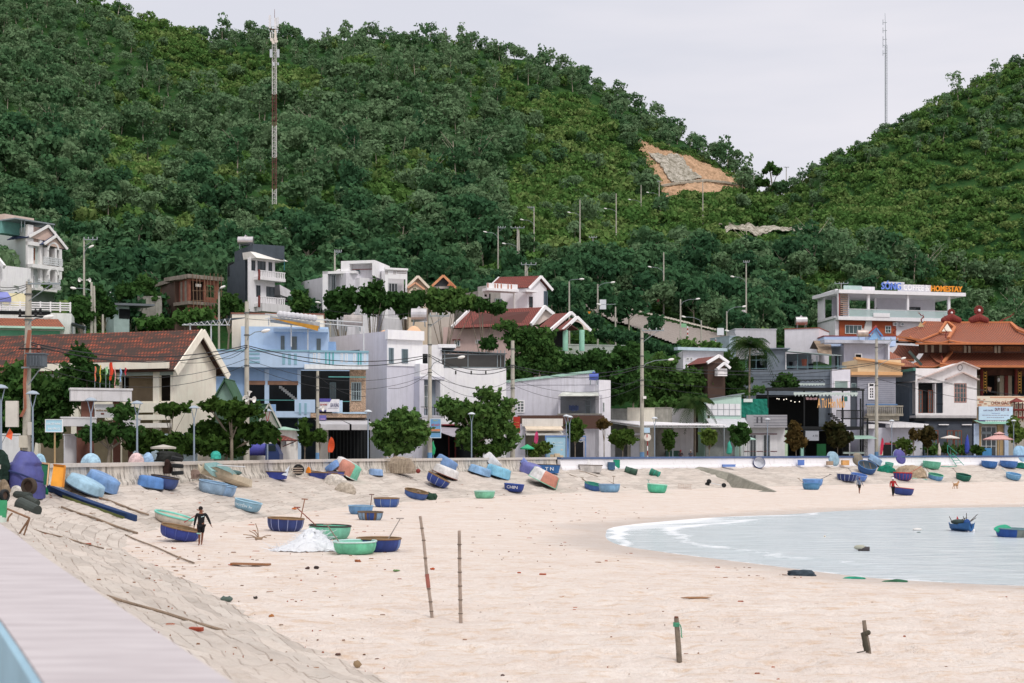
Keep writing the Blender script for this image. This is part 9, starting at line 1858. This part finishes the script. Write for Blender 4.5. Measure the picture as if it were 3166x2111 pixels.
for x,y in ((790,1618),(770,1640),(752,1652),(838,1655),(825,1662),(786,1640),(760,1662)):e=P(x,y,hb2 .y);m_=c.lerp(e,.5)+Vector((.03,0,.05));mb.path([c,m_,e],.022,4)
mb.ball(c,.12,8,6,(1.6,1,.7));mb.build('twig',mat('#9a8470',.9,.3),t)
for i,(x,y,w_,h,c_,lb) in enumerate(((607,1945,42,15,'#a3503c','red hollow brick lying on the near stones'),(2132,1748,0,0,'',''),(1678,1775,20,6,'#b0542f','orange brick on the sand right of the bamboo poles'),(1605,1770,10,4,'#b0542f','small orange brick chip left of the orange brick'),(1337,1757,16,9,'#b5532a','orange plastic scrap behind the leaning bamboo pole'),(1106,1733,20,8,'#a3603c','reddish stone below the mint green boat'),(910,1572,18,6,'#b5683c','orange stone behind the dark blue brown rimmed boat'),(270,1682,22,8,'#b0563c','red brick piece on the left stones'),(839,1903,20,12,'#a8703f','brown rounded stone at the foot of the stones'),(790,1846,14,10,'#4a4440','small dark stone on the sand'),(978,1753,18,12,'#3a2e2c','dark shoe like scrap on the sand, right of two'),(950,1755,14,8,'#4a3632','dark scrap on the sand, left of two'),(1226,1763,24,6,'#6f8f5c','small patch of green weed on the sand'),(1554,2087,16,10,'#4a2e28','dark scrap at the bottom edge of the sand'),(1045,2022,18,7,'#5a4038','small dark scrap by the foot of the near stones'),(700,1850,40,16,'#5a6a64','dark grey green net scrap at the toe of the stones'),(1105,2050,26,22,'#8f7a60','dry grass tuft at the toe of the near stones'),(1740,1845,40,3,'#a8703f','thin dry stick on the middle sand'),(2147,1847,90,5,'#8f6a4a','flat brown twig strip on the sand left of the driftwood stake'))):
 if not w_: continue
 h_=hit(x,y+h/2);k=h_.y/F;mb=MB()
 if 'brick' in lb:
  mb.box((0,0,h*k/2),(w_*k,.1,h*k*.8),R(-14));
  for q_ in (-.25,.25):mb.box((0,-.052,h*k/2+q_*h*k*.5),(w_*k*.98,.012,h*k*.12),R(-14))
 else:
  mb.ball((0,0,h*k*.35),.5,9,6,(w_*k,max(.08,w_*k*.5),h*k*1.0));mb.v=[(v[0]*(1+.5*(float(vnoise(v[2]*9+i,v[1]*9,.3,3))-.5)),v[1],v[2]*(1+.8*(float(vnoise(v[0]*7+i,v[1]*5,.2,4))-.5))) for v in mb.v]
 nm='brick' if 'brick' in lb else ('stone' if 'stone' in lb else 'scrap');o=mb.build(nm,mat(c_,.9,.25), None);o.location=h_;tag(o,lb,nm)
rs=np.random.RandomState(3);L_=[MB(),MB()]
zones=[((1450,1560,1990,1740),90,0),((600,1560,1260,1800),70,0),((430,1690,620,1800),50,0),((300,1700,1200,2111),130,0),((1240,1730,3166,2111),22,0),((2200,1730,2700,1790),60,0),((60,1500,560,1700),130,0),((600,1470,1800,1560),90,0),((1300,1850,3166,2111),16,1)]
for (x0,y0,x1,y1),n,kind in zones:
 for i in range(n):
  h=hit(x0+rs.rand()*(x1-x0),y0+rs.rand()*(y1-y0))
  if h is None or h.z<-.2: continue
  k=h.y/F;a=rs.rand()*3.14;l=(1.5+abs(rs.normal())*5)*k;d=Vector((math.cos(a),math.sin(a)*.5,0));w_=Vector((-d.y,d.x,0))*(.8+rs.rand()*1.4)*k;u=Vector((0,0,.012+rs.rand()*.025));c=h
  mb=L_[0] if rs.rand()<.7 else L_[1];mb.hexa([c-d*l-w_,c+d*l-w_,c+d*l+w_*.5,c-d*l+w_],[c-d*l*.8-w_*.4+u,c+d*l*.7-w_*.4+u,c+d*l*.6+w_*.3+u,c-d*l*.7+w_*.4+u])
tag(L_[0].build('litter',mat('#8a664c',.95,.4,0,0,.1,3.)),'brown twigs and shreds scattered over sand and stones',kind='stuff');tag(L_[1].build('pebbles',mat('#a3532f',.95,.4,0,0,.1,3.)),'reddish brick chips and pebbles scattered over sand and stones',kind='stuff')
WZ=-.25
def wat(px,py):d=(EX-WZ)/((py-HY)/F); return Vector(((px-CX)/F*d,d,WZ))
c=wat(2972,1643);t=thing('fishing_boat','small blue wooden fishing boat with thin poles and a tiny red flag','fishing boat',c);D=c.y;k=D/F
hullbox(t,P(2943,1618,D+1.6),P(3004,1620,D-.8),.95,(1643-1620)*k,mat('#2f5f94',.6,.2,.2));mb=MB();
for a,b_ in (((2943,1612),(2935,1596)),((2988,1622),(2988,1586)),((2992,1618),(3022,1590)),((2992,1618),(3018,1600)),((2988,1618),(2978,1596)),((2958,1612),(2990,1600))):mb.tube(P(*a,D),P(*b_,D-.2),.025,.02,5)
mb.build('pole',mat('#5a5048',.9),t);mb=MB();mb.ball(P(2964,1613,D),.3,10,7,(1.5,.8,.5));mb.build('dark_net',mat('#33403f',.9,.4),t);mb=MB();mb.ball(P(2990,1622,D-.2),.22,9,6,(1,.6,1.5));mb.build('blue_cover',mat('#274f8c',.7),t);mb=MB();mb.add([P(2959,1594,D),P(2964,1604,D),P(2957,1605,D)],[(0,2,1)]);mb.build('flag',mat('#b8323a'),t);mb=MB()
for x,y in ((3007,1641),(2999,1643)):mb.ball(P(x,y,D-.5),.14,8,6)
mb.build('float',W_(),t)
c=wat(3134,1661);B(3136,1661,96,'dark blue basket boat with grey side and green net floating at right edge','#27509a','#6f8f96','#2f3f50',tilt=2,hr=.34,D=c.y,z0=WZ-.10,panels=((.72,1.01,'#7f8680'),(.0,.2,'#7f8680')),cap=(-.6,0,.45,'#3faf8c'),cat='basket boat',group= None)
for x0,x1,y,h,c_,lb,nm in ((2821,2851,1640,10,'#e0dedb','white foam block floating left of the fishing boat','foam_float'),(2834,2847,1646,3,'#3a5a50','small dark green scrap floating below the foam block','float'),(2546,2554,1660,6,'#d9cfc0','tiny pale buoy floating alone','buoy'),(2653,2687,1703,10,'#4a4648','dark log with a pale end floating nearer than the buoy','floating_log')):
 c=wat((x0+x1)/2,y);k=c.y/F;mb=MB();w_=(x1-x0)*k/2
 if nm=='floating_log':
  mb.tube((-w_,0,.08),(w_,-.1,.08),.14,.12,10);t=thing(nm,lb,'log',c);mb.build('trunk',mat(c_,.9),t,world= False);mb=MB();mb.ball((-w_*.7,-.02,.16),.2,9,6,(1.4,.8,.6));mb.build('pale_end',mat('#a8a89a',.9),t,world= False)
 else:
  mb.ball((0,0,h*k*.3),.5,10,7,(w_*2,w_*1.2,h*k));o=mb.build(nm,mat(c_,.8,.1), None);o.location=c;tag(o,lb,nm.replace('_',' '))
heap(2424,2518,1762,1781,hit(2470,1780).y,'#3a4650','dark blue grey net heap washed up at the near waterline','net_heap','fishing net',.9,.25,dep=.4);heap(2606,2668,1782,1789,hit(2636,1789).y,'#2f9a80','turquoise strip of net at the near waterline','net_strip','fishing net',.9,.2,dep=.3);heap(2740,2800,1790,1799,hit(2770,1799).y,'#3a6a50','dark green shred of net at the near waterline, rightmost','net_strip','fishing net',.9,.2,dep=.3)
#  people and dog
SKIN=mat('#7a4f3c',.6,.08);HAIR=mat('#17120f',.7,.2)
def skinmesh(name,nodes,edges,mats,parent,sub=1):
 """nodes {key:(x,y,z,r)}; one continuous surface grown with the Skin modifier"""
 keys=list(nodes);me=bpy.data.meshes.new(name);me.from_pydata([nodes[k][:3] for k in keys],[(keys.index(a),keys.index(b_)) for a,b_ in edges],[]);me.materials.append(mats)
 o=bpy.data.objects.new(name,me);COL.objects.link(o);m=o.modifiers.new('s','SKIN');m.use_smooth_shade= True
 for i,k in enumerate(keys):
  r=nodes[k][3];r=r if isinstance(r,tuple) else (r,r);me.skin_vertices[0].data[i].radius=r;me.skin_vertices[0].data[i].use_root=(i==0)
 if sub:s=o.modifiers.new('u','SUBSURF');s.levels=sub;s.render_levels=sub
 o.parent=parent; return o
def person(px,py,H,label,pose,shirt,shorts,hat= None,rz=0,D= None,trim= None,longpants= False,lean=0):
 h=hit(px,py) if D is None else P(px,py,D);s=H/1.70;t=thing('person',label,'person',h, None,R(rz));t.scale=(s,s,s)
 J=dict(pelvis=(0,0,.93),belly=(0,0,1.06),chest=(0,0,1.26),neckb=(0,0,1.42),neck=(0,0,1.49),head=(0,0,1.58),top=(0,.005,1.655));J.update(pose)
 rad=dict(pelvis=(.13,.10),belly=(.12,.09),chest=(.145,.10),neckb=(.075,.06),neck=.052,head=(.078,.092),top=(.06,.072),shL=.058,shR=.058,elL=.042,elR=.042,wrL=.028,wrR=.028,haL=(.034,.018),haR=(.034,.018),hpL=.088,hpR=.088,knL=.058,knR=.058,caL=.052,caR=.052,anL=.038,anR=.038,toL=(.042,.025),toR=(.042,.025))
 E=[('pelvis','belly'),('belly','chest'),('chest','neckb'),('neckb','neck'),('neck','head'),('head','top')]
 for q in 'LR':E+=[('chest','sh'+q),('sh'+q,'el'+q),('el'+q,'wr'+q),('wr'+q,'ha'+q),('pelvis','hp'+q),('hp'+q,'kn'+q),('kn'+q,'ca'+q),('ca'+q,'an'+q),('an'+q,'to'+q)]
 for q in 'LR':
  k,a=Vector(J['kn'+q]),Vector(J['an'+q]);J['ca'+q]=tuple(k.lerp(a,.35)+Vector((0,.015,0)))
  w,e=Vector(J['wr'+q]),Vector(J['el'+q]);d=(w-e).normalized();J['ha'+q]=tuple(w+d*.07);sdv=Vector((1,0,0)) if abs(d.x)<.8 else Vector((0,1,0));fw=d.cross(Vector((1,0,0))).normalized()
  for i,(o,L) in enumerate(((-.027,.060),(-.009,.072),(.009,.068),(.027,.052))):
   b0=w+d*.085+fw*o;J['f%d%s'%(i,q)]=tuple(b0);J['g%d%s'%(i,q)]=tuple(b0+d*L*.55+sdv*.004);J['h%d%s'%(i,q)]=tuple(b0+d*L+sdv*.018*(1 if q=='L' else -1));rad['f%d%s'%(i,q)]=.010;rad['g%d%s'%(i,q)]=.0085;rad['h%d%s'%(i,q)]=.007;E+=[('ha'+q,'f%d%s'%(i,q)),('f%d%s'%(i,q),'g%d%s'%(i,q)),('g%d%s'%(i,q),'h%d%s'%(i,q))]
  J['t0'+q]=tuple(w+d*.04+fw*-.035);J['t1'+q]=tuple(w+d*.075+fw*-.06);rad['t0'+q]=.012;rad['t1'+q]=.009;E+=[('ha'+q,'t0'+q),('t0'+q,'t1'+q)]
 body=skinmesh('body',{k:(*J[k],rad[k]) for k in J},E,SKIN,t)
 sr={'hem':(.15,.12),'pelvis':(.15,.12),'belly':(.15,.12),'chest':(.17,.125),'neckb':(.085,.07),'shL':.075,'shR':.075,'elL':.06,'elR':.06,'wrL':.042,'wrR':.042}
 J2=dict(J);J2['pelvis']=(J['pelvis'][0],J['pelvis'][1],J['pelvis'][2]-.04);J2['hem']=(J['pelvis'][0],J['pelvis'][1],J['pelvis'][2]-.16)
 skinmesh('shirt',{k:(*J2[k],sr[k]) for k in sr},[('hem','pelvis'),('pelvis','belly'),('belly','chest'),('chest','neckb'),('chest','shL'),('shL','elL'),('elL','wrL'),('chest','shR'),('shR','elR'),('elR','wrR')],shirt,t)
 for q in 'LR':J['th'+q]=tuple(Vector(J['hp'+q]).lerp(Vector(J['kn'+q]),.92 if not longpants else 1));
 pr={'pelvis':(.15,.125),'hpL':.105,'hpR':.105,'thL':.085,'thR':.085};pe=[('pelvis','hpL'),('hpL','thL'),('pelvis','hpR'),('hpR','thR')]
 if longpants:pr.update(anL=.05,anR=.05);pe+=[('thL','anL'),('thR','anR')]
 skinmesh('trousers' if longpants else 'shorts',{k:(*J[k],pr[k]) for k in pr},pe,shorts,t)
 hx,hy,hz=J['head']
 mb=MB()
 if hat:mb.lathe([(.02,.115),(.08,.095),(.105,.04),(.108,-.01),(.17,-.045),(.165,-.055),(.1,-.02)],(hx,hy,hz+.045),1,1,16);mb.build('hat',hat,t,world= False,smooth= True)
 mb=MB();mb.ball((hx,hy+.02,hz+.045),.105,12,8,(.92,1.02,.96));mb.build('hair',HAIR,t,world= False,smooth= True)
 mb=MB()
 for sx in (-.03,.03):mb.ball((hx+sx,hy-.088,hz+.005),.011,6,5)
 mb.build('eyes',mat('#1a1513'),t,world= False);mb=MB();mb.add([(hx-.014,hy-.088,hz-.025),(hx+.014,hy-.088,hz-.025),(hx,hy-.112,hz-.022),(hx,hy-.088,hz+.012)],[(0,1,2),(0,2,3),(1,3,2),(0,3,1)]);mb.ball((hx,hy-.084,hz-.05),.02,7,5,(1.1,.5,.3));mb.build('nose_and_mouth',mat('#6a4032',.6),t,world= False)
 return t
walk=dict(shL=(.20,0,1.38),shR=(-.19,0,1.38),elL=(.33,-.03,1.13),wrL=(.43,-.10,.92),elR=(-.26,.03,1.11),wrR=(-.30,-.02,.86),hpL=(.09,-.02,.85),hpR=(-.09,0,.85),knL=(.05,.02,.50),knR=(-.06,-.12,.50),anL=(.0,.16,.12),anR=(-.07,-.10,.09),toL=(.0,.05,.03),toR=(-.08,-.24,.04),head=(-.02,-.02,1.58),top=(-.02,-.015,1.655))
t=person(622,1686,1.70,'barefoot man in a black long sleeved shirt and black shorts walking on the sand',walk,mat('#16171b',.85,.1),mat('#15151a',.85,.1),rz=4)
mb=MB();mb.hexa([(.02,-.142,1.24),(.15,-.128,1.28),(.15,-.135,1.28),(.02,-.149,1.24)],[(.02,-.142,1.27),(.15,-.128,1.31),(.15,-.135,1.31),(.02,-.149,1.27)]);mb.build('chest_stripe',W_('#b9d3da'),t,world= False)
mb=MB();mb.hexa([(-.17,-.17,.52),(.0,-.19,.50),(.0,-.20,.50),(-.17,-.18,.52)],[(-.17,-.165,.57),(.0,-.185,.55),(.0,-.195,.55),(-.17,-.175,.57)]);mb.build('shorts_trim',mat('#8fc4b4',.8),t,world= False)
hp=hit(622,1686);mb=MB();a=P(572,1613,hp.y+.1);b_=P(612,1589,hp.y+.25);mb.tube(a,b_,.022,.02,6);mb.tube(a-Vector((.03,0,.02)),a+Vector((.03,0,.02)),.03,.03,6);solo(mb,'oar_pole',mat('#a04a48',.7),'dark red oar pole held over the shoulder of the walking man','oar',a)
w2=dict(shL=(.19,0,1.38),shR=(-.19,0,1.38),elL=(.27,.02,1.12),wrL=(.36,-.02,.90),elR=(-.24,0,1.12),wrR=(-.27,-.02,.86),hpL=(.08,0,.85),hpR=(-.08,0,.85),knL=(.07,.02,.50),knR=(-.04,-.05,.50),anL=(.06,.14,.13),anR=(-.03,-.02,.08),toL=(.06,.05,.03),toR=(-.03,-.16,.04))
person(2657,1526,1.66,'person in a grey blue hooded top and dark shorts walking on the far sand',w2,mat('#66738a',.85,.1),mat('#1f2024',.85),hat=mat('#6f6a88',.85),rz=10)
w3=dict(w2);w3 .update(elL=(.26,-.06,1.12),wrL=(.36,-.18,1.0),elR=(-.25,0,1.1),wrR=(-.26,-.05,.86))
t=person(2761,1535,1.74,'person in a red top, black trousers and white hat beside the brick red rimmed boat',w3,mat('#9a2428',.85,.12),mat('#17171b',.85),hat=W_('#e2dfe4',0),rz=-5,longpants= True)
seat=dict(w2);seat.update(pelvis=(0,0,.55),belly=(0,-.02,.68),chest=(0,-.05,.88),neckb=(0,-.06,1.04),neck=(0,-.07,1.10),head=(0,-.08,1.19),top=(0,-.08,1.265),shL=(.19,-.05,1.0),shR=(-.19,-.05,1.0),elL=(.25,-.2,.78),wrL=(.12,-.38,.72),elR=(-.25,-.2,.78),wrR=(-.12,-.38,.72),hpL=(.09,-.05,.5),hpR=(-.09,-.05,.5),knL=(.12,-.45,.5),knR=(-.12,-.45,.5),anL=(.12,-.45,.09),anR=(-.12,-.45,.09),toL=(.12,-.58,.04),toR=(-.12,-.58,.04))
for px,hat,sh,lb in ((2135,mat('#8f8a86',.9),mat('#4a4f58',.85),'seated person in a grey hat behind the wall under the restaurant canopy'),(2104,mat('#7c2f38',.9),mat('#3a3238',.85),'seated person in a dark red cap left of the grey hatted one')):
 D=163.;X=(px-CX)/F*D;t=person(px,0,1.7,lb,seat,sh,mat('#23242a'),hat=hat,D=D);t.location.z=STREET+.35;st_=thing('stool','plain stool under the '+lb.split(' behind')[0].split(' left')[0],'stool',(X,D,STREET));mb=MB();mb.box((X,D,STREET+.75),(.36,.36,.06));mb.build('seat',mat('#7a5a48'),st_)
 for a in (-1,1):
  for b_ in (-1,1):mb=MB();mb.tube((X+a*.15,D+b_*.15,STREET),(X+a*.14,D+b_*.14,STREET+.73),.02,.02,5);mb.build('leg',GREYM,st_)
h=hit(2955,1512);t=thing('dog','small tan dog standing on the far sand','dog',h, None,R(35));DG=mat('#b08a66',.9,.15)
N={'chest':(.18,0,.42,(.10,.12)),'mid':(0,0,.42,(.085,.10)),'rump':(-.22,0,.43,(.08,.095)),'neck':(.30,0,.54,.06),'head':(.38,0,.62,(.06,.06)),'nose':(.50,0,.58,.028),'ear1':(.36,.04,.71,.016),'ear2':(.36,-.04,.71,.016),'tail1':(-.32,0,.50,.025),'tail2':(-.42,0,.64,.016),'tail3':(-.38,0,.72,.010)}
Ed=[('chest','mid'),('mid','rump'),('chest','neck'),('neck','head'),('head','nose'),('head','ear1'),('head','ear2'),('rump','tail1'),('tail1','tail2'),('tail2','tail3')]
for s,q in ((-1,'a'),(1,'b')):
 N.update({'fe'+q:(.20,s*.07,.28,.036),'fk'+q:(.18+.03*s,s*.07,.15,.024),'fp'+q:(.20+.05*s,s*.07,.02,.024),'st'+q:(-.18,s*.07,.30,.045),'ho'+q:(-.30-.03*s,s*.07,.16,.022),'hp'+q:(-.25-.05*s,s*.07,.02,.024)});Ed+=[('chest','fe'+q),('fe'+q,'fk'+q),('fk'+q,'fp'+q),('rump','st'+q),('st'+q,'ho'+q),('ho'+q,'hp'+q)]
skinmesh('body',N,Ed,DG,t);t.scale=(1.25,)*3;t['label']='small tan dog standing on the far sand'
